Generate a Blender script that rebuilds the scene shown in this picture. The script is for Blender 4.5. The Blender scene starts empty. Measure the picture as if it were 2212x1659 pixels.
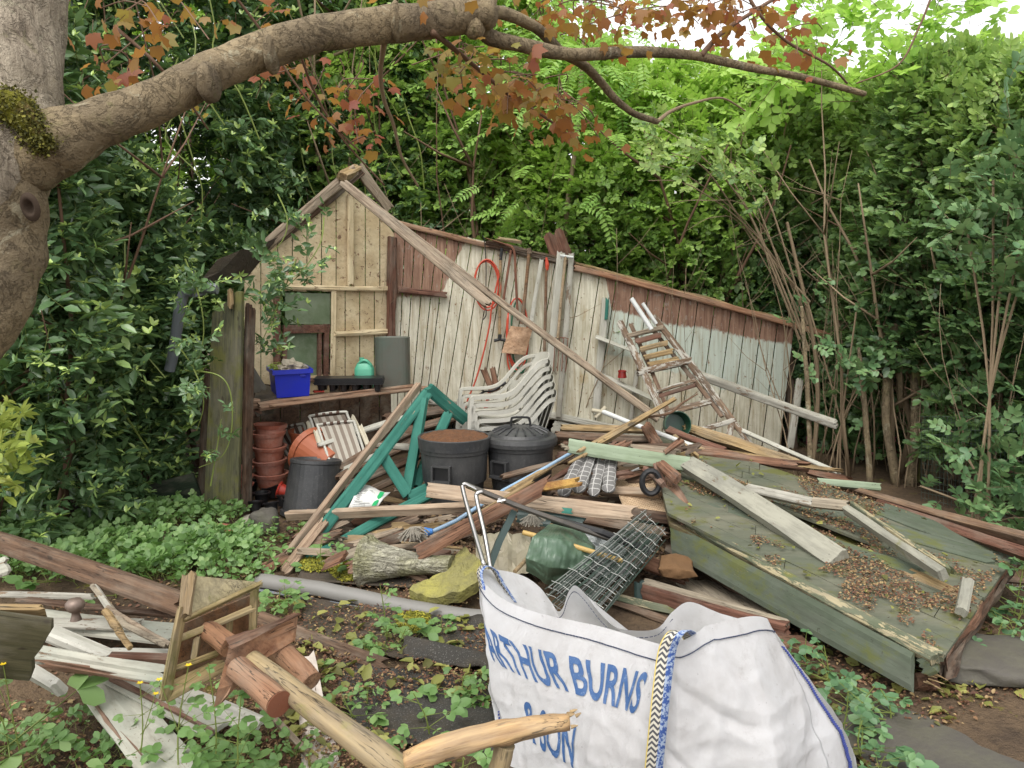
import bpy, math, random
import numpy as np
from mathutils import Vector, Matrix, noise
R = math.radians
rnd = random.Random(7)
rng = np.random.default_rng(11)
scene = bpy.context.scene
COL = scene.collection

# ------------------------------------------------------------------ camera, sky, sun, exposure
FOC, PIT, EYE = 1703.0, R(7.0), 1.6          # focal length for a 2212 px wide picture
cam = bpy.data.cameras.new("camera")
cam.sensor_width = 36.0
cam.lens = 36.0 * FOC / 2212.0
cam.clip_end = 600
cam.clip_start = 0.05
cam_o = bpy.data.objects.new("camera", cam)
COL.objects.link(cam_o)
cam_o.location = (0, 0, EYE)
cam_o.rotation_euler = (R(90) - PIT, 0, 0)
scene.camera = cam_o
SUN_EL, SUN_AZ = R(62), R(205)               # high veiled sun behind the camera
world = bpy.data.worlds.new("World")
scene.world = world
world.use_nodes = True
wn, wl = world.node_tree.nodes, world.node_tree.links
wn.clear()
sky = wn.new("ShaderNodeTexSky")
sky.sky_type = 'NISHITA'
sky.sun_disc = False
sky.sun_elevation = SUN_EL
sky.sun_rotation = SUN_AZ
sky.air_density = 1.0
sky.dust_density = 1.5
sky.ozone_density = 1.0
hs = wn.new("ShaderNodeHueSaturation")
hs.inputs["Saturation"].default_value = 0.03
bg = wn.new("ShaderNodeBackground")
bg.inputs["Strength"].default_value = 0.15
wo = wn.new("ShaderNodeOutputWorld")
wl.new(sky.outputs[0], hs.inputs["Color"])
wl.new(hs.outputs[0], bg.inputs[0])
wl.new(bg.outputs[0], wo.inputs[0])
sun = bpy.data.lights.new("sun", 'SUN')
sun.energy = 0.95
sun.angle = R(50)
sun.color = (1.0, 0.94, 0.86)
sun_o = bpy.data.objects.new("sun", sun)
COL.objects.link(sun_o)
sd = Vector((math.sin(SUN_AZ) * math.cos(SUN_EL), math.cos(SUN_AZ) * math.cos(SUN_EL), math.sin(SUN_EL)))
sun_o.rotation_euler = sd.to_track_quat('Z', 'Y').to_euler()
scene.view_settings.view_transform = 'Standard'
scene.view_settings.look = 'None'
scene.view_settings.exposure = 1.28
scene.view_settings.gamma = 1.0
scene.render.engine = 'CYCLES'
scene.cycles.use_denoising = True
scene.cycles.max_bounces = 9
scene.cycles.diffuse_bounces = 6
scene.cycles.glossy_bounces = 2
scene.cycles.transmission_bounces = 6
scene.cycles.transparent_max_bounces = 6
scene.cycles.caustics_reflective = False
scene.cycles.caustics_refractive = False

# ------------------------------------------------------------------ survey helpers: photo measurements to world points
CP, SP = math.cos(PIT), math.sin(PIT)
def ray(u, v):
    x = (u - 1106) / FOC; y = (829.5 - v) / FOC
    return Vector((x, y * SP + CP, y * CP - SP))
def P(u, v, Y):
    d = ray(u, v); return Vector((0, 0, EYE)) + d * (Y / d.y)
def PZ(u, v, Z):
    d = ray(u, v); return Vector((0, 0, EYE)) + d * ((Z - EYE) / d.z)
class Pl:
    """upright wall plane through two ground points, leaning back by `lean`"""
    def __init__(s, a, b, lean=0.0):
        s.a = Vector((a[0], a[1], 0)); s.x = (Vector((b[0], b[1], 0)) - s.a).normalized()
        n = Vector((s.x.y, -s.x.x, 0))           # towards the camera
        s.up = (Vector((0, 0, 1)) - n * math.tan(lean)).normalized()
        s.n = s.x.cross(s.up); s.n = s.n if s.n.y < 0 else -s.n
    def hit(s, u, v, off=0.0):
        d = ray(u, v); o = Vector((0, 0, EYE)); a = s.a + s.n * off
        return o + d * ((a - o).dot(s.n) / d.dot(s.n))

# ------------------------------------------------------------------ object helpers
def tag(o, label=None, cat=None, grp=None, kind=None):
    if label: o['label'] = label
    if cat: o['category'] = cat
    if grp: o['group'] = grp
    if kind: o['kind'] = kind
    return o
def thing(name, label, cat, loc, grp=None):
    o = bpy.data.objects.new(name, None)
    COL.objects.link(o)
    o.location = loc
    o.empty_display_size = 0.1
    return tag(o, label, cat, grp)
def wloc(o):
    l = Vector((0, 0, 0))
    while o: l += o.location; o = o.parent
    return l
def put(name, V, F, mat, par=None, org=None, smooth=False, attrs=None):
    """mesh from world coordinates; origin at org (or the parent's place)"""
    V = np.asarray([tuple(v) for v in V] if not isinstance(V, np.ndarray) else V, dtype=np.float64)
    if org is None: org = Vector((0, 0, 0)) if par else Vector((V[:, 0].mean(), V[:, 1].mean(), V[:, 2].min()))
    else: org = Vector(org)
    if par:
        pl = wloc(par)
        if org.length == 0: org = pl
    V = V - np.array(org)
    me = bpy.data.meshes.new(name)
    if isinstance(F, np.ndarray):
        nv, k = F.shape
        me.vertices.add(len(V)); me.vertices.foreach_set('co', V.astype(np.float32).ravel())
        me.loops.add(nv * k); me.loops.foreach_set('vertex_index', F.astype(np.int32).ravel())
        me.polygons.add(nv); me.polygons.foreach_set('loop_start', np.arange(0, nv * k, k, dtype=np.int32))
        me.update(calc_edges=True)
    else:
        me.from_pydata([tuple(v) for v in V], [], F)
        me.update()
    if attrs:
        for an, av in attrs.items():
            a = me.attributes.new(an, 'FLOAT', 'POINT')
            a.data.foreach_set('value', np.asarray(av, dtype=np.float32))
    if smooth:
        me.polygons.foreach_set('use_smooth', np.ones(len(me.polygons), dtype=bool))
    me.materials.append(mat)
    o = bpy.data.objects.new(name, me)
    COL.objects.link(o)
    if par:
        o.parent = par; o.location = org - pl
    else:
        o.location = org
    return o
class MB:
    def __init__(s): s.V = []; s.F = []
    def add(s, V, F):
        b = len(s.V); s.V += [tuple(v) for v in V]; s.F += [tuple(i + b for i in f) for f in F]; return s
    def box(s, c, dx, dy, dz):
        """box about centre c with half-axis vectors"""
        c, dx, dy, dz = map(Vector, (c, dx, dy, dz))
        V = [c + dx * a + dy * b + dz * e for e in (-1, 1) for b in (-1, 1) for a in (-1, 1)]
        return s.add(V, [(0, 2, 3, 1), (4, 5, 7, 6), (0, 1, 5, 4), (2, 6, 7, 3), (0, 4, 6, 2), (1, 3, 7, 5)])
    def tube(s, pts, r, n=8, cap=True, sq=1.0, wob=0.0, seed=0):
        pts = [Vector(p) for p in pts]
        if not hasattr(r, '__len__'): r = [r] * len(pts)
        V = []; F = []; up = None
        for i, p in enumerate(pts):
            t = (pts[min(i + 1, len(pts) - 1)] - pts[max(i - 1, 0)]).normalized()
            if up is None: up = Vector((0, 0, 1)) if abs(t.z) < 0.9 else Vector((0, 1, 0))
            a = t.cross(up).normalized(); up = a.cross(t).normalized()
            for k in range(n):
                th = 2 * math.pi * k / n
                rr = r[i]
                if wob:
                    rr *= 1 + wob * noise.noise(Vector((math.cos(th) * 1.3 + seed, math.sin(th) * 1.3, i * 0.31)))
                V.append(p + (a * math.cos(th) + up * math.sin(th) * sq) * rr)
        for i in range(len(pts) - 1):
            for k in range(n):
                F.append((i * n + k, i * n + (k + 1) % n, (i + 1) * n + (k + 1) % n, (i + 1) * n + k))
        if cap:
            F.append(tuple(range(n - 1, -1, -1))); F.append(tuple(range((len(pts) - 1) * n, len(pts) * n)))
        return s.add(V, F)
    def lathe(s, c, prof, n=32, M=None, cap0=False, cap1=False, a0=0, a1=2 * math.pi):
        c = Vector(c); full = abs(a1 - a0 - 2 * math.pi) < 1e-6; m = n if full else n + 1
        V = []
        for (r, z) in prof:
            for k in range(m):
                th = a0 + (a1 - a0) * k / n
                p = Vector((r * math.cos(th), r * math.sin(th), z))
                V.append(c + (M @ p if M else p))
        F = []
        for i in range(len(prof) - 1):
            for k in range(n if full else n):
                k2 = (k + 1) % m
                F.append((i * m + k, i * m + k2, (i + 1) * m + k2, (i + 1) * m + k))
        if cap0: F.append(tuple(range(m - 1, -1, -1)))
        if cap1: F.append(tuple(range((len(prof) - 1) * m, len(prof) * m)))
        return s.add(V, F)
    def grid(s, G, thick=0.0, nrm=None):
        """G rows of points; optional thickness along -nrm"""
        r, c = len(G), len(G[0]); V = [p for row in G for p in row]
        F = [(i * c + j, i * c + j + 1, (i + 1) * c + j + 1, (i + 1) * c + j) for i in range(r - 1) for j in range(c - 1)]
        if thick:
            n = len(V); nv = Vector(nrm).normalized() * thick
            V += [Vector(p) - nv for p in V]
            F += [tuple(x + n for x in reversed(f)) for f in F[:]]
            ring = [j for j in range(c)] + [i * c + c - 1 for i in range(1, r)] + [(r - 1) * c + j for j in range(c - 2, -1, -1)] + [i * c for i in range(r - 2, 0, -1)]
            for k in range(len(ring)):
                a, b = ring[k], ring[(k + 1) % len(ring)]
                F.append((b, a, a + n, b + n))
        return s.add(V, F)
    def build(s, name, mat, par=None, org=None, smooth=False):
        return put(name, s.V, s.F, mat, par, org, smooth)
def smooth_path(pts, k=6):
    """Catmull-Rom through points"""
    pts = [Vector(p) for p in pts]; out = []
    for i in range(len(pts) - 1):
        p0 = pts[max(i - 1, 0)]; p1 = pts[i]; p2 = pts[i + 1]; p3 = pts[min(i + 2, len(pts) - 1)]
        for j in range(k):
            t = j / k
            out.append(0.5 * ((2 * p1) + (p2 - p0) * t + (2 * p0 - 5 * p1 + 4 * p2 - p3) * t * t + (3 * p1 - p0 - 3 * p2 + p3) * t ** 3))
    out.append(pts[-1]); return out
def lerp_list(vals, m):
    x = np.linspace(0, len(vals) - 1, m); return list(np.interp(x, range(len(vals)), vals))

# ------------------------------------------------------------------ materials
def C(h):
    h = h.lstrip('#'); c = [int(h[i:i + 2], 16) / 255 for i in (0, 2, 4)]
    return tuple(((x / 12.92) if x <= 0.04045 else ((x + 0.055) / 1.055) ** 2.4) for x in c) + (1,)
class NT:
    def __init__(s, name):
        s.m = bpy.data.materials.new(name); s.m.use_nodes = True
        s.n = s.m.node_tree.nodes; s.l = s.m.node_tree.links; s.n.clear()
        s.out = s.n.new("ShaderNodeOutputMaterial"); s.b = s.n.new("ShaderNodeBsdfPrincipled")
        s.l.new(s.b.outputs[0], s.out.inputs[0])
        tc = s.n.new("ShaderNodeTexCoord"); oi = s.n.new("ShaderNodeObjectInfo")
        mul = s.n.new("ShaderNodeMath"); mul.operation = 'MULTIPLY'; mul.inputs[1].default_value = 53.0
        s.l.new(oi.outputs["Random"], mul.inputs[0])
        va = s.n.new("ShaderNodeVectorMath"); va.operation = 'ADD'
        s.l.new(tc.outputs["Object"], va.inputs[0]); s.l.new(mul.outputs[0], va.inputs[1])
        s.v = va.outputs[0]; s.raw = tc.outputs["Object"]
    def setv(s, inp, val):
        if hasattr(val, 'default_value') or hasattr(val, 'links'): s.l.new(val, inp)
        else: inp.default_value = val
    def noise(s, sc=(1, 1, 1), scale=5, detail=4, rough=.6, dist=0, off=0):
        mp = s.n.new("ShaderNodeMapping"); mp.inputs["Scale"].default_value = sc
        mp.inputs["Location"].default_value = (off, off * .7, off * 1.3)
        s.l.new(s.v, mp.inputs[0])
        t = s.n.new("ShaderNodeTexNoise"); t.inputs["Scale"].default_value = scale
        t.inputs["Detail"].default_value = detail; t.inputs["Roughness"].default_value = rough
        t.inputs["Distortion"].default_value = dist
        s.l.new(mp.outputs[0], t.inputs["Vector"]); return t.outputs["Fac"]
    def step(s, f, a, b):
        r = s.n.new("ShaderNodeMapRange"); r.inputs["From Min"].default_value = a; r.inputs["From Max"].default_value = b
        s.l.new(f, r.inputs["Value"]); return r.outputs[0]
    def math(s, op, a, b=0.5):
        m = s.n.new("ShaderNodeMath"); m.operation = op
        s.setv(m.inputs[0], a); s.setv(m.inputs[1], b); return m.outputs[0]
    def mix(s, f, a, b, mode='MIX'):
        m = s.n.new("ShaderNodeMix"); m.data_type = 'RGBA'; m.blend_type = mode
        s.setv(m.inputs[0], f); s.setv(m.inputs[6], a); s.setv(m.inputs[7], b); return m.outputs[2]
    def attr(s, name):
        a = s.n.new("ShaderNodeAttribute"); a.attribute_name = name; return a.outputs["Fac"]
    def fin(s, col, rough=.7, bump=None, bs=.4, bd=.005, metal=0, spec=.5):
        s.setv(s.b.inputs["Base Color"], col); s.setv(s.b.inputs["Roughness"], rough)
        s.b.inputs["Metallic"].default_value = metal; s.b.inputs["Specular IOR Level"].default_value = spec
        if bump is not None:
            b = s.n.new("ShaderNodeBump"); b.inputs["Strength"].default_value = bs; b.inputs["Distance"].default_value = bd
            s.l.new(bump, b.inputs["Height"]); s.l.new(b.outputs[0], s.b.inputs["Normal"])
        return s.m
def m_wood(name, c1, c2, paint=None, pamt=.55, paint2=None, moss=0.0, mossc='6a6a26', dirt=.45, dirtc='241a12', rough=.8, gs=1.0, spots=.5):
    """bare grain c1..c2, optional paint that has flaked off where the noise is high"""
    t = NT(name)
    g = t.noise((1.6, 26, 26), 1.6 * gs, 6, .65, .6)
    g2 = t.noise((5, 90, 90), 1.2 * gs, 3, .6, 0, 3)
    gg = t.math('ADD', t.math('MULTIPLY', g, .65), t.math('MULTIPLY', g2, .35))
    col = t.mix(t.step(gg, .36, .62), C(c1), C(c2))
    bl = t.noise((1, 2, 2), 4.5, 4, .6, 0, 7)
    col = t.mix(t.math('MULTIPLY', t.step(bl, .5, .75), dirt), col, C(dirtc))
    kn = t.noise((4, 9, 9), 2.4, 1, .5, 0, 21)
    col = t.mix(t.math('MULTIPLY', t.step(kn, .71, .76), .7), col, C(dirtc))
    ck = t.math('ABSOLUTE', t.math('SUBTRACT', t.noise((.7, 22, 22), 2.2, 3, .6, .25, 41), .5))
    cm = t.math('MULTIPLY', t.step(ck, .014, .004), t.step(t.noise((1, 2, 2), 3, 2, .5, 0, 44), .42, .55))
    col = t.mix(t.math('MULTIPLY', cm, .85), col, C('17110c'))
    wth = t.step(t.noise((1.2, 3, 3), 2.6, 5, .65, 0, 51), .45, .68)
    col = t.mix(t.math('MULTIPLY', wth, .4), col, C('8c8578'))
    bump = t.math('SUBTRACT', gg, t.math('MULTIPLY', cm, .6))
    if paint:
        pn = t.math('ADD', t.math('MULTIPLY', t.noise((1.2, 4, 4), 5, 7, .72, .3, 11), .8), t.math('MULTIPLY', g2, .2))
        pm = t.step(pn, pamt, pamt + .025)          # 0 painted, 1 bare
        pc = C(paint)
        if paint2: pc = t.mix(t.step(t.noise((1, 1.5, 1.5), 3, 4, .6, 0, 15), .4, .62), C(paint), C(paint2))
        pc = t.mix(t.math('MULTIPLY', t.step(t.noise((2, 10, 10), 3, 6, .7, 0, 19), .45, .8), dirt), pc, C(dirtc))
        if spots: pc = t.mix(t.math('MULTIPLY', t.step(t.noise((1, 1, 1), 38, 3, .7, 0, 5), .66, .7), spots), pc, C(dirtc))
        col = t.mix(pm, pc, col)
        bump = t.math('ADD', t.math('MULTIPLY', gg, .5), t.math('MULTIPLY', pm, -.35))
    if moss:
        mm = t.step(t.noise((1, 1.5, 1.5), 4, 6, .7, 0, 31), .62 - moss * .3, .7 - moss * .2)
        col = t.mix(t.math('MULTIPLY', mm, .75), col, C(mossc))
    return t.fin(col, rough, bump, .55, .006, spec=.3)
def m_plain(name, c, rough=.5, dirt=.2, dirtc='4a4034', ds=6, metal=0, bump=.15, c2=None, spec=.5, speck=0, speckc='cccccc', fine=60):
    t = NT(name)
    col = C(c)
    if c2: col = t.mix(t.step(t.noise(scale=ds * .6, detail=5, off=2), .4, .62), C(c), C(c2))
    if dirt: col = t.mix(t.math('MULTIPLY', t.step(t.noise(scale=ds, detail=7, rough=.72), .45, .78), dirt), col, C(dirtc))
    if speck: col = t.mix(t.math('MULTIPLY', t.step(t.noise(scale=fine * 1.5, detail=2, off=8), .62, .66), speck), col, C(speckc))
    b = t.math('ADD', t.noise(scale=fine, detail=3, off=4), t.math('MULTIPLY', t.noise(scale=8, detail=5, off=9), 2.0))
    return t.fin(col, rough, b, bump, .01, metal, spec)
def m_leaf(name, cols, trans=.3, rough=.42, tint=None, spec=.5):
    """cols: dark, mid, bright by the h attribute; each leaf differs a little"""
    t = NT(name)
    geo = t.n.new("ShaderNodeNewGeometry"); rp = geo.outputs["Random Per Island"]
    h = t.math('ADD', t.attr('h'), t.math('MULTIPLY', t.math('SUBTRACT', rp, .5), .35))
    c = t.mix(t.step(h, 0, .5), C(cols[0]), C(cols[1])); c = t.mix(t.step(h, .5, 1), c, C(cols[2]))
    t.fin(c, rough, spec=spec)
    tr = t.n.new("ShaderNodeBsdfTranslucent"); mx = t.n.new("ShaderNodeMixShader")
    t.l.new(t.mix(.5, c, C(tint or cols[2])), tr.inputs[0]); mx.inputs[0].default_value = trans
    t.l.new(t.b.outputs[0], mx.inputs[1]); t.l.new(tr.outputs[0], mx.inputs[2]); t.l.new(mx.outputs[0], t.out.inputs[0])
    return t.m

W_PINK = m_wood('pink sawn wood', '84705c', 'b09c86', dirt=.5)
W_BROWN = m_wood('old brown wood', '463429', '7a6350', dirt=.55)
W_DARK = m_wood('dark creosoted wood and shelf shade', '2e211a', '5a4434', dirt=.6)
W_RED = m_wood('red brown stained wood', '50342a', '7c5848', dirt=.5)
W_BATT = m_wood('weathered rafter wood', '6c5b4b', 'a39480', dirt=.5)
W_SPL = m_wood('splintered tan wood', '77603f', 'a89069', dirt=.45)
W_GREY = m_wood('grey weathered wood', '6a6052', '9c917e', dirt=.4)
W_LOG = m_wood('smooth log wood', '7a654a', 'a58d6c', dirt=.4, gs=.7, moss=.15, mossc='7a7a48')
W_LOG2 = m_wood('reddish log wood', '6e4a36', 'a0785a', dirt=.4, gs=.6)
W_ROT = m_wood('rotten red wood', '4c3226', '8a6650', dirt=.6)
W_CREAM = m_wood('flaking cream paint', '6a4a38', '8c6c54', 'd4c4a2', .58, 'bfab88', dirt=.38, dirtc='5c4030', spots=.8)
W_WHITE = m_wood('flaking white paint', '5c4c40', '84725f', 'aaa79c', .55, '928f84', dirt=.42, dirtc='4c4438')
W_WHITE2 = m_wood('dirty white paint', '6b5848', '988470', 'aaa89c', .62, 'b8b6ac', dirt=.38, dirtc='5a5244', spots=.7)
W_BOARD = m_wood('white board paint', '6c5444', '8c745c', 'b8b6a8', .60, 'a0a296', dirt=.5, dirtc='5a4a3a', spots=.7)
W_LGREEN = m_wood('pale green paint', '6a4e3a', '8c745c', '8f9c86', .64, '829076', dirt=.3, dirtc='3c3c30', spots=.8)
W_TEAL = m_wood('teal paint', '6a5646', 'a08c76', '2c6458', .63, '3a7466', dirt=.25, dirtc='234a40', spots=.4)
W_TEALW = m_wood('mostly bare teal timber', '6b5544', 'a6907a', '3a7c6e', .34, dirt=.3)
W_GREEN = m_wood('mossy green paint', '5c5a40', '7a765c', '50594a', .62, '5e6458', moss=.35, mossc='5c602e', dirt=.45, dirtc='2a2a20')
W_STRIP = m_wood('peeling grey green paint', '8c8468', 'a89c7c', '59604c', .50, '6a6c5a', dirt=.4, dirtc='2c2a22', moss=.15)
W_DIRTY = m_wood('grimy white paint', '5c4e40', '847562', '989688', .60, '86857a', dirt=.55, dirtc='46403a', spots=.8, moss=.06)
W_POST = m_wood('algae green post wood', '45463a', '6d6c4c', dirt=.4, moss=.5, mossc='6c6c38')
W_LADD = m_wood('paint splashed ladder wood', '4a3a2e', '7c6652', 'a8a49a', .47, dirt=.4, dirtc='3a2c22', spots=.9)
W_BIRD = m_wood('algae stained table wood', '776444', 'a8946a', dirt=.4, moss=.4, mossc='666434')
W_SHELF = m_wood('pinkish shelf wood', '6c5040', '9c7e66', dirt=.5)
PL_BLUE = m_plain('blue plastic', '1a2cb4', .4, .35, '3a4480', bump=.03)
PL_BLACK = m_plain('black plastic', '2e2f31', .48, .35, '6a6866', ds=5, bump=.08, speck=.12, speckc='8a8880', c2='3a3a3a')
PL_POT = m_plain('black pot plastic', '1b1b1d', .35, .2, '5a5856', bump=.04)
PL_WHITE = m_plain('off white chair plastic', 'b2b0a6', .4, .45, '8a8676', ds=9, bump=.04, speck=.2, speckc='7a7a70')
PL_GREY = m_plain('grey plastic', '7d7b77', .45, .3, '6a645c', ds=7, bump=.05)
PL_GREYD = m_plain('slate grey plastic', '70757c', .4, .25, '3a3c3e', bump=.05)
PL_MINT = m_plain('mint green plastic', '58a98a', .35, .12, '3c6a58', bump=.03)
PL_RED = m_plain('red plastic', 'b03a2c', .35, .2, '6a3026', bump=.03)
PL_DRED = m_plain('dark red plastic', '8a2620', .3, .2, '4a1a16', bump=.03)
TERRA = m_plain('terracotta', 'b06e58', .75, .5, 'cfb8ac', ds=7, bump=.15, c2='96523e')
TERRA2 = m_plain('orange terracotta plastic', 'a05a3c', .5, .25, '8a4a30', bump=.04)
RUST = m_plain('rusty steel', '6a4232', .75, .5, '3a241c', ds=20, bump=.3, c2='7e5440')
HOSE = m_plain('orange red hose', 'b8452e', .35, .1, '8a3020', bump=.02)
HOSEG = m_plain('green hose', '1f5a40', .4, .2, '16382a', bump=.02)
CABLE = m_plain('black cable', '1e1e20', .5, 0, bump=.02)
BLUEP = m_plain('pale blue pole', '8ba9c4', .35, .35, 'b0a898', ds=10, bump=.03)
BLUE2 = m_plain('blue mop socket', '3c78c0', .35, .1, bump=.02)
MOPC = m_plain('dirty cotton', '8e887c', .95, .5, '55504a', ds=25, bump=.4)
CHROME = m_plain('tubular chrome', 'b4b2b0', .28, .3, '7a6a5c', ds=20, metal=1, bump=.05)
TUBEG = m_plain('dull grey steel tube', '55524e', .45, .4, '6a5646', ds=14, metal=.6, bump=.1)
DGREEN = m_plain('dark green painted metal', '2c3f3c', .45, .2, '5a6058', bump=.05)
BUCKET = m_plain('dark green bucket plastic', '1c4632', .35, .1, bump=.03)
WIRE = m_plain('green coated wire', '27392f', .35, .35, '9aa09a', ds=12, bump=.02)
WIREG = m_plain('galvanised wire', '8a8c88', .4, .2, metal=.5, bump=.02)
ALU = m_plain('grey white painted pole', 'c4c6c4', .4, .25, '8a8478', ds=12, bump=.03)
STONE = m_plain('grey stone', '8a857a', .85, .5, '5c584e', ds=12, bump=.5, c2='a09a8a')
STONED = m_plain('dark slate stone', '4c4842', .75, .4, '6a6a50', ds=5, bump=.3)
BRICK = m_plain('pink brick', '9c6450', .85, .4, '6a4a3a', ds=14, bump=.4)
MOSSST = m_plain('moss covered stone', '858050', .95, .6, '6a6650', ds=9, bump=1.6, c2='a09a50', fine=40)
FELT = m_plain('black roofing felt', '35332f', .85, .6, '5c5040', ds=5, bump=.6, speck=.5, speckc='8c8a86', fine=110)
FELTB = m_plain('old brown felt', '4a4036', .85, .6, '5e5640', ds=6, bump=.8, c2='3a342c')
GLASS_D = m_plain('dirty glass with painted reflection', '76836a', .12, .6, '9aa090', ds=5, bump=.03, c2='5c6a50')  # grime, on a base colour lightened to stand in for reflection
PAPER = m_plain('white plastic sack', 'd6d6d2', .5, .2, '8a8274', ds=7, bump=.05)
SHEET = m_plain('yellowed plastic sheet', 'b0a892', .35, .4, '7a705c', ds=6, bump=.15)
BAGG = m_plain('green plastic bag', '4f6452', .28, .2, '8aa088', ds=9, bump=.15)
FOIL = m_plain('clear crumpled plastic', '8c9090', .2, .4, '4a4e4a', ds=14, bump=.5)
CUSH = m_plain('orange brown cushion', '6a4e32', .9, .4, '6a4c2a', ds=10, bump=.4)
BARKR = m_plain('crumbly bark', '8a6236', .9, .5, '4c3420', ds=20, bump=.9, c2='b08c4a', fine=50)
DIRT = m_plain('peat and needles', '5a3c26', .95, .5, '8c5a34', ds=25, bump=.9, fine=90)
COPPER = m_plain('dull copper pipe', 'a87a58', .5, .4, '6a5646', metal=.3, bump=.05)
METALG = m_plain('green grey sheet metal', '4e5a50', .5, .5, '5a463c', ds=4, bump=.05, c2='5a5a52')
WEBB = m_plain('cream webbing', 'a8a296', .8, .2, '8a8270', bump=.1)
WEBD = m_plain('brown webbing', '7c7064', .8, .2, '4a423a', bump=.1)
WEBK = m_plain('dark brown webbing', '4a352a', .8, .2, bump=.1)
BRASS = m_plain('tarnished knob metal', '7a6a60', .45, .4, '4a3e36', metal=.4, bump=.1)
PINKP = m_plain('pink petals', 'd87a8c', .6, 0, bump=.02)
YELL = m_plain('yellow petals', 'e0c020', .6, 0, bump=.02)
STEMM = m_plain('green stem', '6f7d3a', .6, .1, '5a4a2a', bump=.02)
TWIG = m_plain('brown twig bark', '6b5240', .85, .4, '4a3626', ds=20, bump=.3)
TWIGL = m_plain('pale twig bark', '8a7860', .85, .3, '5c4e3c', ds=20, bump=.3)
GREENC = m_plain('printed green', '1f9a5c', .5, 0, bump=.02)
GREYC = m_plain('printed grey', '9a9a98', .5, 0, bump=.02)
NAIL = m_plain('rusty nail', '4a403a', .6, .2, metal=.5, bump=.05)

# ------------------------------------------------------------------ planks
def plank(name, label, a, b, w, t, mat, cat='plank', n=None, j=(.012, .012), grp=None, par=None, bow=0.0, taper=1.0, skew=(0, 0), rough=.0025):
    """a worn board from a to b; n = where its wide face looks. Local x runs along the board."""
    a, b = Vector(a), Vector(b)
    ax = b - a; L = ax.length; ax.normalize(); wy, wz = rnd.uniform(-.007, .007) * L, rnd.uniform(-.006, .006) * L; tw = rnd.uniform(-.05, .05)
    if n is None:
        n = (Vector((0, 0, EYE)) - (a + b) / 2).normalized() + Vector((0, 0, .6))
    n = Vector(n); n = (n - ax * n.dot(ax)).normalized(); y = n.cross(ax)
    k = 6 if w > .05 else 4
    m = max(4, min(26, int(L / .09)))
    c = min(.006, w * .12, t * .3); V = []
    sd = rnd.random() * 90
    jt = [(rnd.uniform(-1, 1), rnd.uniform(-1, 1)) for _ in range(k + 1)]
    for i in range(m + 1):
        f = i / m; x0 = L * f
        ww = w * (1 + (taper - 1) * f)
        for side in (1, -1):
            for q in range(k + 1):
                e = q / k - .5; edge = q in (0, k)
                yy = e * ww; zz = side * (t / 2 - (c if edge else 0))
                x = x0
                if i == 0: x += jt[q][0] * j[0] + e * skew[0]
                if i == m: x += jt[q][1] * j[1] + e * skew[1]
                d = noise.noise(Vector((x * 3 + sd, q * .9, side))) * rough
                yy += d * (2 if edge else 0.3); zz += d * side + bow * 4 * f * (1 - f)
                V.append((x, yy + wy * 4 * f * (1 - f), zz + wz * 4 * f * (1 - f) + tw * f * e * ww))
    F = []; s = 2 * (k + 1)
    for i in range(m):
        o, p = i * s, (i + 1) * s
        for q in range(k):
            F.append((o + q, p + q, p + q + 1, o + q + 1))
            F.append((o + k + 1 + q, o + k + 2 + q, p + k + 2 + q, p + k + 1 + q))
        F.append((o, o + k + 1, p + k + 1, p)); F.append((o + k, p + k, p + 2 * k + 1, o + 2 * k + 1))
    for q in range(k):
        F.append((q, q + 1, q + k + 2, q + k + 1))
        e = m * s; F.append((e + q + 1, e + q, e + q + k + 1, e + q + k + 2))
    me = bpy.data.meshes.new(name); me.from_pydata(V, [], F); me.update(); me.materials.append(mat)
    o = bpy.data.objects.new(name, me); COL.objects.link(o)
    M = Matrix((ax, y, n)).transposed().to_4x4()
    o.matrix_basis = Matrix.Translation(a - (wloc(par) if par else Vector((0, 0, 0)))) @ M
    if par: o.parent = par
    elif label: tag(o, label, cat, grp)
    return o
def splinters(a, d, n, L, mat, par, name='splinters', r=.004):
    m = MB(); a = Vector(a); d = Vector(d).normalized()
    for _ in range(n):
        o = a + Vector((rnd.uniform(-1, 1), rnd.uniform(-1, 1), rnd.uniform(-1, 1))) * .025
        e = o + (d + Vector((rnd.uniform(-1, 1), rnd.uniform(-1, 1), rnd.uniform(-1, 1))) * .3) * L * rnd.uniform(.4, 1)
        m.tube([o, (o + e) / 2, e], [r, r * .8, r * .2], 4)
    return m.build(name, mat, par)
# ------------------------------------------------------------------ foliage kit
def rotm(d, up):
    d = d / np.linalg.norm(d, axis=-1, keepdims=True)
    z = up - d * (up * d).sum(-1, keepdims=True); z /= np.linalg.norm(z, axis=-1, keepdims=True) + 1e-9
    y = np.cross(z, d)
    return np.stack([d, y, z], axis=-1)
def T_leaf(w=.28, fold=.1, droop=.12, shape=(.3, .72, .8)):
    a, b, c = shape
    V = np.array([(0, 0, 0), (a, w, fold), (b, w * c, fold * .6 - droop * .4), (1, 0, -droop), (b, -w * c, fold * .6 - droop * .4), (a, -w, fold)], float)
    return V, np.array([(0, 5, 4, 3), (0, 3, 2, 1)])
def T_maple():
    V = [(0, 0, 0)]; F = []
    lobes = [(-100, .55), (-48, .85), (0, 1.0), (48, .85), (100, .55)]
    ang = [-140, -76, -26, 26, 76, 140]; nr = [.22, .55, .64, .64, .55, .22]
    for a, r in zip(ang, nr): V.append((r * math.cos(R(a)) + .12, r * math.sin(R(a)), .02))
    for a, r in lobes: V.append((r * math.cos(R(a)) + .12, r * math.sin(R(a)), -.14 * r))
    for i in range(5): F.append((0, 1 + i, 7 + i, 2 + i))
    # shoulders: each lobe gets a broad side
    return np.array(V, float), np.array(F)
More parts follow.
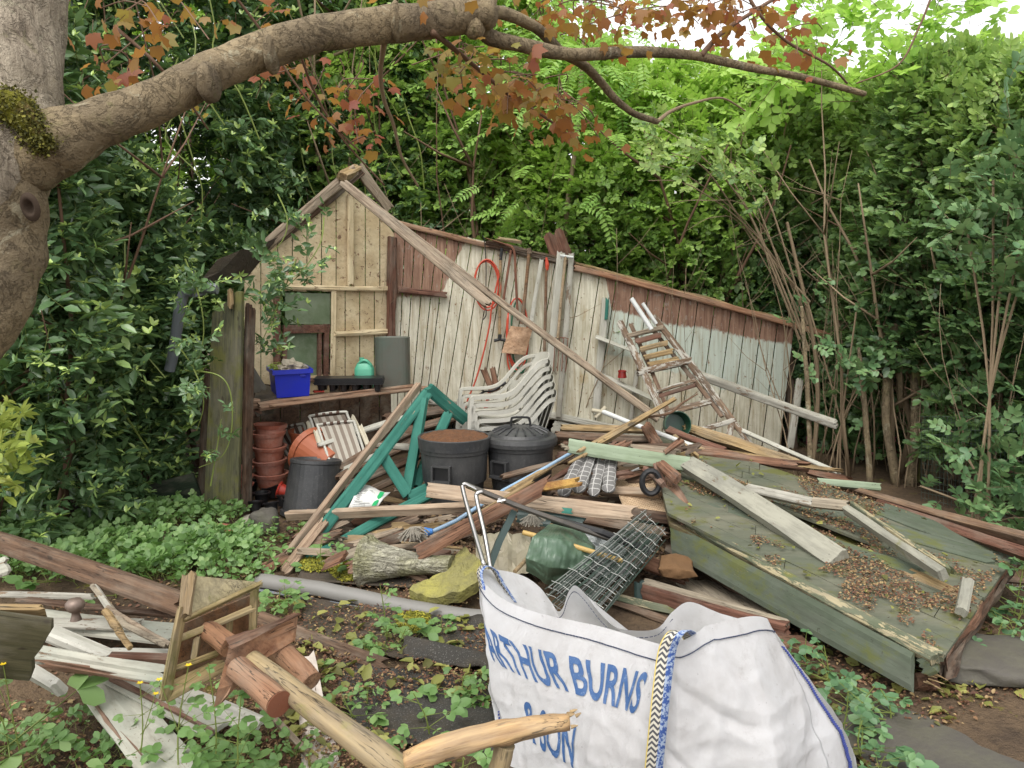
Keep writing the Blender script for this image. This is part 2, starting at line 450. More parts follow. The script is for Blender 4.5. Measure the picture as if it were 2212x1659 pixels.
def spray(items, leafT, stem=True, sr=.012, bend=0.0):
    """items: (x along stem, yaw deg, pitch deg, length, h offset)"""
    Vs, Fs, Hs = [], [], []; n = 0; LV, LF = leafT
    for (x, yaw, pit, L, h) in items:
        d = np.array([math.cos(R(yaw)) * math.cos(R(pit)), math.sin(R(yaw)) * math.cos(R(pit)), math.sin(R(pit))])
        M = rotm(d[None], np.array([[.0, rnd.uniform(-.5, .5), 1]]))[0]
        Vs.append((LV * L) @ M.T + np.array([x, 0, -bend * x * x])); Fs.append(LF + n); Hs.append(np.full(len(LV), h)); n += len(LV)
    lv, lf, lh = np.concatenate(Vs), np.concatenate(Fs), np.concatenate(Hs)
    sv, sf = [], []
    if stem:
        xs = [(-.15, sr), (.5, sr * .8), (1.0, sr * .35)]
        for x, r in xs:
            for k in range(3):
                th = k * 2.0944; sv.append((x, r * math.cos(th), r * math.sin(th) - bend * x * abs(x)))
        for i in range(2):
            for k in range(3): sf.append((i * 3 + k, i * 3 + (k + 1) % 3, i * 3 + 3 + (k + 1) % 3, i * 3 + 3 + k))
    return lv, lf, lh, np.array(sv, float).reshape(-1, 3), np.array(sf, int).reshape(-1, 4)
class Fol:
    """collects scattered sprays, builds one leaf mesh and one twig mesh"""
    def __init__(s): s.L = [[], [], []]; s.S = [[], []]; s.nl = 0; s.ns = 0
    def add(s, T, pos, d, up, size, h):
        pos, d, up, size, h = map(np.asarray, (pos, d, up, size, h)); N = len(pos)
        if N == 0: return s
        M = rotm(d, up); pick = rng.integers(0, len(T), N)
        for ti, (lv, lf, lh, sv, sf) in enumerate(T):
            ix = np.nonzero(pick == ti)[0]
            if len(ix) == 0: continue
            m, p, sz = M[ix], pos[ix], size[ix]
            V = np.einsum('nij,kj->nki', m, lv) * sz[:, None, None] + p[:, None]
            F = lf[None] + (np.arange(len(ix)) * len(lv))[:, None, None] + s.nl
            s.L[0].append(V.reshape(-1, 3)); s.L[1].append(F.reshape(-1, 4)); s.L[2].append((h[ix][:, None] + lh[None]).ravel())
            s.nl += len(ix) * len(lv)
            if len(sv):
                V = np.einsum('nij,kj->nki', m, sv) * sz[:, None, None] + p[:, None]
                F = sf[None] + (np.arange(len(ix)) * len(sv))[:, None, None] + s.ns
                s.S[0].append(V.reshape(-1, 3)); s.S[1].append(F.reshape(-1, 4)); s.ns += len(ix) * len(sv)
        return s
    def build(s, par, lm, tm=None, ln='leaves', tn='twigs', extra=None):
        o = put(ln, np.concatenate(s.L[0]), np.concatenate(s.L[1]), lm, par, attrs={'h': np.concatenate(s.L[2])})
        if tm and s.S[0]: put(tn, np.concatenate(s.S[0]), np.concatenate(s.S[1]), tm, par)['kind'] = 'stuff'
        return o
def mk_privet():
    out = []
    for q in range(5):
        it = []
        for i in range(4):
            x = .15 + i * .24
            for sgn in (-1, 1):
                it.append((x, sgn * rnd.uniform(35, 80) + rnd.uniform(-15, 15), rnd.uniform(-25, 35), rnd.uniform(.3, .46), .03 * i))
        it.append((1.0, 0, 10, .36, .15))
        out.append(spray(it, T_leaf(.33, .07, .1, (.3, .75, .8))))
    return out
def mk_laurel():
    out = []
    for q in range(5):
        it = []
        for i in range(9):
            it.append((.05 + i * .1 + rnd.uniform(-.04, .04), i * 137.5 % 360 if i > 5 else (1 if i % 2 else -1) * rnd.uniform(25, 95), rnd.uniform(-45, 35), rnd.uniform(.42, .6), -.05))
        for i in range((5, 0, 3, 6, 2)[q]):
            it.append((.97, i * 72 + rnd.uniform(-25, 25), rnd.uniform(0, 60), rnd.uniform(.2, .42), .55))
        out.append(spray(it, T_leaf((.17, .2, .22, .18, .21)[q], .05, .14, (.35, .72, .85)), bend=(.1, -.1, .25, 0, .3)[q]))
    return out
def mk_pinnate():
    out = []
    for q in range(3):
        it = []
        for i in range(7):
            for sgn in (-1, 1): it.append((.15 + i * .13, sgn * 68, rnd.uniform(-12, 12), .3 - abs(i - 3) * .02, rnd.uniform(-.1, .1)))
        it.append((1.05, 0, 0, .26, 0))
        out.append(spray(it, T_leaf(.19, .04, .15), bend=.25))
    return out
def mk_weed():
    """trifoliate stalks"""
    out = []
    for q in range(4):
        it = []
        for yaw, L in ((0, .5), (62, .42), (-62, .42)): it.append((1.0, yaw + rnd.uniform(-8, 8), rnd.uniform(-25, 5), L, rnd.uniform(-.1, .1)))
        if q % 2:
            for yaw in (70, -70): it.append((.6, yaw, 0, .2, .1))
        out.append(spray(it, T_leaf(.34, .05, .1, (.4, .75, .85)), sr=.018))
    return out
def mk_maple():
    T = T_maple(); return [spray([(.9, 0, -20, .9, 0)], T, sr=.02), spray([(.8, 10, -45, 1.0, .1)], T, sr=.02), spray([(.9, -15, -60, .8, -.1)], T, sr=.02)]
TP, TL, TPI, TW, TM = mk_privet(), mk_laurel(), mk_pinnate(), mk_weed(), mk_maple()
def vnoise(p, s, o=0.0):
    """cheap smooth 3-D noise on arrays, about -1..1"""
    q = p * s + o
    return (np.sin(q[:, 0] * 1.7 + np.sin(q[:, 1] * 1.3 + o) * 1.5) + np.sin(q[:, 1] * 2.1 + np.sin(q[:, 2] * 1.1) * 1.4) + np.sin(q[:, 2] * 1.9 + np.sin(q[:, 0] * 1.6) * 1.3)) / 3
L_PRIV = m_leaf('privet leaf', ['44603e', '78965f', 'a8c068'], .35, .4, '94b85c')
L_PRIVB = m_leaf('young privet leaf', ['5a7a40', '8aa85c', 'b0cc70'], .4, .42, 'a8cc58')
L_BACK = m_leaf('small hedge leaf', ['465f3a', '7a9a54', 'b4d468'], .42, .38, 'a0c44c')
L_LAUR = m_leaf('glossy dark leaf', ['466240', '708e60', 'b4cc70'], .2, .27, '8cb050', spec=.6)
L_ASH = m_leaf('ash leaf', ['6a9448', '90b85c', 'b4d474'], .5, .45, 'b4e070')
L_YEL = m_leaf('yellow green leaf', ['6c8234', '94a44c', 'b8c068'], .35, .4)
L_WEED = m_leaf('weed leaf', ['4a6a38', '6c8e50', '92ac6c'], .25, .5, '90c850')
L_CREEP = m_leaf('creeper leaf', ['38583a', '587c52', '82a068'], .22, .45)
L_MAPLE = m_leaf('copper maple leaf', ['8a402c', '96602e', '8c8840'], .5, .5, 'b8964a')
L_LIME = m_leaf('lime leaf', ['74a048', '9cc458', 'bcdc74'], .5, .45, 'b8e060')
BARK_M = None
def m_bark(name, c1, c2, moss=0.0, fur=None):
    t = NT(name)
    a = t.noise((1, 1, 1), 5, 6, .65); r = t.noise(fur or (6, 6, 6), 3, 6, .7, .8, 3); f = t.noise((1, 1, 1), 90, 4, .75, 0, 6)
    lc = t.noise((1, 1, 1), 9, 6, .7, .5, 17)
    c = t.mix(t.step(a, .35, .65), C(c1), C(c2)); c = t.mix(t.math('MULTIPLY', t.step(f, .6, .68), .4), c, C('4a3c2c'))
    c = t.mix(t.math('MULTIPLY', t.step(t.noise(scale=14, detail=5, off=9), .6, .7), .35), c, C('8e8464'))
    c = t.mix(t.math('MULTIPLY', t.step(r, .5, .3), .75 if fur else .35), c, C('4c4034')); c = t.mix(t.math('MULTIPLY', t.step(lc, .58, .63), .55), c, C('b0aa92')); c = t.mix(t.math('MULTIPLY', t.step(lc, .4, .34), .4), c, C('6c6c44'))
    if moss: c = t.mix(t.step(t.noise(scale=7, detail=6, off=12), .62 - moss, .7 - moss), c, C('757326'))
    kk = t.step(t.math('ABSOLUTE', t.math('SUBTRACT', t.noise((1, 1, 1), 16, 5, .65, 1.2, 23), .5)), .02, .0); c = t.mix(t.math('MULTIPLY', kk, .12), c, C('3c3226'))
    b = t.math('SUBTRACT', t.math('ADD', t.math('MULTIPLY', r, 3.0 if fur else 1.6), t.math('MULTIPLY', f, .9)), kk)
    return t.fin(c, .85, b, .8, .012, spec=.2)
BARK = m_bark('maple bark', '6e6250', '958569')
BARKF = m_bark('furrowed maple bark', '8c8070', 'bcb09c', fur=(11, 11, .9))
BARKM = m_bark('mossy maple bark', '6a5a3a', '7e6e44', .22)

# ------------------------------------------------------------------ ground
def hgt(x, y):
    n = noise.noise(Vector((x * .7, y * .7, 0))) * .05 + noise.noise(Vector((x * 2.6, y * 2.6, 4))) * .02
    near = math.exp(-((x - .6) ** 2 / 2.0 + (y - 5.2) ** 2 / 1.2))
    return n * min(1, max(0, (9 - y) / 4)) + .02 + .2 * math.exp(-((x - .35) / 1.0) ** 2 - ((y - 4.75) / .5) ** 2)
def axis(lo, hi, step, far):
    a = list(np.arange(lo, hi + 1e-6, step)); d = step; x = lo; pre = []
    while x > -far: d *= 1.5; x -= d; pre.append(x)
    x = hi; d = step; post = []
    while x < far: d *= 1.5; x += d; post.append(x)
    return pre[::-1] + a + post
t = NT('garden soil')
n1 = t.noise(scale=1.2, detail=8, rough=.7); n2 = t.noise(scale=30, detail=4, rough=.7, off=3); n3 = t.noise(scale=3.5, detail=7, rough=.75, off=8)
c = t.mix(t.step(n1, .38, .62), C('4a3e33'), C('6a5844')); c = t.mix(t.math('MULTIPLY', t.step(n2, .5, .7), .6), c, C('2e2722'))
c = t.mix(t.math('MULTIPLY', t.step(n3, .6, .66), .75), c, C('6c6a26'))
GROUND = t.fin(c, .95, t.math('ADD', n2, t.math('MULTIPLY', n3, 2)), .8, .03, spec=.2)
xs, ys = axis(-4, 4.4, .07, 300), axis(1.2, 8.4, .07, 300)
tag(put('ground', [(x, y, hgt(x, y)) for y in ys for x in xs],
        np.array([(i * len(xs) + j, i * len(xs) + j + 1, (i + 1) * len(xs) + j + 1, (i + 1) * len(xs) + j) for i in range(len(ys) - 1) for j in range(len(xs) - 1)]),
        GROUND, org=(0, 0, 0), smooth=True), kind='structure')
tl = NT('lawn'); tag(put('lawn', [(3.6, 8.6, .03), (30, 8.6, .03), (30, 40, .03), (1.5, 40, .03), (1.5, 11, .03)], [(0, 1, 2, 3, 4)], tl.fin(tl.mix(tl.noise(scale=8), C('5a7a30'), C('86a848')), .9)), kind='structure')
def G(u, v, dz=0.0):
    """where the sight line (u, v) meets the ground"""
    p = PZ(u, v, 0.02)
    for _ in range(4): p = PZ(u, v, hgt(p.x, p.y))
    p.z += dz; return p

# ------------------------------------------------------------------ hedge and trees
def stems(par, x, y, r, h, n, mat, name='trunk', rad=.03, lean=.25, spread=.5):
    m = MB()
    for i in range(n):
        a = rnd.uniform(0, 6.28); q = r * math.sqrt(rnd.random()) * spread
        p = Vector((x + q * math.cos(a), y + q * math.sin(a), -.05)); pts = [p]
        hh = h * rnd.uniform(.65, .95); d = Vector((rnd.uniform(-lean, lean), rnd.uniform(-lean, lean), 1))
        k = 7
        for j in range(k):
            d = (d + Vector((rnd.uniform(-.2, .2), rnd.uniform(-.2, .2), .1))).normalized()
            pts.append(pts[-1] + d * hh / k)
        r0 = rad * rnd.uniform(.4, 1.2)
        m.tube(pts, [r0 * (1 - .11 * j) for j in range(k + 1)], 6)
        for b in range(3):
            j = rnd.randint(2, k - 1); o = pts[j]; dd = Vector((rnd.uniform(-1, 1), rnd.uniform(-1, .6), rnd.uniform(.3, 1))).normalized()
            e = o + dd * hh * .25; m.tube([o, (o + e) / 2 + Vector((0, 0, -.03)), e], [r0 * .5, r0 * .35, r0 * .12], 4)
    return m.build(name, mat, par, smooth=True)
def crown_pts(n, cx, cy, rx, ry, z0, z1, shell=.55, gap=.0, gs=2.4, off=0, top=1.0):
    """points in an upright lobed volume, denser towards its outside"""
    a = rng.uniform(0, 2 * np.pi, n * 3); z = rng.uniform(0, 1, n * 3)
    rr = 1 - shell * rng.random(n * 3) ** 1.6
    prof = np.where(z > .72, np.sqrt(np.clip(1 - ((z - .72) / .28 * .95) ** 2, 0, 1)) ** top, 1.0)
    p = np.stack([np.cos(a) * rr * prof, np.sin(a) * rr * prof, z], 1)
    P3 = np.stack([cx + p[:, 0] * rx, cy + p[:, 1] * ry, z0 + p[:, 2] * (z1 - z0)], 1)
    lob = 1 + .22 * vnoise(P3, 2.6, off)
    P3[:, 0] = cx + (P3[:, 0] - cx) * lob; P3[:, 1] = cy + (P3[:, 1] - cy) * lob
    keep = vnoise(P3, gs, off + 3.3) > -1 + gap * 2
    P3, p = P3[keep][:n], p[keep][:n]
    out = np.stack([p[:, 0] / max(rx, .1), p[:, 1] / max(ry, .1), np.where(p[:, 2] > .8, .8, .15)], 1)
    return P3, out
def hedge(label, x, y, rx, ry, h, n, size, hb, z0=.2, gap=.12, mat=None, T=None, grp='trees of the tall hedge', name='hedge_tree', nst=7, hgrad=.5, rad=.03, up=.4, shell=.55, cat='hedge tree', seed=0, tw=None):
    th = thing(name, label, cat, (x, y, 0), grp)
    f = Fol(); Pn, out = crown_pts(n, x, y, rx, ry, z0, h, shell, gap, off=seed * 1.7)
    N = len(Pn)
    d = out * .7 + rng.normal(0, .75, (N, 3)); d[:, 2] += up * .3; d[:, 1] -= .15
    upv = rng.normal(0, .35, (N, 3)) + np.array([0, -.45, .9])
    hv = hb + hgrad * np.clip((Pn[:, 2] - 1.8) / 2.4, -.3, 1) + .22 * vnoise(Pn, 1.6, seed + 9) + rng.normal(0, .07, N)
    f.add(T or TP, Pn, d, upv, size * rng.uniform(.7, 1.25, N), hv)
    f.build(th, mat or L_PRIV, tw or TWIG)
    stems(th, x, y, rx, h, nst, TWIGL if seed % 2 else TWIG, rad=rad)
    stems(th, x, y - ry * .35, rx, h * .62, 26, TWIGL, 'thin_stems', rad=.008, lean=.3, spread=.9)
    return th
# back row behind the shed
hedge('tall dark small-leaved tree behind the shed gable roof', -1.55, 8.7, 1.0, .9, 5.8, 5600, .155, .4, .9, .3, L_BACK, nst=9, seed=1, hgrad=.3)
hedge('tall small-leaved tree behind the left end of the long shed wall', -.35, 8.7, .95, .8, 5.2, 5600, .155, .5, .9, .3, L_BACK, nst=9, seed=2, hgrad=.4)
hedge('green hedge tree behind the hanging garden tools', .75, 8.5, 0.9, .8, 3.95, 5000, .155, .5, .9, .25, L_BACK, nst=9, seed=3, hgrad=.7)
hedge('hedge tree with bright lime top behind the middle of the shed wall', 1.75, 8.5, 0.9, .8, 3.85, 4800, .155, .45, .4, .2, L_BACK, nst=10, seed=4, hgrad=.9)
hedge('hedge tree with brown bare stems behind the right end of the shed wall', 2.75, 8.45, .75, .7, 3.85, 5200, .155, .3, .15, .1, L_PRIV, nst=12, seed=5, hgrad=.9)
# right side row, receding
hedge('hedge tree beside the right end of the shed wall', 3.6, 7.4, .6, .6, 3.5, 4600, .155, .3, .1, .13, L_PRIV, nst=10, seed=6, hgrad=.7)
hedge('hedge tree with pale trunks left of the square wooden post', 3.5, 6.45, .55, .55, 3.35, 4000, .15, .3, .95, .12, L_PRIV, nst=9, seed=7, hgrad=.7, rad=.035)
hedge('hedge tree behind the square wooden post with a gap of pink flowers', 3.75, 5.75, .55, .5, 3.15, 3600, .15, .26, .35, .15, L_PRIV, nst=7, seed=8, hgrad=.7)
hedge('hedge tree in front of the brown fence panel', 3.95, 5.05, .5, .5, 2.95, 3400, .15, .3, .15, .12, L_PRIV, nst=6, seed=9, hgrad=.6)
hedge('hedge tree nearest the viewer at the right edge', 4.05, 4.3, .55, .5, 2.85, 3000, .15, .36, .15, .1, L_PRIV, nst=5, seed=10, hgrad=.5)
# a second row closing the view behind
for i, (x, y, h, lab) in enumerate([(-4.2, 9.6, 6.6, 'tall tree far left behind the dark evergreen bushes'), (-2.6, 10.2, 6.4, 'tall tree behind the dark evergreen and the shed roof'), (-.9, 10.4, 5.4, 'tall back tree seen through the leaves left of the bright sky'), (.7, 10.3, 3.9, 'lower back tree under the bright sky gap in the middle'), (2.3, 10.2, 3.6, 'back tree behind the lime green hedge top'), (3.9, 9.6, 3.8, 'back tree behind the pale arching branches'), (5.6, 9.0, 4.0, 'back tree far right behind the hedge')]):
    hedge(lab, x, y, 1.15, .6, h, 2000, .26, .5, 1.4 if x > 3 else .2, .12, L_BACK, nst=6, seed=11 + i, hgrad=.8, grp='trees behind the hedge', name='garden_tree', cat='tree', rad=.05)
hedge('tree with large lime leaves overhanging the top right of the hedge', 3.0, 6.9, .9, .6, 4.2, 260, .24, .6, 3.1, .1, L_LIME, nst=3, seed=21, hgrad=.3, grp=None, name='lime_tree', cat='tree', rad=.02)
# sprigs of leaves nearest the viewer on the right
for i, (u, v, Y, k, s, lab) in enumerate([(2190, 480, 4.4, 40, .13, 'bush of large pale green leaves at the right edge high in the hedge'), (2190, 1060, 4.5, 26, .13, 'leafy shrub at the right edge beside the long brown timber'), (1835, 800, 6.4, 8, .13, 'small shrub growing at the end of the shed top rail')]):
    p = P(u, v, Y); th = thing('leafy_shrub', lab, 'shrub', (p.x, p.y, 0), 'shrubs growing out of the hedge')
    f = Fol(); N = k * 4; q = np.array(p) + rng.normal(0, 1, (N, 3)) * np.array([.16, .15, .26])
    f.add(TP, q, rng.normal(0, .5, (N, 3)) + np.array([-.5, -.5, .5]), rng.normal(0, .3, (N, 3)) + np.array([0, -.5, .8]), s * rng.uniform(.9, 1.4, N), .62 + rng.normal(0, .1, N))
    f.build(th, L_CREEP, TWIGL)
    m = MB()
    for _ in range(5):
        e = Vector(q[rnd.randrange(N)]); m.tube(smooth_path([(p.x + rnd.uniform(-.1, .1), p.y + .1, 0), (p.x, p.y + .1, p.z * .5), e], 3), .007, 5)
    m.build('trunk', TWIGL, th)

# pale arching dead stems out of the hedge on the right
th = thing('bare_shrub', 'bare pale arching stems leaning out of the hedge at right', 'shrub', (2.55, 6.6, 0))
m = MB()
base = P(1765, 790, 6.7)
m.tube(smooth_path([(base.x, base.y, 0), base, P(1700, 480, 6.6)], 4), lerp_list([.02, .018, .012], 9), 7)
for (u, v, Y, r) in [(1420, 270, 6.3, .012), (1450, 330, 6.2, .012), (1400, 390, 6.0, .009), (1500, 300, 6.6, .01), (1380, 350, 6.1, .007), (1560, 330, 6.6, .009), (1440, 440, 6.0, .007), (1480, 500, 6.1, .006), (1620, 350, 6.7, .01)]:
    m.tube(smooth_path([P(1740 + rnd.uniform(-20, 10), 700 + rnd.uniform(-60, 60), 6.6), P(1640 + rnd.uniform(-30, 30), 480 + rnd.uniform(-30, 30), 6.45), P(u * .6 + 1640 * .4, v * .6 + 460 * .4 - 15, Y), P(u, v, Y)], 5), lerp_list([r * .9, r * .7, r * .5, r * .2], 16), 5)
m.build('stem', TWIGL, th)
f = Fol(); N = 150
q = np.array([P(rnd.uniform(1390, 1700), 0, 1) for _ in range(1)]);
N = 90
q = np.array([P(u, 300 + (u - 1400) * .35 + rnd.uniform(-60, 60), rnd.uniform(5.9, 6.5)) for u in [rnd.uniform(1390, 1680) for _ in range(N)]])
f.add(TP, q, rng.normal(0, .5, (N, 3)) + np.array([-.6, -.3, .1]), rng.normal(0, .3, (N, 3)) + np.array([0, -.4, .8]), .13 * rng.uniform(.8, 1.3, N), .7 + rng.normal(0, .15, N))
f.build(th, L_PRIV, TWIGL)

# slender ash sapling
th = thing('ash_sapling', 'slender ash sapling with light green feathery leaves behind the shed wall', 'tree', (P(1222, 500, 7.9).x, 7.9, 0))
MB().tube(smooth_path([(P(1222, 500, 7.9).x - .05, 7.9, 0), P(1222, 500, 7.9), P(1245, 300, 7.8), P(1262, 60, 7.7), P(1266, -60, 7.7)], 4), lerp_list([.03, .028, .022, .015, .01], 17), 7).build('trunk', TWIGL, th, smooth=True)
f = Fol(); N = 150
q = np.array([P(rnd.gauss(1235, 120), rnd.uniform(-60, 250) if rnd.random() < .8 else rnd.uniform(250, 470), rnd.uniform(7.0, 8.1)) for _ in range(N)])
dd = q - np.array(P(1250, 60, 7.7)); dd[:, 2] = -.15 + rng.normal(0, .2, N)
f.add(TPI, q, dd + rng.normal(0, .25, (N, 3)), rng.normal(0, .2, (N, 3)) + np.array([0, -.3, 1]), 0.27 * rng.uniform(.8, 1.2, N), .6 + rng.normal(0, .15, N))
f.build(th, L_ASH, STEMM)

# dark glossy evergreens on the left
def laurel(label, vol, n, size, hb, seed, trunk=True):
    x, y, rx, ry, z0, z1 = vol
    th = thing('evergreen_bush', label, 'bush', (x, y, 0), 'glossy evergreen bushes left of the shed')
    f = Fol(); Pn, out = crown_pts(int(n * 1.35), x, y, rx, ry, z0, z1, .4, .26, 2.4, seed)
    N = len(Pn)
    f.add(TL, Pn, out * .8 + rng.normal(0, .7, (N, 3)) + np.array([0, -.1, .15]), rng.normal(0, .35, (N, 3)) + np.array([0, -.35, .9]), size * .82 * rng.uniform(.7, 1.25, N), hb + .06 + .18 * vnoise(Pn, 1.8, seed) + rng.normal(0, .1, N))
    f.build(th, L_LAUR, STEMM)
    if trunk: stems(th, x, y, rx, z1, 6, TWIG, rad=.03)
    m = MB()                                  # long whippy runners hanging through the leaves
    for _ in range(14):
        a = rnd.uniform(-.9, .9); o = Vector((x + a * rx, y - ry * 1.02, rnd.uniform(z0 + .5 * (z1 - z0), z1 - .3)))
        m.tube(smooth_path([o, o + Vector((rnd.uniform(-.1, .1), -.08, -.25)), o + Vector((rnd.uniform(.0, .2), -.1, -.55)), o + Vector((rnd.uniform(.1, .3), -.05, -.9))], 4), .006, 4)
    m.build('runner', STEMM, th)
    return th
laurel('dark glossy evergreen bush behind the maple trunk', (-3.2, 4.9, .72, .65, .2, 3.5), 1700, .21, .22, 1)
laurel('dark glossy evergreen bush between the maple trunk and the grey drainpipe', (-3.0, 5.75, .58, .5, .15, 2.5), 1900, .2, .22, 2)
laurel('tall glossy evergreen behind the grey drainpipe', (-2.95, 7.2, .75, .65, .3, 5.2), 2500, .22, .26, 3)
laurel('tall glossy evergreen rising behind the shed gable', (-1.75, 8.35, .95, .55, 1.0, 5.2), 2500, .21, .3, 4)
laurel('tall glossy evergreen at the far left behind the maple trunk', (-4.2, 6.6, 1.0, .8, .3, 5.8), 2000, .24, .26, 5)
# sprays hanging in front of the shed corner
def sprig(label, stem_pts, n, size, mat, T, h, sp, grp=None, name='leafy_branch', lean=(0, -.4, .3), tw=STEMM, r=.006):
    th = thing(name, label, 'branch', stem_pts[0], grp)
    pts = smooth_path(stem_pts, 6); MB().tube(pts, lerp_list([r, r * .4], len(pts)), 5).build('stem', tw, th)
    f = Fol(); q = np.array([pts[int(len(pts) * (.25 + .74 * rnd.random()))] for _ in range(n)]) + rng.normal(0, sp, (n, 3))
    f.add(T, q, rng.normal(0, .6, (n, 3)) + np.array(lean), rng.normal(0, .3, (n, 3)) + np.array([0, -.5, .8]), size * rng.uniform(.8, 1.2, n), h + rng.normal(0, .1, n))
    return f.build(th, mat, tw)
sprig('leafy evergreen spray hanging in front of the gable window', [P(700, 470, 6.1), P(690, 530, 5.8), P(640, 600, 5.7), P(590, 640, 5.7)], 20, .12, L_LAUR, TL, .35, .07)
sprig('leafy evergreen spray dangling left of the window beside the big post', [P(640, 560, 5.75), P(600, 660, 5.7), P(565, 740, 5.7)], 16, .14, L_LAUR, TL, .3, .05)
sprig('leafy evergreen spray in front of the top of the big post', [P(400, 560, 5.3), P(430, 640, 5.05), P(440, 720, 5.0), P(425, 790, 5.0)], 18, .12, L_LAUR, TL, .45, .07)
sprig('leafy evergreen spray in front of the middle of the big post', [P(380, 740, 5.1), P(420, 800, 4.95), P(440, 870, 4.95), P(425, 930, 5.0)], 10, .12, L_LAUR, TL, .4, .07)
sprig('sparse leafy tip low on the face of the big post', [P(455, 1050, 4.95), P(470, 960, 4.95), P(478, 905, 4.95)], 3, .11, L_LAUR, TL, .5, .02)
sprig('thin bare runner looping down the face of the big post', [P(400, 800, 5.05), P(470, 810, 4.95), P(498, 850, 4.95), P(500, 930, 4.95), P(480, 985, 4.95), P(430, 1010, 4.95)], 2, .1, L_LAUR, TL, .4, .02, name='runner_stem')
sprig('mass of leaves hanging over the corner of the shed gable', [P(600, 420, 6.3), P(620, 470, 6.1), P(610, 520, 6.0), P(560, 570, 5.9)], 15, .15, L_LAUR, TL, .3, .1)
# yellow green shrub at the left edge
th = thing('yellow_shrub', 'low shrub with yellow green whorled leaves at the left edge', 'shrub', P(30, 1000, 3.9))
f = Fol(); N = 36
q = np.array([P(rnd.uniform(-60, 50), rnd.uniform(890, 1060), rnd.uniform(3.6, 4.1)) for _ in range(N)])
f.add(TL, q, rng.normal(0, .5, (N, 3)) + np.array([.1, -.4, .7]), rng.normal(0, .3, (N, 3)) + np.array([0, -.5, .8]), .16 * rng.uniform(.8, 1.2, N), .55 + rng.normal(0, .15, N))
f.build(th, L_YEL, STEMM)
# pink azalea and bright shrub seen through the hedge
for (u, v, Y, lab, m_, s, nn) in [(2040, 890, 7.7, 'pink flowering shrub seen through the hedge gap', PINKP, .34, 420), (1890, 985, 7.9, 'pink flowering shrub low behind the hedge trunks', PINKP, .3, 160)]:
    p = P(u, v, Y); th = thing('flowering_shrub', lab, 'shrub', (p.x, p.y, 0), 'flowering shrubs behind the hedge')
    f = Fol(); q = np.array(p) + rng.normal(0, 1, (nn, 3)) * np.array([s, .3, s * .8]); q[:, 2] = np.abs(q[:, 2])
    f.add(TM, q, rng.normal(0, 1, (nn, 3)), rng.normal(0, .4, (nn, 3)) + np.array([0, -.6, .8]), .08 * rng.uniform(.8, 1.4, nn), .5 + rng.normal(0, .1, nn)); f.build(th, m_, None, ln='petals')
    f = Fol(); q = np.array(p) + rng.normal(0, 1, (nn, 3)) * np.array([s * 1.3, .3, s]) + np.array([.1, .2, .1]); q[:, 2] = np.abs(q[:, 2])
    f.add(TP, q, rng.normal(0, 1, (nn, 3)) + np.array([0, 0, .4]), rng.normal(0, .4, (nn, 3)) + np.array([0, -.5, .8]), .2 * rng.uniform(.8, 1.2, nn), .7 + rng.normal(0, .15, nn)); f.build(th, L_LIME, TWIG)

# ------------------------------------------------------------------ the maple in the foreground
mp = thing('maple_tree', 'copper maple with smooth brown bark, its thick limb arching over the garden', 'tree', (-1.55, 2.05, 0))
up_pts = [P(-110, 480, 2.0), P(-30, 330, 2.0), P(10, 200, 2.05), P(30, 60, 2.1), P(45, -80, 2.15)]
MB().tube(smooth_path(up_pts, 8), lerp_list([.17, .15, .125, .115, .11], 33), 24, wob=.12, seed=3).build('upper_trunk', BARKF, mp, smooth=True)
lo = [P(-150, 900, 1.95), P(-105, 790, 1.95), P(-28, 660, 1.97), P(5, 560, 2.0), P(10, 460, 2.0), P(15, 370, 2.0), P(0, 300, 2.0)]
o_ = lo[0]; lo = [Vector((o_.x - .35, o_.y - .02, 0)), Vector((o_.x - .2, o_.y, o_.z * .5))] + lo
MB().tube(smooth_path(lo, 6), lerp_list([.16, .11, .09, .085, .09, .09, .092, .10, .085], 49), 28, wob=.16, seed=9).build('trunk', BARK, mp, smooth=True)
li = [P(20, 350, 2.0), P(90, 322, 2.0), P(200, 272, 2.02), P(330, 222, 2.06), P(450, 160, 2.1), P(560, 112, 2.16), P(690, 72, 2.22), P(850, 52, 2.3), P(980, 38, 2.36), P(1045, 28, 2.4)]
pts = smooth_path(li, 10)
MB().tube(pts, lerp_list([.105, .085, .060, .052, .050, .049, .048, .050, .048, .044], len(pts)), 28, wob=.10, seed=5).build('limb', BARK, mp, smooth=True)
# healed collars and knots
for (u, v, Y, r, s) in [(452, 178, 2.07, .052, .55), (586, 118, 2.15, .05, .35), (1048, 28, 2.38, .047, .8), (1025, 60, 2.37, .033, .9), (855, 47, 2.28, .052, .3)]:
    m = MB(); c = P(u, v, Y); V = []; F = []
    nn, mm = 14, 9
    for i in range(mm + 1):
        for k in range(nn):
            th_ = math.pi * i / mm; ph = 2 * math.pi * k / nn
            d = Vector((math.sin(th_) * math.cos(ph) * s, math.sin(th_) * math.sin(ph), math.cos(th_)))
            V.append(c + d * r * (1 + .15 * noise.noise(d * 2 + c * 9)))
    for i in range(mm):
        for k in range(nn): F.append((i * nn + k, i * nn + (k + 1) % nn, (i + 1) * nn + (k + 1) % nn, (i + 1) * nn + k))
    m.add(V, F); m.build('knot', BARK, mp, smooth=True)
MB().tube(smooth_path([P(-40, 270, 1.93), P(20, 235, 1.94), P(70, 285, 1.93), P(100, 320, 1.93)], 6), lerp_list([.04, .045, .03, .012], 19), 14, wob=.4, seed=2).build('moss_cushion', BARKM, mp, smooth=True)
mc = mp.children[-1] if mp.children else None
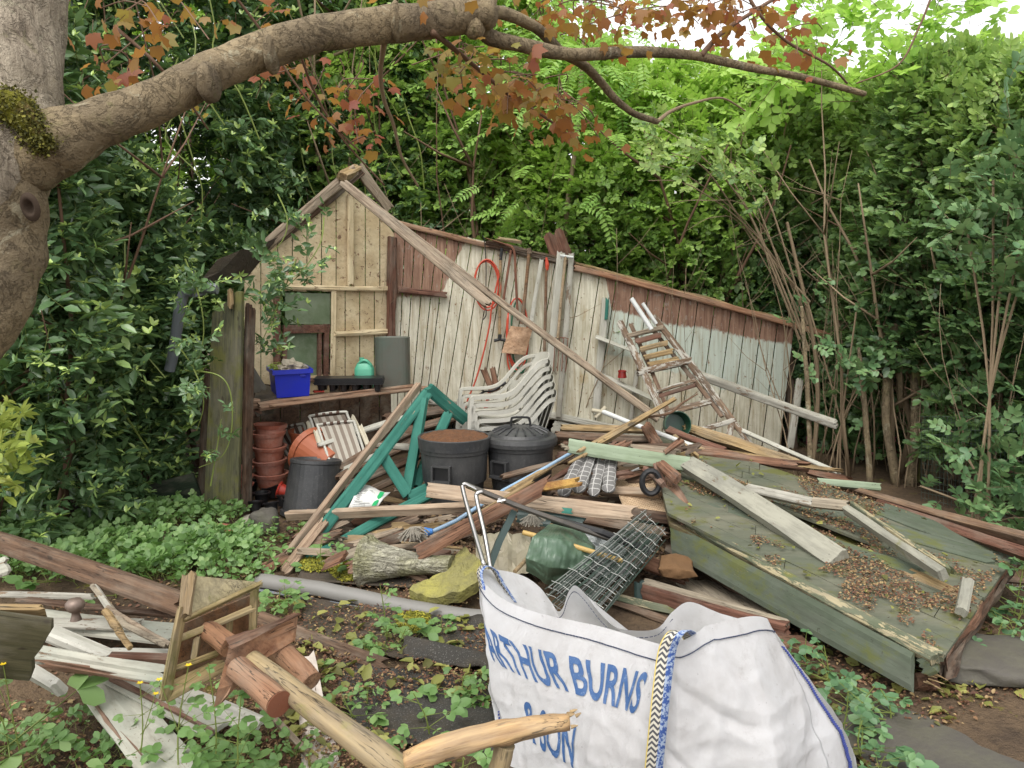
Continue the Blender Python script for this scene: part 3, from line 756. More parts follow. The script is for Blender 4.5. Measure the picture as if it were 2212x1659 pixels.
fm = Fol(); mv = np.array([tuple(v.co) for o_m in mp.children if o_m.name.startswith('moss_cushion') for v in o_m.data.vertices]) + np.array(mp.location); mv = np.repeat(mv, 22, 0) + rng.normal(0, .008, (len(mv) * 22, 3)); nm_ = len(mv)
fm.add([(T_leaf(.35)[0], T_leaf(.35)[1], np.zeros(6), np.zeros((0, 3)), np.zeros((0, 4), int))], mv, rng.normal(0, 1, (nm_, 3)) + np.array([0, -.5, .6]), rng.normal(0, .5, (nm_, 3)) + np.array([0, -.5, .8]), rng.uniform(.004, .011, nm_), rng.uniform(0, 1, nm_))
fm.build(mp, m_leaf('trunk moss', ['3c3e1c', '5c5a24', '7c7830'], .1, .9), None, ln='moss')
c = P(62, 447, 1.925)
MB().lathe(c, [(.0, -.014), (.009, -.01), (.012, .0), (.017, .003), (.024, -.006)], 18, Matrix.Rotation(R(100), 3, 'X') @ Matrix.Scale(1.5, 3, Vector((0, 1, .3)))).build('knot_hole', m_plain('dark knot hollow', '3c2e22', .9, .3), mp, smooth=True)
def br(pts, r0, r1, mat=BARK, name='branch', n=9):
    q = smooth_path(pts, 8); return MB().tube(q, lerp_list([r0, r1], len(q)), n, wob=.12).build(name, mat, mp, smooth=True)
br([P(1035, 55, 2.4), P(1060, 80, 2.45), P(1130, 98, 2.5), P(1240, 117, 2.6), P(1380, 112, 2.75), P(1500, 120, 2.9), P(1620, 146, 3.0), P(1740, 168, 3.1), P(1868, 203, 3.2)], .026, .011)
br([P(1050, 25, 2.42), P(1100, 32, 2.5), P(1165, 65, 2.6), P(1210, 110, 2.68), P(1260, 140, 2.75), P(1300, 180, 2.85), P(1330, 215, 2.9), P(1370, 245, 3.0), P(1420, 263, 3.1)], .02, .011)
br([P(1420, 263, 3.1), P(1450, 240, 3.15), P(1500, 222, 3.2), P(1560, 212, 3.3), P(1610, 240, 3.4)], .008, .003, TWIGL)
br([P(935, 70, 2.3), P(980, 105, 2.45), P(1040, 155, 2.6), P(1100, 205, 2.75), P(1180, 255, 2.9), P(1240, 300, 3.0)], .009, .004, TWIG)
br([P(832, 90, 2.3), P(822, 150, 2.4), P(828, 210, 2.5), P(850, 270, 2.6), P(868, 340, 2.7), P(903, 402, 2.8)], .008, .004, TWIGL)
br([P(1055, 20, 2.4), P(1070, -30, 2.4), P(1080, -90, 2.4)], .02, .015)
br([P(1515, 120, 2.9), P(1560, 70, 2.95), P(1620, 30, 3.0), P(1700, -20, 3.1)], .01, .006, TWIG)
br([P(1600, -40, 3.0), P(1640, 30, 3.0), P(1700, 90, 3.1), P(1790, 140, 3.2), P(1830, 180, 3.3)], .007, .004, TWIG)
br([P(480, -40, 2.6), P(560, 60, 2.7), P(660, 210, 2.8), P(780, 330, 2.9)], .005, .003, TWIG)
br([P(250, 60, 2.5), P(330, 130, 2.5), P(400, 210, 2.6), P(450, 280, 2.7)], .006, .003, TWIG)
br([P(640, 90, 2.6), P(680, 200, 2.8), P(740, 300, 2.9), P(830, 400, 3.0)], .005, .003, TWIG)
br([P(2020, -30, 3.4), P(1985, 60, 3.4), P(1940, 140, 3.4), P(1850, 180, 3.4)], .005, .003, TWIG)
f = Fol()
mtw = MB()
def mleaves(u, v, su, sv, Y, n, h, s=.06):
    n = int(n * 1.35)
    for k in range(max(1, n // 7)):
        a = P(rnd.gauss(u, su * .8), v - sv * rnd.uniform(.8, 2.0), Y); b = P(rnd.gauss(u, su), rnd.gauss(v, sv), Y + rnd.uniform(-.2, .2))
        mtw.tube(smooth_path([a, (a + b) / 2 + Vector((rnd.uniform(-.04, .04), 0, .02)), b], 3), .0022, 4)
    q = np.array([P(rnd.gauss(u, su), rnd.gauss(v, sv), rnd.uniform(Y - .25, Y + .25)) for _ in range(n)])
    f.add(TM, q, rng.normal(0, .8, (n, 3)) + np.array([.2, -.3, -.5]), rng.normal(0, .45, (n, 3)) + np.array([0, -.75, .75]), min(s, .06) * .72 * rng.uniform(.5, 1.2, n), h + rng.normal(0, .2, n))
mleaves(300, 40, 70, 30, 2.6, 26, .5); mleaves(235, 150, 50, 30, 2.6, 12, .4, .07); mleaves(560, 20, 70, 14, 2.8, 10, .45)
mleaves(440, 236, 6, 4, 2.7, 2, .95, .07); mleaves(680, 200, 55, 40, 2.9, 26, .2); mleaves(760, 215, 40, 45, 2.9, 22, .12); mleaves(790, 300, 25, 12, 2.9, 6, .2)
mleaves(1000, 130, 50, 30, 2.6, 34, .8, .075); mleaves(1060, 160, 40, 25, 2.7, 18, .5, .08); mleaves(1110, 205, 45, 28, 2.8, 40, .6, .065); mleaves(1190, 235, 45, 35, 2.95, 46, .45, .065); mleaves(1250, 270, 30, 30, 3.0, 16, .4, .06)
mleaves(1200, 30, 60, 22, 2.8, 40, .5); mleaves(1330, 25, 60, 18, 2.9, 34, .45); mleaves(1450, 30, 60, 22, 3.0, 40, .45); mleaves(1560, 15, 60, 16, 3.0, 26, .4); mleaves(1620, 75, 60, 35, 3.1, 26, .25, .07); mleaves(1730, 90, 40, 30, 3.2, 18, .2, .07)
mleaves(900, -5, 60, 10, 2.4, 8, .5); mleaves(1260, 90, 70, 14, 2.8, 14, .4, .07); mleaves(600, 120, 40, 20, 3.0, 8, .4, .06)
f.build(mp, L_MAPLE, TWIG, tn='leaf_stalks')
mtw.build('twigs', TWIG, mp)['kind'] = 'stuff'
# ================================================================== THE SHED
GP = Pl((-2.15, 6.35), (-1.12, 7.3), 0.02)          # gable wall
AP = P(850, 700, 7.3); BP = P(1715, 850, 7.5)
WP = Pl((AP.x, AP.y), (BP.x, BP.y), 0.03)            # long wall
def wall_boards(pl, top, bot, seams, mat, par, name, thick=.018, lines=None, off=0.0):
    """boards as separate slabs in one mesh; top(u0), bot(u) give v; seams list of (u_top, u_bottom)"""
    V = []; F = []; A = {k: [] for k in (lines or {})}
    for (a, b) in zip(seams[:-1], seams[1:]):
        gap = .9; w = rnd.uniform(-.004, .004)
        n = 8; b0 = len(V)
        for i in range(n + 1):
            f = i / n
            for (s, g) in ((a, gap), (b, -gap)):
                u0 = s[0] + g; u1 = s[1] + g; v0 = top(u0); v1 = bot(u1)
                u = u0 + (u1 - u0) * f; v = v0 + (v1 - v0) * f
                if i == n: v += rnd.uniform(-3, 3)
                for d in (w, w - thick):
                    V.append(pl.hit(u, v, off + d))
                    for k, fn in (lines or {}).items(): A[k].append(fn(u, v))
        for i in range(n):
            o = b0 + i * 4; p = o + 4
            F += [(o, p, p + 2, o + 2), (o + 1, o + 3, p + 3, p + 1), (o, o + 1, p + 1, p), (o + 2, p + 2, p + 3, o + 3)]
        F += [(b0, b0 + 2, b0 + 3, b0 + 1)]; e = b0 + n * 4; F += [(e, e + 1, e + 3, e + 2)]
    return put(name, V, F, mat, par, attrs=A)
def interp(pts): xs_ = [p[0] for p in pts]; ys_ = [p[1] for p in pts]; return lambda u: float(np.interp(u, xs_, ys_))
# two-tone wall paint: red stain above an irregular line, then cream or mint
def m_wall():
    t = NT('flaking wall boards')
    g = t.noise((30, 30, 1.4), 1.5, 6, .65, .5); big = t.noise((2, 2, 1), 3, 6, .7, 0, 4); fl = t.noise((7, 7, 3), 5, 7, .72, .3, 8)
    red = t.mix(t.step(g, .35, .65), C('6c4e40'), C('9a7c68')); red = t.mix(t.math('MULTIPLY', t.step(fl, .58, .62), .6), red, C('9a9288'))
    red = t.mix(t.math('MULTIPLY', t.step(big, .5, .72), .5), red, C('4a2e22'))
    cream = t.mix(t.step(t.math('ADD', t.math('MULTIPLY', g, .5), t.math('MULTIPLY', big, .5)), .42, .62), C('d2cebc'), C('a8a28c'))
    mint = t.mix(t.step(g, .3, .7), C('c2cabe'), C('b0b8ac'))
    lt = t.mix(t.step(t.math('ADD', t.attr('mint'), t.math('MULTIPLY', t.math('SUBTRACT', big, .5), .25)), -.01, .01), mint, cream)
    st = t.noise((16, 16, .8), 2.2, 5, .7, .4, 14)
    lt = t.mix(t.math('MULTIPLY', t.step(st, .48, .72), .7), lt, C('8a7450'))
    lt = t.mix(t.math('MULTIPLY', t.step(fl, .62, .65), .9), lt, C('7a5c40'))
    lt = t.mix(t.math('MULTIPLY', t.step(t.noise(scale=26, detail=3, off=17), .68, .72), .65), lt, C('4c3a2a'))
    lt = t.mix(t.math('MULTIPLY', t.step(t.noise((3, 3, 2), 2, 3, .5, .2, 22), .66, .74), .4), lt, C('a58a58'))
    e = t.math('ADD', t.attr('line'), t.math('MULTIPLY', t.math('SUBTRACT', fl, .5), .12))
    c = t.mix(t.step(e, -.012, .012), red, lt)
    return t.fin(c, .8, t.math('ADD', g, fl), .45, .006, spec=.3)
WALLM = m_wall()
wt = interp([(850, 474), (1050, 522), (1235, 572), (1720, 706)])
wb = interp([(850, 900), (960, 895), (1190, 905), (1340, 940), (1600, 962), (1700, 985)])
line_f = interp([(850, 640), (962, 640), (964, 600), (992, 545), (1008, 524), (1020, 490), (1300, 560), (1302, 668), (1340, 672), (1400, 690), (1440, 702), (1500, 706), (1560, 716), (1610, 728), (1660, 738), (1720, 742)])
mint_f = interp([(850, 400), (1300, 400), (1301, 760), (1450, 800), (1560, 840), (1720, 868)])
PXM = 7.4 / FOC
seams = []
tops = [852, 876, 898, 922, 946, 968, 994, 1020, 1046, 1070, 1096, 1122, 1148, 1174, 1200, 1226, 1258, 1296, 1332, 1368, 1402, 1438, 1472, 1508, 1544, 1580, 1612, 1646, 1680, 1716]
for u in tops:
    sh = np.interp(u, [850, 1000, 1150, 1300, 1500, 1716], [-10, -62, -62, -50, -42, -34])
    seams.append((u, u + sh))
bw = thing('shed_wall', 'long leaning shed wall of white and mint boards with a red brown band, sinking to the right', 'wall', (AP.x, AP.y, 0))
wall_boards(WP, wt, wb, seams, WALLM, bw, 'boarding', lines={'line': lambda u, v: (v - line_f(u)) * PXM, 'mint': lambda u, v: (v - mint_f(u)) * PXM})
def wp(u, v, o=.0): return WP.hit(u, v, o)
wn_ = WP.n
plank('top_rail', None, wp(862, 482, .03), wp(1052, 530, .03), .045, .05, m_wood('top rail wood', '6a4a38', 'a07e62', dirt=.4), n=wn_, par=bw, j=(.01, .03))
plank('top_rail', None, wp(1048, 526, .03), wp(1240, 570, .03), .055, .045, W_DARK, n=wn_, par=bw, j=(.03, .03), rough=.012)
plank('top_rail', None, wp(1240, 578, .04), wp(1812, 730, .04), .052, .05, m_wood('long rail wood', '7a523c', 'ac8468', dirt=.3), n=wn_, par=bw, j=(.01, .03))
plank('rail_cap', None, wp(1238, 566, .02), wp(1700, 692, .02), .03, .05, W_SPL, n=wn_, par=bw, j=(.03, .05), rough=.01)
plank('nailing_batten', None, wp(862, 626, .04), wp(964, 637, .05), .055, .05, W_RED, n=wn_, par=bw)
plank('bottom_rail', None, wp(1185, 895, .03), wp(1345, 928, .03), .06, .04, W_WHITE2, n=wn_, par=bw, j=(.02, .02))
plank('skirting_board', None, wp(1192, 921, .02), wp(1420, 962, .02), .12, .02, W_WHITE2, n=wn_, par=bw, j=(.02, .02))
plank('bottom_rail', None, wp(930, 868, .03), wp(1008, 878, .03), .05, .05, W_WHITE, n=wn_, par=bw, j=(.03, .03), rough=.01)
plank('shelf_support', None, wp(1308, 645, .045), wp(1286, 893, .045), .065, .045, W_WHITE2, n=wn_, par=bw)
plank('teal_batten_end', None, wp(1312, 646, .07), wp(1309, 690, .07), .03, .03, W_TEAL, n=wn_, par=bw, j=(.03, 0))
plank('shelf', None, wp(1287, 727, .10), wp(1362, 756, .10), .11, .018, W_WHITE2, n=(0, -.25, 1), par=bw)
plank('shelf', None, wp(1304, 812, .11), wp(1412, 862, .11), .13, .018, W_WHITE2, n=(0, -.2, 1), par=bw)
plank('upright_batten', None, wp(1376, 800, .05), wp(1362, 905, .05), .04, .035, W_WHITE, n=wn_, par=bw)
plank('corner_post', None, wp(1700, 745, -.10), wp(1712, 985, -.10), .09, .06, W_DARK, n=wn_, par=bw)
plank('inner_upright', None, wp(1212, 545, .05), wp(1186, 800, .05), .075, .035, W_WHITE2, n=wn_, par=bw)
plank('corner_upright', None, wp(1234, 548, .06), wp(1206, 900, .06), .05, .05, W_WHITE, n=wn_, par=bw)
plank('leaning_lath', None, wp(1170, 560, .06), wp(1142, 730, .06), .035, .015, W_WHITE2, n=wn_, par=bw)

gw = thing('shed_gable', 'cream boarded gable end of the shed with two dirty window panes', 'wall', (-1.6, 6.4, 0))
def gp(u, v, o=0.0): return GP.hit(u, v, o)
gtop = interp([(525, 600), (745, 380), (852, 505)]); gn = GP.n
def seg_boards(u0, u1, n, top, bot, mat, name, off=0.0):
    s = [(u0 + (u1 - u0) * i / n, u0 + (u1 - u0) * i / n) for i in range(n + 1)]
    wall_boards(GP, top, bot, s, mat, gw, name, off=off)
seg_boards(527, 600, 2, gtop, lambda u: 830, W_CREAM, 'side_boarding')
seg_boards(600, 852, 8, gtop, lambda u: 628, W_CREAM, 'upper_boarding')
seg_boards(714, 840, 4, lambda u: 626, lambda u: 830, W_CREAM, 'lower_boarding')
seg_boards(520, 905, 9, lambda u: 828, interp([(520, 1110), (905, 960)]), W_DARK, 'shade_toned_lower_boarding', -.01)  # dark wood colour stands in for the shade under the shelf
plank('window_board', None, gp(655, 850, .0), gp(655, 812, .0), .5, .02, W_CREAM, n=gn, par=gw)
plank('batten', None, gp(598, 618, .03), gp(842, 624, .03), .04, .03, W_CREAM, n=gn, par=gw, rough=.006)
plank('batten', None, gp(722, 721, .03), gp(838, 716, .03), .045, .04, W_CREAM, n=gn, par=gw, rough=.006)
plank('centre_batten', None, gp(757, 420, .03), gp(757, 616, .03), .055, .03, W_CREAM, n=gn, par=gw)
plank('window_mullion_board', None, gp(722, 628, .025), gp(719, 820, .025), .05, .02, W_CREAM, n=gn, par=gw, rough=.006)
plank('corner_post', None, gp(848, 512, .05), gp(845, 740, .05), .075, .06, W_RED, n=gn, par=gw, rough=.006)
plank('verge_board', None, gp(768, 366, .06), gp(572, 533, .06), .09, .03, W_BATT, n=gn, par=gw, rough=.006, j=(.01, .05))
plank('verge_edge', None, gp(778, 372, .0), gp(600, 520, .0), .06, .10, W_DARK, n=gn, par=gw, rough=.01, j=(.01, .05))
plank('roof_board', None, gp(775, 366, -.03), gp(842, 452, -.03), .1, .04, W_BATT, n=gn, par=gw, rough=.01, j=(.03, .02))
plank('ridge_end', None, gp(738, 382, .12), gp(772, 366, .0), .09, .07, W_SPL, n=(0, -1, .3), par=gw, rough=.015, j=(.02, .02))
m = MB(); fl = [gp(600, 512, .1), gp(560, 530, .12), gp(520, 540, .2), gp(470, 560, .22), gp(440, 598, .2)]
lo_ = [gp(590, 530, .05), gp(545, 585, .02), gp(525, 610, .05), gp(490, 612, .15), gp(442, 612, .2)]
m.grid([fl, [(a + b) / 2 + Vector((0, -.03, 0)) for a, b in zip(fl, lo_)], lo_], .008, (0, -1, 0)); m.build('hanging_felt', FELTB, gw)
win = MB()
def gbar(m, u0, v0, u1, v1, w, o, t=.03):
    a, b = gp(u0, v0, o), gp(u1, v1, o); ax = (b - a) / 2; y = gn.cross(ax.normalized()).normalized() * w / 2
    m.box((a + b) / 2, ax, y, gn * t / 2)
for b_ in [(598, 632, 598, 834, .05), (705, 700, 703, 834, .045), (612, 707, 712, 705, .035), (612, 716, 708, 714, .035), (615, 720, 613, 834, .035), (690, 720, 689, 834, .03), (608, 820, 705, 820, .03)]: gbar(win, *b_, .02)
wf = win.build('window_frame', W_RED, gw)
m = MB(); m.grid([[gp(616, 632, .0), gp(714, 634, .0)], [gp(616, 700, .0), gp(714, 700, .0)]], .004, gn); m.build('window_pane', GLASS_D, gw)
m = MB(); m.grid([[gp(616, 720, .0), gp(690, 720, .0)], [gp(616, 825, .0), gp(690, 823, .0)]], .004, gn); m.build('window_pane', GLASS_D, gw)
# front rafters still hanging from the apex
plank('rafter', 'long pale rafter slanting from the gable apex down to the ladder foot', gp(748, 398, .25), P(1422, 905, 6.0), .055, .05, W_BATT, 'rafter', n=(0, -1, .25), j=(.02, .01), grp='rafters still hanging from the gable apex')
plank('rafter', 'short broken rafter hanging from the gable apex with a rotten black end', gp(742, 396, .28), P(1052, 655, 6.2), .07, .045, W_BATT, 'rafter', n=(0, -1, .25), j=(.02, .03), grp='rafters still hanging from the gable apex')
# big front post
post = thing('shed_post', 'broad algae green upright post at the open front of the shed, splintered at the top', 'post', G(500, 1115))
a_, b_ = P(495, 1122, 5.35), P(506, 648, 5.3); a_.z = 0.0
plank('board', None, a_ + Vector((-.05, 0, 0)), b_ + Vector((-.04, 0, 0)), .25, .05, W_POST, n=(-.1, -1, 0), par=post, j=(0, .02), skew=(0, -.16), taper=.82)
plank('side_board', None, a_ + Vector((.115, .02, 0)), b_ + Vector((.09, .05, -.05)), .07, .035, W_DARK, n=(1, -.7, 0), par=post, j=(0, .03))
plank('broken_top', None, P(500, 628, 5.25), P(500, 665, 5.25), .04, .035, W_SPL, n=(0, -1, 0), par=post, j=(.03, .03), rough=.01)
plank('dark_side_panel', None, P(445, 1130, 5.5), P(462, 800, 5.5), .2, .02, W_DARK, n=(-.6, -1, 0), par=post)
plank('shed_side_board', 'dark green side boarding of the shed low behind the evergreen bush', P(300, 1120, 5.5), P(440, 1085, 5.5), .45, .03, m_wood('dark green boards', '1e2a20', '2e3c2c', dirt=.3), 'board', n=(-.2, -1, 0))
m = MB(); m.tube(smooth_path([P(366, 800, 5.4), P(375, 760, 5.38), P(388, 670, 5.3), P(400, 632, 5.28), P(430, 622, 5.25), P(470, 624, 5.25)], 5), .036, 14)
for (a__, b__) in [((402, 632), (412, 618)), ((425, 614), (432, 640))]: m.tube([P(*a__, 5.28), P(*b__, 5.28)], .045, 14)
tag(m.build('drainpipe', PL_GREYD, smooth=False), 'slate grey plastic drainpipe bend beside the big green post', 'drainpipe')

# ------------------------------------------------------------------ shelf and what stands on it
sf = thing('workbench_shelf', 'rough pinkish plank shelf under the gable window', 'shelf', PZ(700, 860, .75))
sa, sb = PZ(560, 878, .76), PZ(905, 838, .76)
plank('shelf_top', None, sa + Vector((-.02, .12, 0)), sb + Vector((-.02, .12, 0)), .33, .02, W_SHELF, n=(0, 0, 1), par=sf, j=(.01, .03))
plank('front_edge', None, sa, sb, .055, .03, W_SHELF, n=(0, -1, 0), par=sf, j=(.02, .03), rough=.006)
plank('bracket_block', None, PZ(519, 875, .77), PZ(556, 871, .77), .07, .08, W_SHELF, n=(0, -1, 0), par=sf)
plank('bracket_block', None, PZ(519, 893, .71), PZ(560, 888, .71), .055, .06, W_RED, n=(0, -1, 0), par=sf)
def onshelf(u, v): return PZ(u, v, .775)
def box_tub(name, label, cat, pts, H_, wall, mat, parent_extra=None, tp=1.12):
    """open tapered tub; pts = 4 base corners"""
    th = thing(name, label, cat, sum(pts, Vector()) / 4)
    c = sum(pts, Vector()) / 4; m = MB()
    b = pts; tpz = [c + (p - c) * tp + Vector((0, 0, H_)) for p in b]
    ib = [c + (p - c) * .93 + Vector((0, 0, .01)) for p in b]; it = [c + (p - c) * (tp - .06) + Vector((0, 0, H_)) for p in b]
    V = b + tpz + it + ib; F = [(3, 2, 1, 0)]
    for i in range(4):
        k = (i + 1) % 4; F += [(i, k, 4 + k, 4 + i), (4 + i, 4 + k, 8 + k, 8 + i), (8 + i, 8 + k, 12 + k, 12 + i)]
    F.append((12, 13, 14, 15)); m.add(V, F); m.build('body', mat, th)
    r = MB(); ro = [c + (p - c) * (tp + .12) + Vector((0, 0, H_)) for p in b]
    for i in range(4):
        k = (i + 1) % 4; A, B = tpz[i], tpz[k]; A2, B2 = ro[i], ro[k]; dz = Vector((0, 0, .012)); dw = Vector((0, 0, -.022))
        r.add([A + dz, B + dz, B2 + dz, A2 + dz, B2 + dw, A2 + dw], [(0, 1, 2, 3), (3, 2, 4, 5)])
    r.build('rim', mat, th)
    return th, c
bx = [onshelf(600, 862), onshelf(668, 856), onshelf(672, 843), onshelf(575, 848)]
fa, fb = onshelf(598, 860), onshelf(668, 855)
bd = Vector((-.13, .30, 0))
crate, cc = box_tub('storage_crate', 'deep blue plastic crate on the left end of the shelf, filled with rubbish', 'crate', [fa, fb, fb + bd, fa + bd], .2, .01, PL_BLUE)
plank('handle_lip', None, fa * .25 + fb * .75 + Vector((-.05, -.02, .165)), fa * .1 + fb * .9 + Vector((.0, -.02, .165)), .04, .02, PL_BLUE, n=(0, -1, 0), par=crate)
def crumple(name, label, cat, c, r, mat, seed=0, amp=.5, par=None, fl=1.0):
    m = MB(); V = []; F = []; nn, mm = 22, 12
    for i in range(mm + 1):
        for k in range(nn):
            a1 = math.pi * i / mm; a2 = 2 * math.pi * k / nn; d = Vector((math.sin(a1) * math.cos(a2), math.sin(a1) * math.sin(a2), math.cos(a1)))
            s = 1 + amp * (noise.noise(d * 1.6 + Vector((seed, 0, 0))) + .6 * noise.noise(d * 4 + Vector((0, seed, 0))))
            V.append(Vector(c) + Vector((d.x * r[0], d.y * r[1], d.z * r[2])) * s)
    for i in range(mm):
        for k in range(nn): F.append((i * nn + k, i * nn + (k + 1) % nn, (i + 1) * nn + (k + 1) % nn, (i + 1) * nn + k))
    m.add(V, F); o = m.build(name, mat, par, smooth=fl > 1)
    if not par: tag(o, label, cat)
    return o
crumple('crumpled_rag', 'crumpled off-white rag lying in the blue crate', 'rag', cc + Vector((.02, -.05, .21)), (.1, .09, .05), m_plain('grubby rag', 'b8ae9c', .9, .6, '6a5a48', ds=18, bump=.3), 4, .8)
sprig('broken leafy twig lying in the blue crate', [cc + Vector((-.1, -.08, .2)), cc + Vector((-.05, -.1, .26))], 3, .09, L_YEL, TL, .4, .03)
p = onshelf(781, 842) + Vector((0, .14, 0)); wc = thing('watering_can', 'mint green plastic jerrycan with moulded handle on the shelf', 'can', p)
w2 = .077; m = MB(); q = []
for z, s in [(0, .92), (.02, 1), (.155, 1), (.16, .98), (.2, .75), (.225, .45), (.235, .3)]:
    q.append([p + Vector((math.copysign(abs(math.cos(t_)) ** .5, math.cos(t_)) * w2 * s, math.copysign(abs(math.sin(t_)) ** .5, math.sin(t_)) * .07 * s, z)) for t_ in [2 * math.pi * k / 24 for k in range(25)]])
m.grid(q); m.build('body', PL_MINT, wc, smooth=True)
MB().tube(smooth_path([p + Vector((-.05, -.03, .185)), p + Vector((-.01, -.045, .225)), p + Vector((.03, -.045, .225)), p + Vector((.06, -.03, .18))], 4), .013, 8).build('handle', PL_MINT, wc, smooth=True)
MB().lathe(p + Vector((-.02, 0, .22)), [(.02, 0), (.02, .03), (.0, .03)], 12).build('cap', PL_MINT, wc)
p = onshelf(843, 838) + Vector((0, .16, 0)); m = MB(); q = []
for z in (0, .2, .41): q.append([p + Vector((math.copysign(abs(math.cos(t_)) ** .6, math.cos(t_)) * .145, math.copysign(abs(math.sin(t_)) ** .6, math.sin(t_)) * .1, z)) for t_ in [2 * math.pi * k / 24 for k in range(25)]])
q.append([p + (x - p) * .93 + Vector((0, 0, .03)) for x in q[-1]]); q.append([p + (x - p) * .4 + Vector((0, 0, .05)) for x in q[2]])
for k in range(25): q[3][k].z = p.z + .412; q[4][k].z = p.z + .36
m.grid(q); tag(m.build('metal_tin', METALG), 'tall dull green metal tin with rusty open top on the shelf', 'tin')
p = onshelf(752, 846); tr = thing('seed_tray', 'stack of black seed trays flecked with cobweb on the shelf', 'tray', p)
m = MB()
for i in range(5): m.box(p + Vector((rnd.uniform(-.005, .005), .08, .06 + i * .011)), (.27, .02, 0), (-.01, .1, 0), (0, 0, .004))
m.build('tray_stack', PL_POT, tr)
m = MB()
for i in range(6):
    for jj in range(2): m.lathe(p + Vector((-.22 + i * .09, .03 + jj * .1, .0)), [(.022, 0), (.03, .055)], 10, cap0=True)
m.build('cell', PL_POT, tr)
q = [onshelf(685, 830), onshelf(720, 812), onshelf(800, 806), onshelf(850, 808), onshelf(862, 818), onshelf(858, 835)]
tag(MB().tube(smooth_path([x + Vector((0, 0, .05)) for x in q[:-1]] + [q[-1]], 5), .008, 8).build('copper_pipe', COPPER), 'bent copper coloured pipe lying behind the seed trays', 'pipe')
crumple('wire_scraps', 'dark scraps of metal and wire beside the mint can', 'scrap', onshelf(745, 822) + Vector((0, .1, .03)), (.12, .05, .03), RUST, 9, 1.0)
plank('red_packet', 'small red and white torn packet beside the blue crate', onshelf(680, 846), onshelf(696, 845), .06, .015, PL_RED, 'packet', n=(0, 0, 1))
m = MB(); q = [[PZ(545, 872, .77), PZ(596, 862, .77)], [PZ(548, 888, .72), PZ(592, 880, .72)], [PZ(556, 900, .68), PZ(590, 893, .68)]]
m.grid([[PZ(560, 822, .80), PZ(612, 850, .80)]] + q, .006, (0, -1, .3)); tag(m.build('felt_offcut', FELTB), 'dark brown flap of felt folded over the shelf edge', 'felt')
plank('slate_offcut', 'dark triangular slate leaning left of the blue crate', P(560, 845, 5.75), P(540, 790, 5.8), .12, .01, STONED, 'slate', n=(0, -1, .2), taper=.3)

# ------------------------------------------------------------------ under the shelf
def pot(name, label, cat, c, r0, r1, h_, mat, M=None, rim=.03, grp=None, inv=False, n=28):
    M = M or Matrix.Identity(3); th = thing(name, label, cat, c, grp)
    pr = [(0.001, .006), (r0 * .93, .006), (r1 * .93, h_ - .002)]
    out = [(r0 * .9, 0), (r0, 0.003), (r0 + (r1 - r0) * (1 - rim * 1.4 / h_), h_ - rim)]
    MB().lathe(c, [(.001, 0)] + out, n, M).lathe(c, pr, n, M).build('wall', mat, th, smooth=False)
    rr = r0 + (r1 - r0) * (1 - rim / h_)
    MB().lathe(c, [(rr, h_ - rim), (rr + .008, h_ - rim), (r1 + .01, h_ - .003), (r1 + .004, h_), (r1 * .93, h_), (r1 * .9, h_ - rim)], n, M).build('rim', mat, th, smooth=False)
    return th
def tilt(ax, ay, az=0): return (Matrix.Rotation(R(az), 3, 'Z') @ Matrix.Rotation(R(ay), 3, 'Y') @ Matrix.Rotation(R(ax), 3, 'X'))
base = P(577, 1040, 5.72); base.z = .1
for i, (dz, lab) in enumerate([(0, 'bottom terracotta pot of the tall stack beside the big post'), (.105, 'second terracotta pot from the floor in the tall stack'), (.21, 'third terracotta pot from the floor, with pale limescale'), (.315, 'terracotta pot upside down above the belly of the stack'), (.37, 'topmost terracotta pot of the tall stack with wide rim')]):
    pot('plant_pot', lab, 'flower pot', base + Vector((rnd.uniform(-.008, .008), .1, dz)), .095, .122 if i < 4 else .115, .115, TERRA, tilt(rnd.uniform(-3, 3), rnd.uniform(-3, 3)), .03, 'terracotta pots stacked under the shelf')
pot('plant_pot', 'orange terracotta pot standing right of the tall stack', 'flower pot', base + Vector((.2, .28, .26)), .085, .11, .14, TERRA2, tilt(3, 5), .03, 'terracotta pots stacked under the shelf')
pot('plant_pot', 'orange pot under another behind the black tub', 'flower pot', base + Vector((.2, .28, .13)), .085, .11, .15, TERRA2, tilt(3, 5), .03, 'terracotta pots stacked under the shelf')
for i, lab in enumerate(['lowest small terracotta pot against the big post', 'middle small terracotta pot against the big post', 'upper small terracotta pot against the big post']):
    pot('plant_pot', lab, 'flower pot', P(524, 1062, 5.6) + Vector((0, .0, -.02 + i * .06)), .06, .075, .085, TERRA, None, .02, 'terracotta pots stacked under the shelf')
pot('plant_pot', 'large orange pot lying on its side behind the upturned black tub', 'flower pot', P(722, 1010, 5.62), .12, .18, .3, TERRA2, tilt(0, -72, -38), .045)
pot('plant_pot', 'small red pot lying on its side on the black pots', 'flower pot', G(622, 1092) + Vector((0, .05, .08)), .04, .055, .085, PL_RED, tilt(20, 70, 200), .015)
tb = P(676, 1108, 5.35); tb.z = 0.03
tubt = thing('plant_tub', 'big black plant tub turned upside down under the shelf', 'tub', tb)
MB().lathe(tb, [(.215, 0), (.225, .0), (.222, .03), (.208, .035), (.172, .36), (.165, .372), (.15, .375), (.145, .366), (.02, .366), (.018, .35), (.001, .35)], 36, tilt(-8, 3)).build('wall', PL_BLACK, tubt)
MB().lathe(tb, [(.174, .355), (.178, .36), (.175, .38), (.165, .385), (.158, .372)], 36, tilt(-8, 3)).build('base_ring', PL_BLACK, tubt)
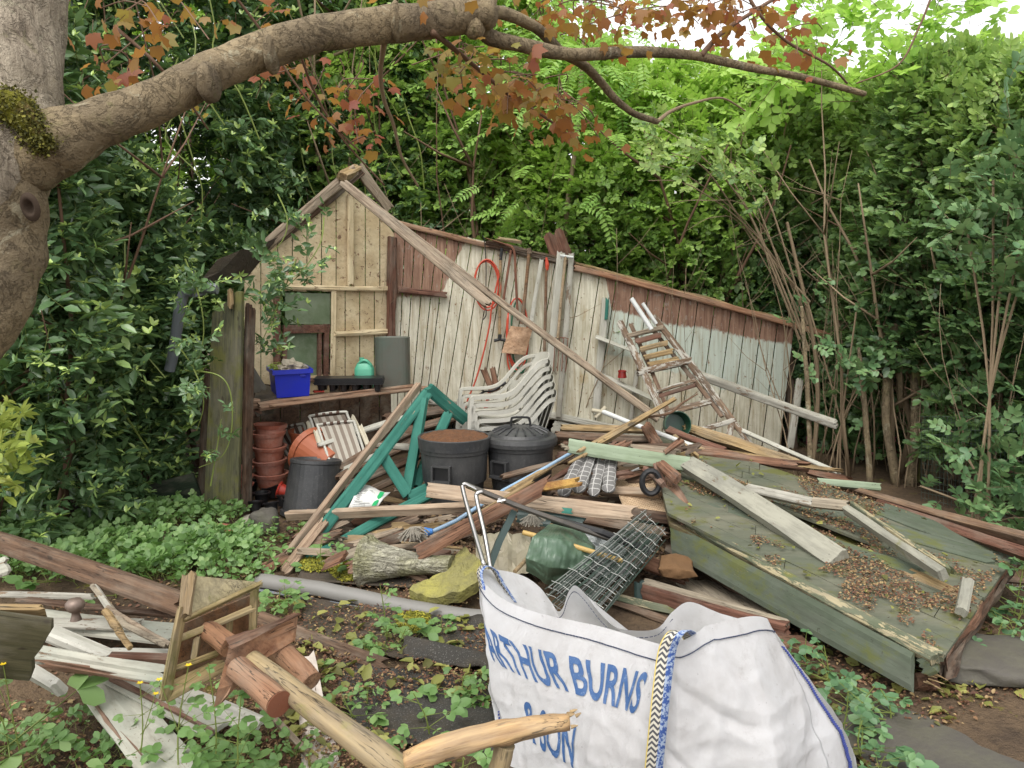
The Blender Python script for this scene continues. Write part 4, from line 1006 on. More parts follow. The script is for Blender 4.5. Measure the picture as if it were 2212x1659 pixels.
for i, (u, v, s) in enumerate([(543, 1068, 1), (590, 1080, 1), (566, 1095, 1), (612, 1100, .9), (625, 1112, 1.1), (535, 1094, .8), (600, 1062, .9), (552, 1110, .8), (588, 1116, .9)]):
    pot('black_pot', None, 'small pot', G(u, v) + Vector((0, 0, .02)), .04 * s, .055 * s, .09 * s, PL_POT, tilt(rnd.uniform(-15, 15), rnd.uniform(-15, 15)), .015, 'small black pots heaped under the shelf', n=16)['label'] = ['small black pot nearest the big post', 'small black pot left of the lying red pot', 'small black pot in the middle of the heap', 'small black pot beside the upturned tub', 'small black pot at the foot of the upturned tub, widest of the heap', 'small black pot half hidden behind the post foot', 'small black pot behind the lying red pot', 'small black pot on the front edge of the heap', 'small black pot above the dark round stone'][i]

# folding deck chairs
def deck_chair(label, a, b, c, d, stripes, m2, grp):
    """fabric quad: a top-left, b top-right, c bottom-right, d bottom-left"""
    th = thing('deck_chair', label, 'deck chair', (a + b + c + d) / 4, grp)
    n_ = (b - a).cross(d - a).normalized(); n_ = n_ if n_.y < 0 else -n_
    k = stripes
    for mat_, par_ in ((WEBB, 0), (m2, 1)):
        m = MB()
        for i in range(k):
            if i % 2 != par_: continue
            f0, f1 = i / k, (i + 1) / k
            g = [[a.lerp(b, f0).lerp(d.lerp(c, f0), r_ / 6) + n_ * -.02 * math.sin(math.pi * r_ / 6), a.lerp(b, f1).lerp(d.lerp(c, f1), r_ / 6) + n_ * -.02 * math.sin(math.pi * r_ / 6)] for r_ in range(7)]
            m.grid(g, .004, n_)
        m.build('light_webbing' if par_ == 0 else 'dark_webbing', mat_, th)
    e = (b - a).normalized() * .02; u_ = (a - d).normalized() * .02
    MB().tube(smooth_path([d - e, a - e - u_, a + u_, b + u_, b + e - u_, c + e, ], 4), .010, 8).build('tube_frame', PL_WHITE, th)
    m = MB()
    for i in range(9):
        if i % 2 == 0: continue
        m.tube([a.lerp(b, i / 9) + u_, a.lerp(b, (i + .9) / 9) + u_], .0135, 8)
    m.build('top_binding', WEBK, th)
    for s_, A, D in ((-1, a, d), (1, b, c)):
        plank('arm_rest', None, A + e * s_ * 2.4 + n_ * -.02 + u_ * -1, A.lerp(D, .62) + e * s_ * 3.0 + n_ * -.02, .035, .022, SHEET, n=n_, par=th)
g_ = 'folded striped deck chairs under the shelf'
deck_chair('front folded deck chair with brown striped webbing', P(848 * .0 + 693, 922, 5.7), P(760, 915, 5.7), P(785, 990, 5.5), P(725, 1015, 5.5), 9, WEBD, g_)
deck_chair('folded deck chair behind the front one, its rim bound in orange and brown', P(676, 903, 5.85), P(744, 895, 5.85), P(772, 960, 5.8), P(705, 985, 5.8), 8, WEBD, g_)
deck_chair('rearmost folded deck chair, mostly hidden behind the terracotta stack', P(596, 932, 6.05), P(650, 920, 6.05), P(668, 985, 5.9), P(640, 1000, 5.9), 7, WEBK, g_)
plank('chair_base_strut', 'white metal strut lying at the foot of the deck chairs', P(728, 1022, 5.4), P(808, 985, 5.35), .03, .02, W_WHITE2, 'strut', n=(0, -1, .5))

# ------------------------------------------------------------------ tools and hoses on the wall
def hang(name, label, cat, u, v): return thing(name, label, cat, wp(u, v, .06))
def wtube(m, pts, r, o=.06, n=8): return m.tube([wp(*q, o) if len(q) == 2 else wp(q[0], q[1], q[2]) for q in pts], r, n)
th = hang('spade', 'long handled tool hanging upside down with a black T grip at its foot', 'spade', 1080, 640)
wtube(MB(), [(1081, 556), (1079, 726)], .014).build('shaft', W_LOG, th)
wtube(MB(), [(1084, 536), (1081, 562)], .015).build('socket', CABLE, th)
m = wtube(MB(), [(1080, 722), (1079, 734)], .018); wtube(m, [(1067, 736), (1080, 733), (1093, 736)], .014); m.build('grip', CABLE, th)
th = hang('loppers', 'rusty long armed loppers hooked over the top rail', 'loppers', 1110, 600)
MB().tube(smooth_path([wp(1048, 514, .08), wp(1080, 524, .08), wp(1108, 534, .08)], 4), lerp_list([.008, .022, .02], 9), 6, sq=.4).build('blade', RUST, th)
MB().tube(smooth_path([wp(1104, 540, .07), wp(1098, 580, .07), wp(1087, 650, .07)], 4), .012, 7).build('arm', RUST, th)
MB().tube(smooth_path([wp(1092, 528, .09), wp(1106, 534, .09), wp(1112, 552, .09), wp(1114, 600, .08), wp(1119, 692, .08)], 4), .012, 7).build('arm', RUST, th)
th = hang('shovel', 'old shovel hanging blade down, its blade caked in dry clay', 'shovel', 1125, 700)
CLAY = m_plain('dry clay on steel', 'a08064', .95, .6, '6a4e3a', ds=22, bump=1.0, c2='b8987c', fine=40)
MB().tube([wp(1143, 542, .09), wp(1136, 620, .09), wp(1127, 700, .09)], lerp_list([.017, .016, .02], 3), 9).build('shaft', m_wood('old handle', '5a4434', '86684c', dirt=.4), th)
g = []
for i in range(7):
    f = i / 6; L_, R_ = (1103 - 20 * f, 704 + 58 * f), (1151 - 16 * f, 709 + 58 * f)
    g.append([wp(L_[0] + (R_[0] - L_[0]) * j_ / 6, L_[1] + (R_[1] - L_[1]) * j_ / 6, .10 + .03 * math.sin(math.pi * j_ / 6)) for j_ in range(7)])
MB().grid(g, .008, wn_).build('blade', CLAY, th, smooth=False)
MB().tube([wp(1142, 536, .09), wp(1144, 548, .09)], .022, 8).build('handle_end', W_BROWN, th)
def coil(name, label, c, rx, ry, turns, mat, o=.05, tail=None, r=.008, grp=None):
    pts = []
    for i in range(int(turns * 26)):
        a = 2 * math.pi * i / 26; k = 1 - .07 * math.sin(i * .13) ; pts.append(wp(c[0] + rx * k * math.sin(a) + 1.5 * math.sin(i * .21), c[1] - ry * k * math.cos(a), o + .012 * (i / 26)))
    if tail: pts += smooth_path([pts[-1]] + [wp(*q, o + .03) if len(q) == 2 else P(*q) for q in tail], 6)
    return tag(MB().tube(pts, r, 7).build(name, mat, smooth=True), label, 'hose', grp)
coil('hose', 'coil of orange red hose on the wall with a long tail to the floor', (1052, 615), 27, 52, 3.25, HOSE, tail=[(1062, 665), (1058, 700), (1045, 760), (1028, 820), (1008, 870), (1003, 895)])
coil('hose', 'orange red hose looped behind the clay covered shovel', (1117, 720), 22, 75, 1.9, HOSE, .045, tail=[(1096, 770), (1102, 803)])
coil('hose', 'dark green hose looped behind the shovel', (1122, 725), 17, 78, 1.5, HOSEG, .04, tail=[(1106, 800)])
tag(MB().tube(smooth_path([wp(1042, 508, .08), wp(1047, 522, .08), wp(1050, 580, .08), wp(1049, 652, .08), wp(1050, 680, .09), wp(1042, 692, .09)], 6), .005, 6).build('cable', CABLE), 'thin black cable dangling through the red hose coil', 'cable')
th = hang('mattock', 'brown wooden pole with an orange painted tip hanging on the wall', 'tool', 1180, 640)
MB().tube([wp(1180, 580, .05), wp(1178, 680, .05), wp(1175, 790, .05)], .014, 8).build('shaft', m_wood('brown handle wood', '5c4434', '7c5f48'), th)
MB().tube([wp(1180, 556, .05), wp(1182, 572, .05), wp(1181, 584, .05)], [.01, .02, .015], 8).build('painted_tip', HOSE, th)
th = hang('garden_fork', 'garden fork hanging tines down in front of the white upright', 'fork', 1215, 650)
MB().tube([wp(1222, 553, .12), wp(1212, 650, .12), wp(1205, 730, .12)], .014, 8).build('shaft', m_wood('fork handle wood', '8a765a', 'a8947a'), th)
MB().tube([wp(1210, 552, .12), wp(1238, 556, .12)], .013, 8).build('hilt', ALU, th)
m = MB()
for x in (1199, 1208, 1217, 1226): m.tube(smooth_path([wp(1206, 728, .12), wp(x, 731, .12), wp(x + 0, 740, .12), wp(x - 4, 802, .12)], 3), .0045, 6)
m.build('tine', RUST, th)
plank('roof_felt_flap', 'torn red brown ridged sheet sticking up behind the shed top rail', wp(1195, 503, -.06), wp(1216, 562, -.06), .21, .02, W_RED, 'roofing scrap', n=(.2, -1, .3), j=(.03, .03), rough=.01)
plank('broken_batten', 'splintered batten stub lying on top of the shed wall rail', wp(1075, 515, -.02), wp(1122, 522, -.02), .035, .03, W_SPL, 'batten', n=(0, -1, 1), j=(.02, .03), rough=.01)
pot('plant_pot', 'small red flower pot upside down on the little white wall shelf', 'flower pot', wp(1344, 816, .12), .043, .03, .07, PL_DRED, None, .015)
# crutch-like forked brown pieces behind chairs
plank('broken_batten', 'left of two short rotten uprights behind the chair stack', P(1045, 798, 6.3), P(1066, 850, 6.3), .055, .03, W_ROT, 'batten', n=(0, -1, 0), j=(.02, .01), rough=.006)
plank('broken_batten', 'right of two short rotten uprights behind the chair stack', P(1064, 796, 6.3), P(1076, 850, 6.3), .045, .03, W_ROT, 'batten', n=(0, -1, 0), j=(.02, .01), rough=.006)
th = thing('scooter', 'red framed bicycle half hidden behind the white chair stack', 'bicycle', P(1050, 900, 6.25))
MB().tube(smooth_path([P(1030, 858, 6.2), P(1046, 846, 6.2), P(1065, 844, 6.25), P(1088, 828, 6.3)], 4), .009, 7).build('handlebar', CABLE, th)
MB().tube([P(1040, 838, 6.18), P(1046, 842, 6.18)], .018, 8).build('grip', CABLE, th)
MB().tube([P(1082, 832, 6.3), P(1093, 826, 6.3)], .016, 8).build('grip', CABLE, th)
m = MB().tube([P(1058, 845, 6.25), P(1044, 900, 6.25), P(1030, 905, 6.25)], .014, 7); m.tube([P(1044, 875, 6.25), P(1090, 920, 6.3)], .013, 7); m.build('frame', PL_RED, th)

# ------------------------------------------------------------------ stack of white garden chairs
def chair(idx, label, org, dz):
    """profile curves in a chair's own side plane; f forward(left), z up"""
    ax = Vector((-.97, -.22, 0)).normalized(); sd_ = Vector((.22, -.97, 0)).normalized()   # forward, viewer side
    o = org + Vector((0, 0, dz)) + ax * (.012 * idx)
    th = thing('garden_chair', label, 'chair', o, 'stacked white plastic garden chairs')
    def pt(f, z, s): return o + (ax * f + Vector((0, 0, z)) + sd_ * s) * .92
    prof = [(.31, .0), (.305, .16), (.295, .235), (.25, .255), (.12, .255), (.02, .265), (-.05, .30), (-.12, .375), (-.19, .455), (-.255, .505), (-.32, .52)]
    W = .25
    for s in (1, -1):
        m = MB(); top = smooth_path([Vector((a, b, 0)) for a, b in prof], 4); rows = []
        for i, q in enumerate(top):
            f = i / (len(top) - 1); hw = .022 if f > .25 else .03
            tq = (top[min(i + 1, len(top) - 1)] - top[max(i - 1, 0)]).normalized(); nq = Vector((-tq.y, tq.x, 0))
            if nq.y < 0: nq = -nq
            ws = W - .05 * max(0, (f - .8) / .2) ** 1.0
            in_ = max(0, (f - .85) / .15)
            th_ = .011
            r = [(q.x, q.y, s * (ws + hw)), (q.x + nq.x * -.003, q.y - .018 if f > .3 else q.y, s * (ws + hw + .003))]
            a1 = pt(q.x, q.y, s * (ws - hw)); a2 = pt(q.x, q.y, s * (ws + hw)); dn = ax * (-nq.x * th_ * 2) + Vector((0, 0, -nq.y * th_ * 2))
            rows.append([a1 + dn * .9, a1, a2, a2 + dn * 1.3, a2 + dn * 1.3 - sd_ * s * .006, a1 + dn * .9])
        m.grid(rows); m.build('arm', PL_WHITE, th)
    # back shell
    rows = []
    for i in range(9):
        f = i / 8; z = .08 + .44 * f; fx = -.17 - .15 * f ; row = []
        for j_ in range(13):
            e = j_ / 12 * 2 - 1
            zz = z + (.035 * (1 - e * e) if i == 8 else 0)
            row.append(pt(fx - .055 * (1 - e * e), zz - (.16 * (abs(e) ** 3) * f if f > .4 else 0) * 0, e * (W - .02 - .02 * f)))
        rows.append(row)
    MB().grid(rows, .005, ax).build('back', PL_WHITE, th, smooth=False)
    m = MB()
    rows = [[pt(.22 - .4 * i / 6, .09 - .02 * math.sin(i / 6 * 3.1) - .02 * i / 6, e * W * .92) for e in (-1, -.5, 0, .5, 1)] for i in range(7)]
    m.grid(rows, .006, (0, 0, 1)).build('seat', PL_WHITE, th)
    for s in (1, -1):
        MB().grid([[pt(-.19, .30, s * (W - .02)), pt(-.12, .32, s * (W - .01))], [pt(-.22, .08, s * (W + .0)), pt(-.12, .07, s * (W + .02))], [pt(-.27, -.30, s * (W + .03)), pt(-.22, -.30, s * (W + .035))]], .012, sd_ * s).build('leg', PL_WHITE, th)
        MB().grid([[pt(.315, .16, s * (W + .02)), pt(.26, .16, s * (W + .02))], [pt(.32, .0, s * (W + .03)), pt(.27, .0, s * (W + .03))], [pt(.335, -.18, s * (W + .035)), pt(.30, -.18, s * (W + .035))]], .012, sd_ * s).build('leg', PL_WHITE, th)
    return th
co = P(1100, 1010, 5.75); co.z = .335
labs = ['bottom chair of the white plastic stack, just above the dustbin lids', 'second white chair from the bottom of the stack', 'third white chair from the bottom of the stack', 'fourth white chair from the bottom of the stack', 'fifth white chair of the stack, one below the top', 'topmost white plastic chair of the stack']
for i in range(6): chair(i, labs[i], co, i * .056)

# ------------------------------------------------------------------ dustbins
def dustbin(label, c, lid, rot):
    th = thing('dustbin', label, 'dustbin', c, 'black plastic dustbins')
    MB().lathe(c, [(.001, .01), (.165, .0), (.17, .0), (.195, .28), (.2, .30), (.212, .31), (.222, .50), (.23, .505), (.235, .56), (.226, .56), (.2, .30), (.001, .29)], 44, tilt(0, 0)).build('body', PL_BLACK, th, smooth=False)
    a = R(rot); d = Vector((math.cos(a), math.sin(a), 0)); s = Vector((-d.y, d.x, 0)); z = Vector((0, 0, 1)); hc = c + z * .39 + d * .215
    m = MB()      # moulded side handle: a projecting hood round a dark recess
    m.box(hc + s * .06, d * .028, s * .006, z * .05); m.box(hc - s * .06, d * .028, s * .006, z * .05); m.box(hc + z * .05, d * .022, s * .066, z * .006); m.box(hc - z * .05 + d * .008, d * .034, s * .066, z * .008)
    m.build('handle', PL_BLACK, th)
    MB().box(hc - d * .004, d * .012, s * .053, z * .043).build('handle_recess', PL_POT, th)
    return th
bl = G(980, 1150); bl = Vector((P(982, 1000, 5.15).x, 5.15, .02)); brn = Vector((P(1124, 1000, 5.25).x, 5.25, .02))
b1 = dustbin('left black dustbin, open and heaped with brown needles', bl, False, -108)
b2 = dustbin('right black dustbin with its ribbed lid and handle on', brn, True, -128)
MB().lathe(bl, [(.228, .53), (.238, .53), (.243, .60), (.236, .605), (.225, .60)], 40).build('upper_rim', PL_BLACK, b1)
m = MB(); g = []
for i in range(26):
    row = []
    for j_ in range(26):
        x, y = i / 12.5 - 1, j_ / 12.5 - 1; d = math.hypot(x, y); k = min(1, 1 / max(d, 1e-6)) if d > 1 else 1
        row.append(bl + Vector((x * k * .228, y * k * .228, .595 + .035 * max(0, 1 - d * d) + .012 * noise.noise(Vector((x * 6, y * 6, 1))))))
    g.append(row)
tag(m.grid(g).build('needle_heap', DIRT, smooth=False), 'heap of brown needles and peat filling the left dustbin', 'plant litter', kind='stuff')
lid = MB().lathe(brn, [(.25, .535), (.252, .56), (.245, .585), (.235, .59), (.205, .592), (.195, .61), (.12, .64), (.001, .652)], 44).build('lid', PL_BLACK, b2, smooth=False)
m = MB()
for k in range(18):
    a = 2 * math.pi * k / 18; d = Vector((math.cos(a), math.sin(a), 0)); m.tube([brn + d * .07 + Vector((0, 0, .652)), brn + d * .13 + Vector((0, 0, .642)), brn + d * .19 + Vector((0, 0, .616))], [.003, .006, .007], 5)
m.build('rib', PL_BLACK, lid)
MB().tube(smooth_path([brn + Vector((-.065, -.02, .645)), brn + Vector((-.06, -.02, .70)), brn + Vector((-.04, -.02, .712)), brn + Vector((.04, -.02, .712)), brn + Vector((.06, -.02, .70)), brn + Vector((.07, -.02, .645))], 3), .008, 6).build('lid_handle', PL_POT, lid)
# ================================================================== THE COLLAPSED ROOF AND THE TIMBER PILE
def pk(name, label, a, b, wpx, tpx, mat, cat='plank', **k):
    """plank between two surveyed points; widths in photo pixels at the plank's distance"""
    s = (a[2] + b[2]) / 2 / FOC
    return plank(name, label, P(*a), P(*b), wpx * s, tpx * s, mat, cat, **k)
rA, rB, rC, rD = P(1446, 1118, 4.2), P(2032, 1422, 2.85), P(2190, 1190, 3.95), P(1398, 928, 5.9)
roof = thing('shed_roof_slab', 'collapsed green boarded roof slab lying tilted over the debris, littered with leaves', 'roof', (rA + rC) / 2)
rn = (rB - rA).cross(rD - rA).normalized(); rn = rn if rn.z > 0 else -rn
def rs(s, t_, h_=0.0):
    """point on the slab: s along the near edge, t_ towards the back"""
    return (rA * (1 - s) + rB * s) * (1 - t_) + (rD * (1 - s) + rC * s) * t_ + rn * h_
m = MB(); rows_ = 11
for i in range(rows_):
    t0, t1 = i / rows_ + .0008, (i + 1) / rows_ - .0008; s = -.02 * rnd.random()
    while s < 1:
        e = min(1.01, s + rnd.uniform(.28, .55)); h_ = rnd.uniform(0, .004)
        if not (i in (5, 6) and .42 < s < .7) :
            g = [[rs(s + .001 + (e - s - .002) * x / 5, t0 + (t1 - t0) * y / 2, .02 + h_ + .006 * noise.noise(Vector((s * 9 + x, i * .8, 0)))) for x in range(6)] for y in range(3)]
            m.grid(g, .016, rn)
        s = e
m.build('roof_boards', m_wood('grey green roof boards', '66644e', '827e64', '5c6052', .66, '706f60', moss=.34, mossc='5e602c', dirt=.5, dirtc='33342a', rough=.6, spots=.4), roof)
m = MB(); m.grid([[rs(x / 10, y / 6, -.03 + .01 * noise.noise(Vector((x, y, 3)))) for x in range(11)] for y in range(7)], .02, rn); m.build('lower_boards', m_wood('old mossy under boards', '5a4c38', '6e6444', moss=.35, dirt=.5), roof)
plank('verge_board', None, P(1430, 1036, 4.75), P(1488, 1130, 4.18), .09, .035, W_ROT, n=(-.3, -.5, 1), par=roof, rough=.012, j=(.03, .03))
plank('edge_strip', None, P(1486, 1132, 4.15), P(2026, 1424, 2.82), .055, .045, W_STRIP, n=(-.2, -1, 1.1), par=roof, rough=.006, j=(.01, .01))
fa_, fb_ = (P(1450, 1132, 4.2) + P(1437, 1180, 4.12)) / 2, (P(1992, 1420, 2.9) + P(1964, 1480, 2.78)) / 2
plank('fascia_board', None, P(1452, 1163, 4.17) , P(1972, 1452, 2.84), .15, .022, W_GREEN, n=(-.35, -1, .25), par=roof, j=(.005, .005), skew=(-.10, -.05), taper=.9)
plank('fascia_end_block', None, P(1994, 1440, 2.86), P(2014, 1432, 2.84), .07, .05, W_GREEN, n=(-.35, -1, .25), par=roof)
plank('rotten_edge', None, P(2034, 1432, 2.86), P(2182, 1204, 3.92), .035, .06, W_ROT, n=rn, par=roof, rough=.02, j=(.03, .03))
plank('rotten_edge', None, P(2040, 1455, 2.86), P(2186, 1222, 3.92), .03, .05, W_DARK, n=rn, par=roof, rough=.02, j=(.03, .03))
plank('under_beam', None, P(1990, 1478, 2.95), P(2008, 1470, 2.9), .07, .06, W_ROT, n=(0, -1, 0), par=roof, j=(.03, .03), rough=.01)
splinters(P(2010, 1466, 2.85), (.5, -.3, -.1), 9, .06, W_SPL, roof)
m = MB()
for i in range(7): q = P(1462 + i * 5, 1040 + i * 14, 4.72 - i * .09); m.tube([q, q + Vector((.03, 0, .015))], .007, 6)
m.build('nail', NAIL, roof)
p_ = P(1616, 1218, 3.72)
MB().lathe(P(1880, 1352, 3.12), [(.001, .006), (.012, .006), (.014, 0)], 14, Matrix.Rotation(R(75), 3, 'X')).build('bolt_hole', CABLE, roof)
for i, (s0, t0, s1, t1, w) in enumerate([(.0, .93, .22, .97, .35), (.55, .72, .98, .9, .3)]):
    pass
plank('loose_board', None, rs(.22, .30, .012), rs(.86, .44, .03), .11, .02, W_GREEN, n=rn, par=roof, j=(.02, .03))
plank('loose_board', None, rs(.45, .62, .03), rs(.98, .80, .03), .16, .02, W_GREEN, n=rn, par=roof, j=(.02, .02))
plank('loose_board', None, rs(.72, .93, .02), rs(1.02, .86, .02), .2, .03, W_GREEN, n=rn, par=roof, j=(.02, .02))
plank('loose_board', None, rs(.84, .42, .02), rs(1.0, .40, .01), .1, .03, W_SPL, n=rn, par=roof, j=(.02, .03), rough=.01)

# timbers on and around the slab
pk('bent_timber', 'pale green end of the long bent frame timber resting on the roof slab', (1226, 962, 4.9), (1488, 1003, 4.75), 32, 24, W_LGREEN, 'timber', n=(0, -1, .25), j=(.02, .0), grp='bent painted frame across the roof slab', skew=(0, .0))
splinters(P(1226, 960, 4.9), (-1, -.1, 0), 14, .05, W_ROT, None)['label'] = 'splintered raw end of the pale green frame timber'
COL.objects['splinters.001' if 'splinters.001' in COL.objects else 'splinters']['category'] = 'splinters'
pk('bent_timber', 'long off-white half of the bent frame timber sloping down the roof slab', (1486, 1002, 4.75), (1812, 1212, 3.62), 42, 26, W_DIRTY, 'timber', n=(-.15, -1, .8), j=(.0, .01), grp='bent painted frame across the roof slab', taper=1.15)
pk('bent_timber', 'shorter bent window frame piece, grey mouldings facing up', (1614, 1056, 4.45), (1758, 1088, 4.2), 20, 20, W_WHITE, 'timber', n=(0, -1, .5), grp='bent moulded frame right of the long white timber')
pk('bent_timber', 'middle grey piece of the bent moulded frame', (1756, 1086, 4.2), (1832, 1094, 4.1), 20, 20, W_GREY, 'timber', n=(0, -1, .5), grp='bent moulded frame right of the long white timber')
pk('bent_timber', 'ribbed white lower arm of the bent moulded frame pointing at the roof edge', (1828, 1100, 4.1), (2036, 1240, 3.35), 18, 26, W_DIRTY, 'timber', n=(-.2, -1, .6), grp='bent moulded frame right of the long white timber', j=(0, .01))
pk('bent_timber', 'mossy top edge strip of the ribbed white frame arm', (1840, 1090, 4.1), (2050, 1232, 3.37), 12, 16, W_STRIP, 'timber', n=(0, -.3, 1), grp='bent moulded frame right of the long white timber', j=(0, .02), rough=.005)
pk('painted_block', 'small white painted block lying near the right end of the roof slab', (2090, 1256, 3.3), (2078, 1322, 3.1), 26, 20, W_DIRTY, 'block', n=(-.3, -1, 1))
pk('rough_beam', 'splintered tan beam above the roof slab at the ladder foot', (1478, 922, 5.9), (1742, 1010, 5.3), 20, 18, W_SPL, 'beam', rough=.012, j=(.03, .10), n=(0, -1, .6))
pk('rough_beam', 'maroon painted beam lying beside the green bucket', (1441, 930, 5.7), (1566, 976, 5.4), 16, 16, W_RED, 'beam', rough=.006, n=(0, -1, .8))
pk('rough_beam', 'long split brown beam along the back of the roof slab', (1494, 974, 5.3), (1738, 1006, 5.1), 20, 18, W_ROT, 'beam', rough=.012, j=(.03, .08), n=(0, -1, .5))
pk('rough_beam', 'thin shredded lath on top of the split brown beam', (1500, 968, 5.28), (1800, 1015, 5.2), 9, 8, W_SPL, 'lath', rough=.012, j=(.05, .1))
pk('rough_beam', 'splintered tan strip pointing down from the bucket to the green frame corner', (1455, 945, 5.5), (1500, 985, 5.0), 9, 8, W_SPL, 'lath', rough=.01, j=(.05, .05))
pk('rough_beam', 'chunky broken red brown block at the top left of the roof slab', (1398, 925, 5.6), (1424, 968, 5.2), 26, 24, W_ROT, 'block', rough=.015, j=(.02, .02), n=(-.3, -1, .6))
pk('white_strip', 'thin white strip slanting from the ladder foot towards the hedge', (1580, 920, 6.3), (1812, 1022, 5.4), 9, 8, W_WHITE2, 'batten', n=(0, -1, .4))
pk('pale_board', 'pale green board end at the far corner of the roof slab', (1766, 1040, 5.0), (1900, 1052, 4.9), 16, 14, W_LGREEN, 'board', n=(0, -1, .4))
pk('rough_beam', 'shredded wood heap at the tip of the thin white strip', (1740, 1020, 5.2), (1830, 1034, 5.1), 14, 12, W_ROT, 'lath', rough=.02, j=(.05, .08))
pk('long_timber', 'upper of two long brown timbers running off the right side of the picture', (1800, 1045, 5.2), (2260, 1176, 3.6), 17, 26, m_wood('long timber wood', '5c463a', '8a7058', dirt=.4), 'timber', n=(-.1, -1, .5))
pk('long_timber', 'lower long red brown timber under the upper one at the right', (1900, 1090, 4.7), (2260, 1212, 3.55), 22, 26, W_RED, 'timber', n=(-.1, -1, .3))
pk('white_batten', 'white and rust batten standing beside the right end of the shed wall', (1728, 820, 6.6), (1706, 968, 6.5), 15, 10, W_WHITE, 'batten', n=(0, -1, 0))
pk('white_batten', 'long white batten jutting from behind the ladder over to the hedge', (1500, 806, 6.75), (1806, 917, 6.1), 16, 16, W_WHITE, 'batten', n=(0, -1, -.35), j=(.01, .02))
pk('red_timber', 'red frame corner beside the basketwork panel, left piece', (1393, 1012, 4.7), (1432, 1046, 4.5), 14, 12, W_RED, 'timber', n=(0, -1, .3))
pk('red_timber', 'broken pinkish block hanging under the pale green timber', (1426, 1002, 4.7), (1464, 1036, 4.5), 20, 14, W_ROT, 'block', n=(0, -1, .5), rough=.008)
pk('red_timber', 'narrow red upright behind the broken pinkish block', (1410, 990, 4.8), (1436, 1060, 4.6), 12, 12, W_RED, 'timber', n=(0, -1, .3))
pk('green_post', 'square yellow green wooden post in the hedge', (1979, 1040, 6.3), (1977, 742, 6.3), 14, 14, m_wood('green fence post wood', '7c7c4a', '9c9a60', dirt=.2), 'post', n=(0, -1, 0))
for (u0, v0, u1, v1, w, lab) in [(1752, 990, 1738, 752, .022, 'slim pale trunk just right of the shed wall'), (1936, 1050, 1915, 780, .036, 'thick pale trunk left of the square wooden post'), (1962, 1050, 1975, 820, .042, 'dark thick trunk touching the square wooden post'), (1930, 700, 1945, 840, .03, 'upper pale trunk above the thick ones'), (2010, 1060, 2060, 830, .032, 'leaning dark trunk right of the square wooden post'), (1880, 1020, 1862, 820, .025, 'slim trunk left of the thick pale trunk')]:
    a, b = P(u0, v0, 6.2), P(u1, v1, 6.3)
    if v0 > 900: a.z = 0
    mid = (a + b) / 2 + Vector((rnd.uniform(-.04, .04), 0, 0))
    tag(MB().tube(smooth_path([a, mid, b, b + (b - mid) * .6], 5), lerp_list([w, w * .9, w * .75, w * .5], 16), 12, wob=.35).build('tree_trunk', BARK, smooth=True), lab, 'trunk', 'bare trunks at the foot of the hedge')
th = thing('fence_panel', 'dark brown board fence panel behind the hedge at the right edge', 'fence', P(2140, 1050, 6.6))
m = MB()
for i in range(13):
    x = P(2075, 1000, 6.6).x + i * .085; m.box((x, 6.6 - i * .03, .62), (.039, -.01, 0), (0, .008, 0), (0, 0, .60))
m.build('boards', m_wood('fence boards', '5a4436', '7a6050'), th)
def mesh_panel(name, label, cat, c4, nu, nv, r, mat, fold=0.0, par=None, jit=0.0):
    a, b, c, d = [Vector(x) for x in c4]; m = MB()
    def q(s, t_):
        p = (a * (1 - s) + b * s) * (1 - t_) + (d * (1 - s) + c * s) * t_
        return p + Vector((rnd.uniform(-jit, jit), rnd.uniform(-jit, jit), rnd.uniform(-jit, jit) + fold * math.sin(s * 9)))
    for i in range(nu + 1): s = i / nu + rnd.uniform(-jit, jit) * .6; m.tube([q(s, k / 4) for k in range(5)], r, 4)
    for i in range(nv + 1): t_ = i / nv; m.tube([q(k / 8, t_) for k in range(9)], r, 4)
    o = m.build(name, mat, par); return o if par else tag(o, label, cat)
mesh_panel('wire_fence', 'green wire mesh fence along the foot of the hedge at right', 'fence', [P(1990, 1100, 5.7), P(2300, 1180, 4.9), P(2300, 900, 4.9), P(1990, 900, 5.7)], 34, 16, .0016, WIRE)
mesh_panel('mesh_sheet', 'wire mesh panel lying in the shade past the right end of the roof slab', 'mesh panel', [P(2105, 1330, 3.75), P(2290, 1345, 3.6), P(2300, 1255, 4.1), P(2120, 1262, 4.1)], 16, 8, .002, WIREG)
pk('brown_batten', 'upper batten of the wire panel past the roof slab', (2120, 1246, 4.1), (2300, 1262, 3.9), 14, 12, W_BROWN, 'batten')
pk('brown_batten', 'lower batten of the wire panel past the roof slab', (2100, 1336, 3.7), (2300, 1352, 3.6), 14, 12, W_BROWN, 'batten')

# step ladder leaning on the wall
ld = thing('step_ladder', 'paint splashed wooden step ladder leaning askew against the white wall', 'ladder', P(1500, 930, 6.3))
def lp(u, v, Y): return P(u, v, Y)
Yt, Yb = 6.75, 6.2
def yl(v): return Yt + (Yb - Yt) * (v - 690) / 240
def lpk(n_, a, b, wpx, tpx, mat=W_LADD, **k):
    return plank(n_, None, P(a[0], a[1], yl(a[1]) + k.pop('dy', 0)), P(b[0], b[1], yl(b[1])), wpx * 6.4 / FOC, tpx * 6.4 / FOC, mat, par=ld, n=k.pop('n', (-.2, -1, .2)), **k)
lpk('stile', (1338, 694), (1434, 900), 15, 8, rough=.004); lpk('stile', (1410, 682), (1584, 912), 15, 8, rough=.004)
lpk('rear_stile', (1362, 700), (1448, 900), 9, 10, W_BROWN, dy=.12); lpk('rear_stile', (1400, 700), (1560, 900), 9, 10, W_BROWN, dy=.12)
lpk('step', (1356, 726), (1432, 708), 10, 16, W_BATT); lpk('step', (1378, 806), (1492, 778), 14, 18, rough=.004)
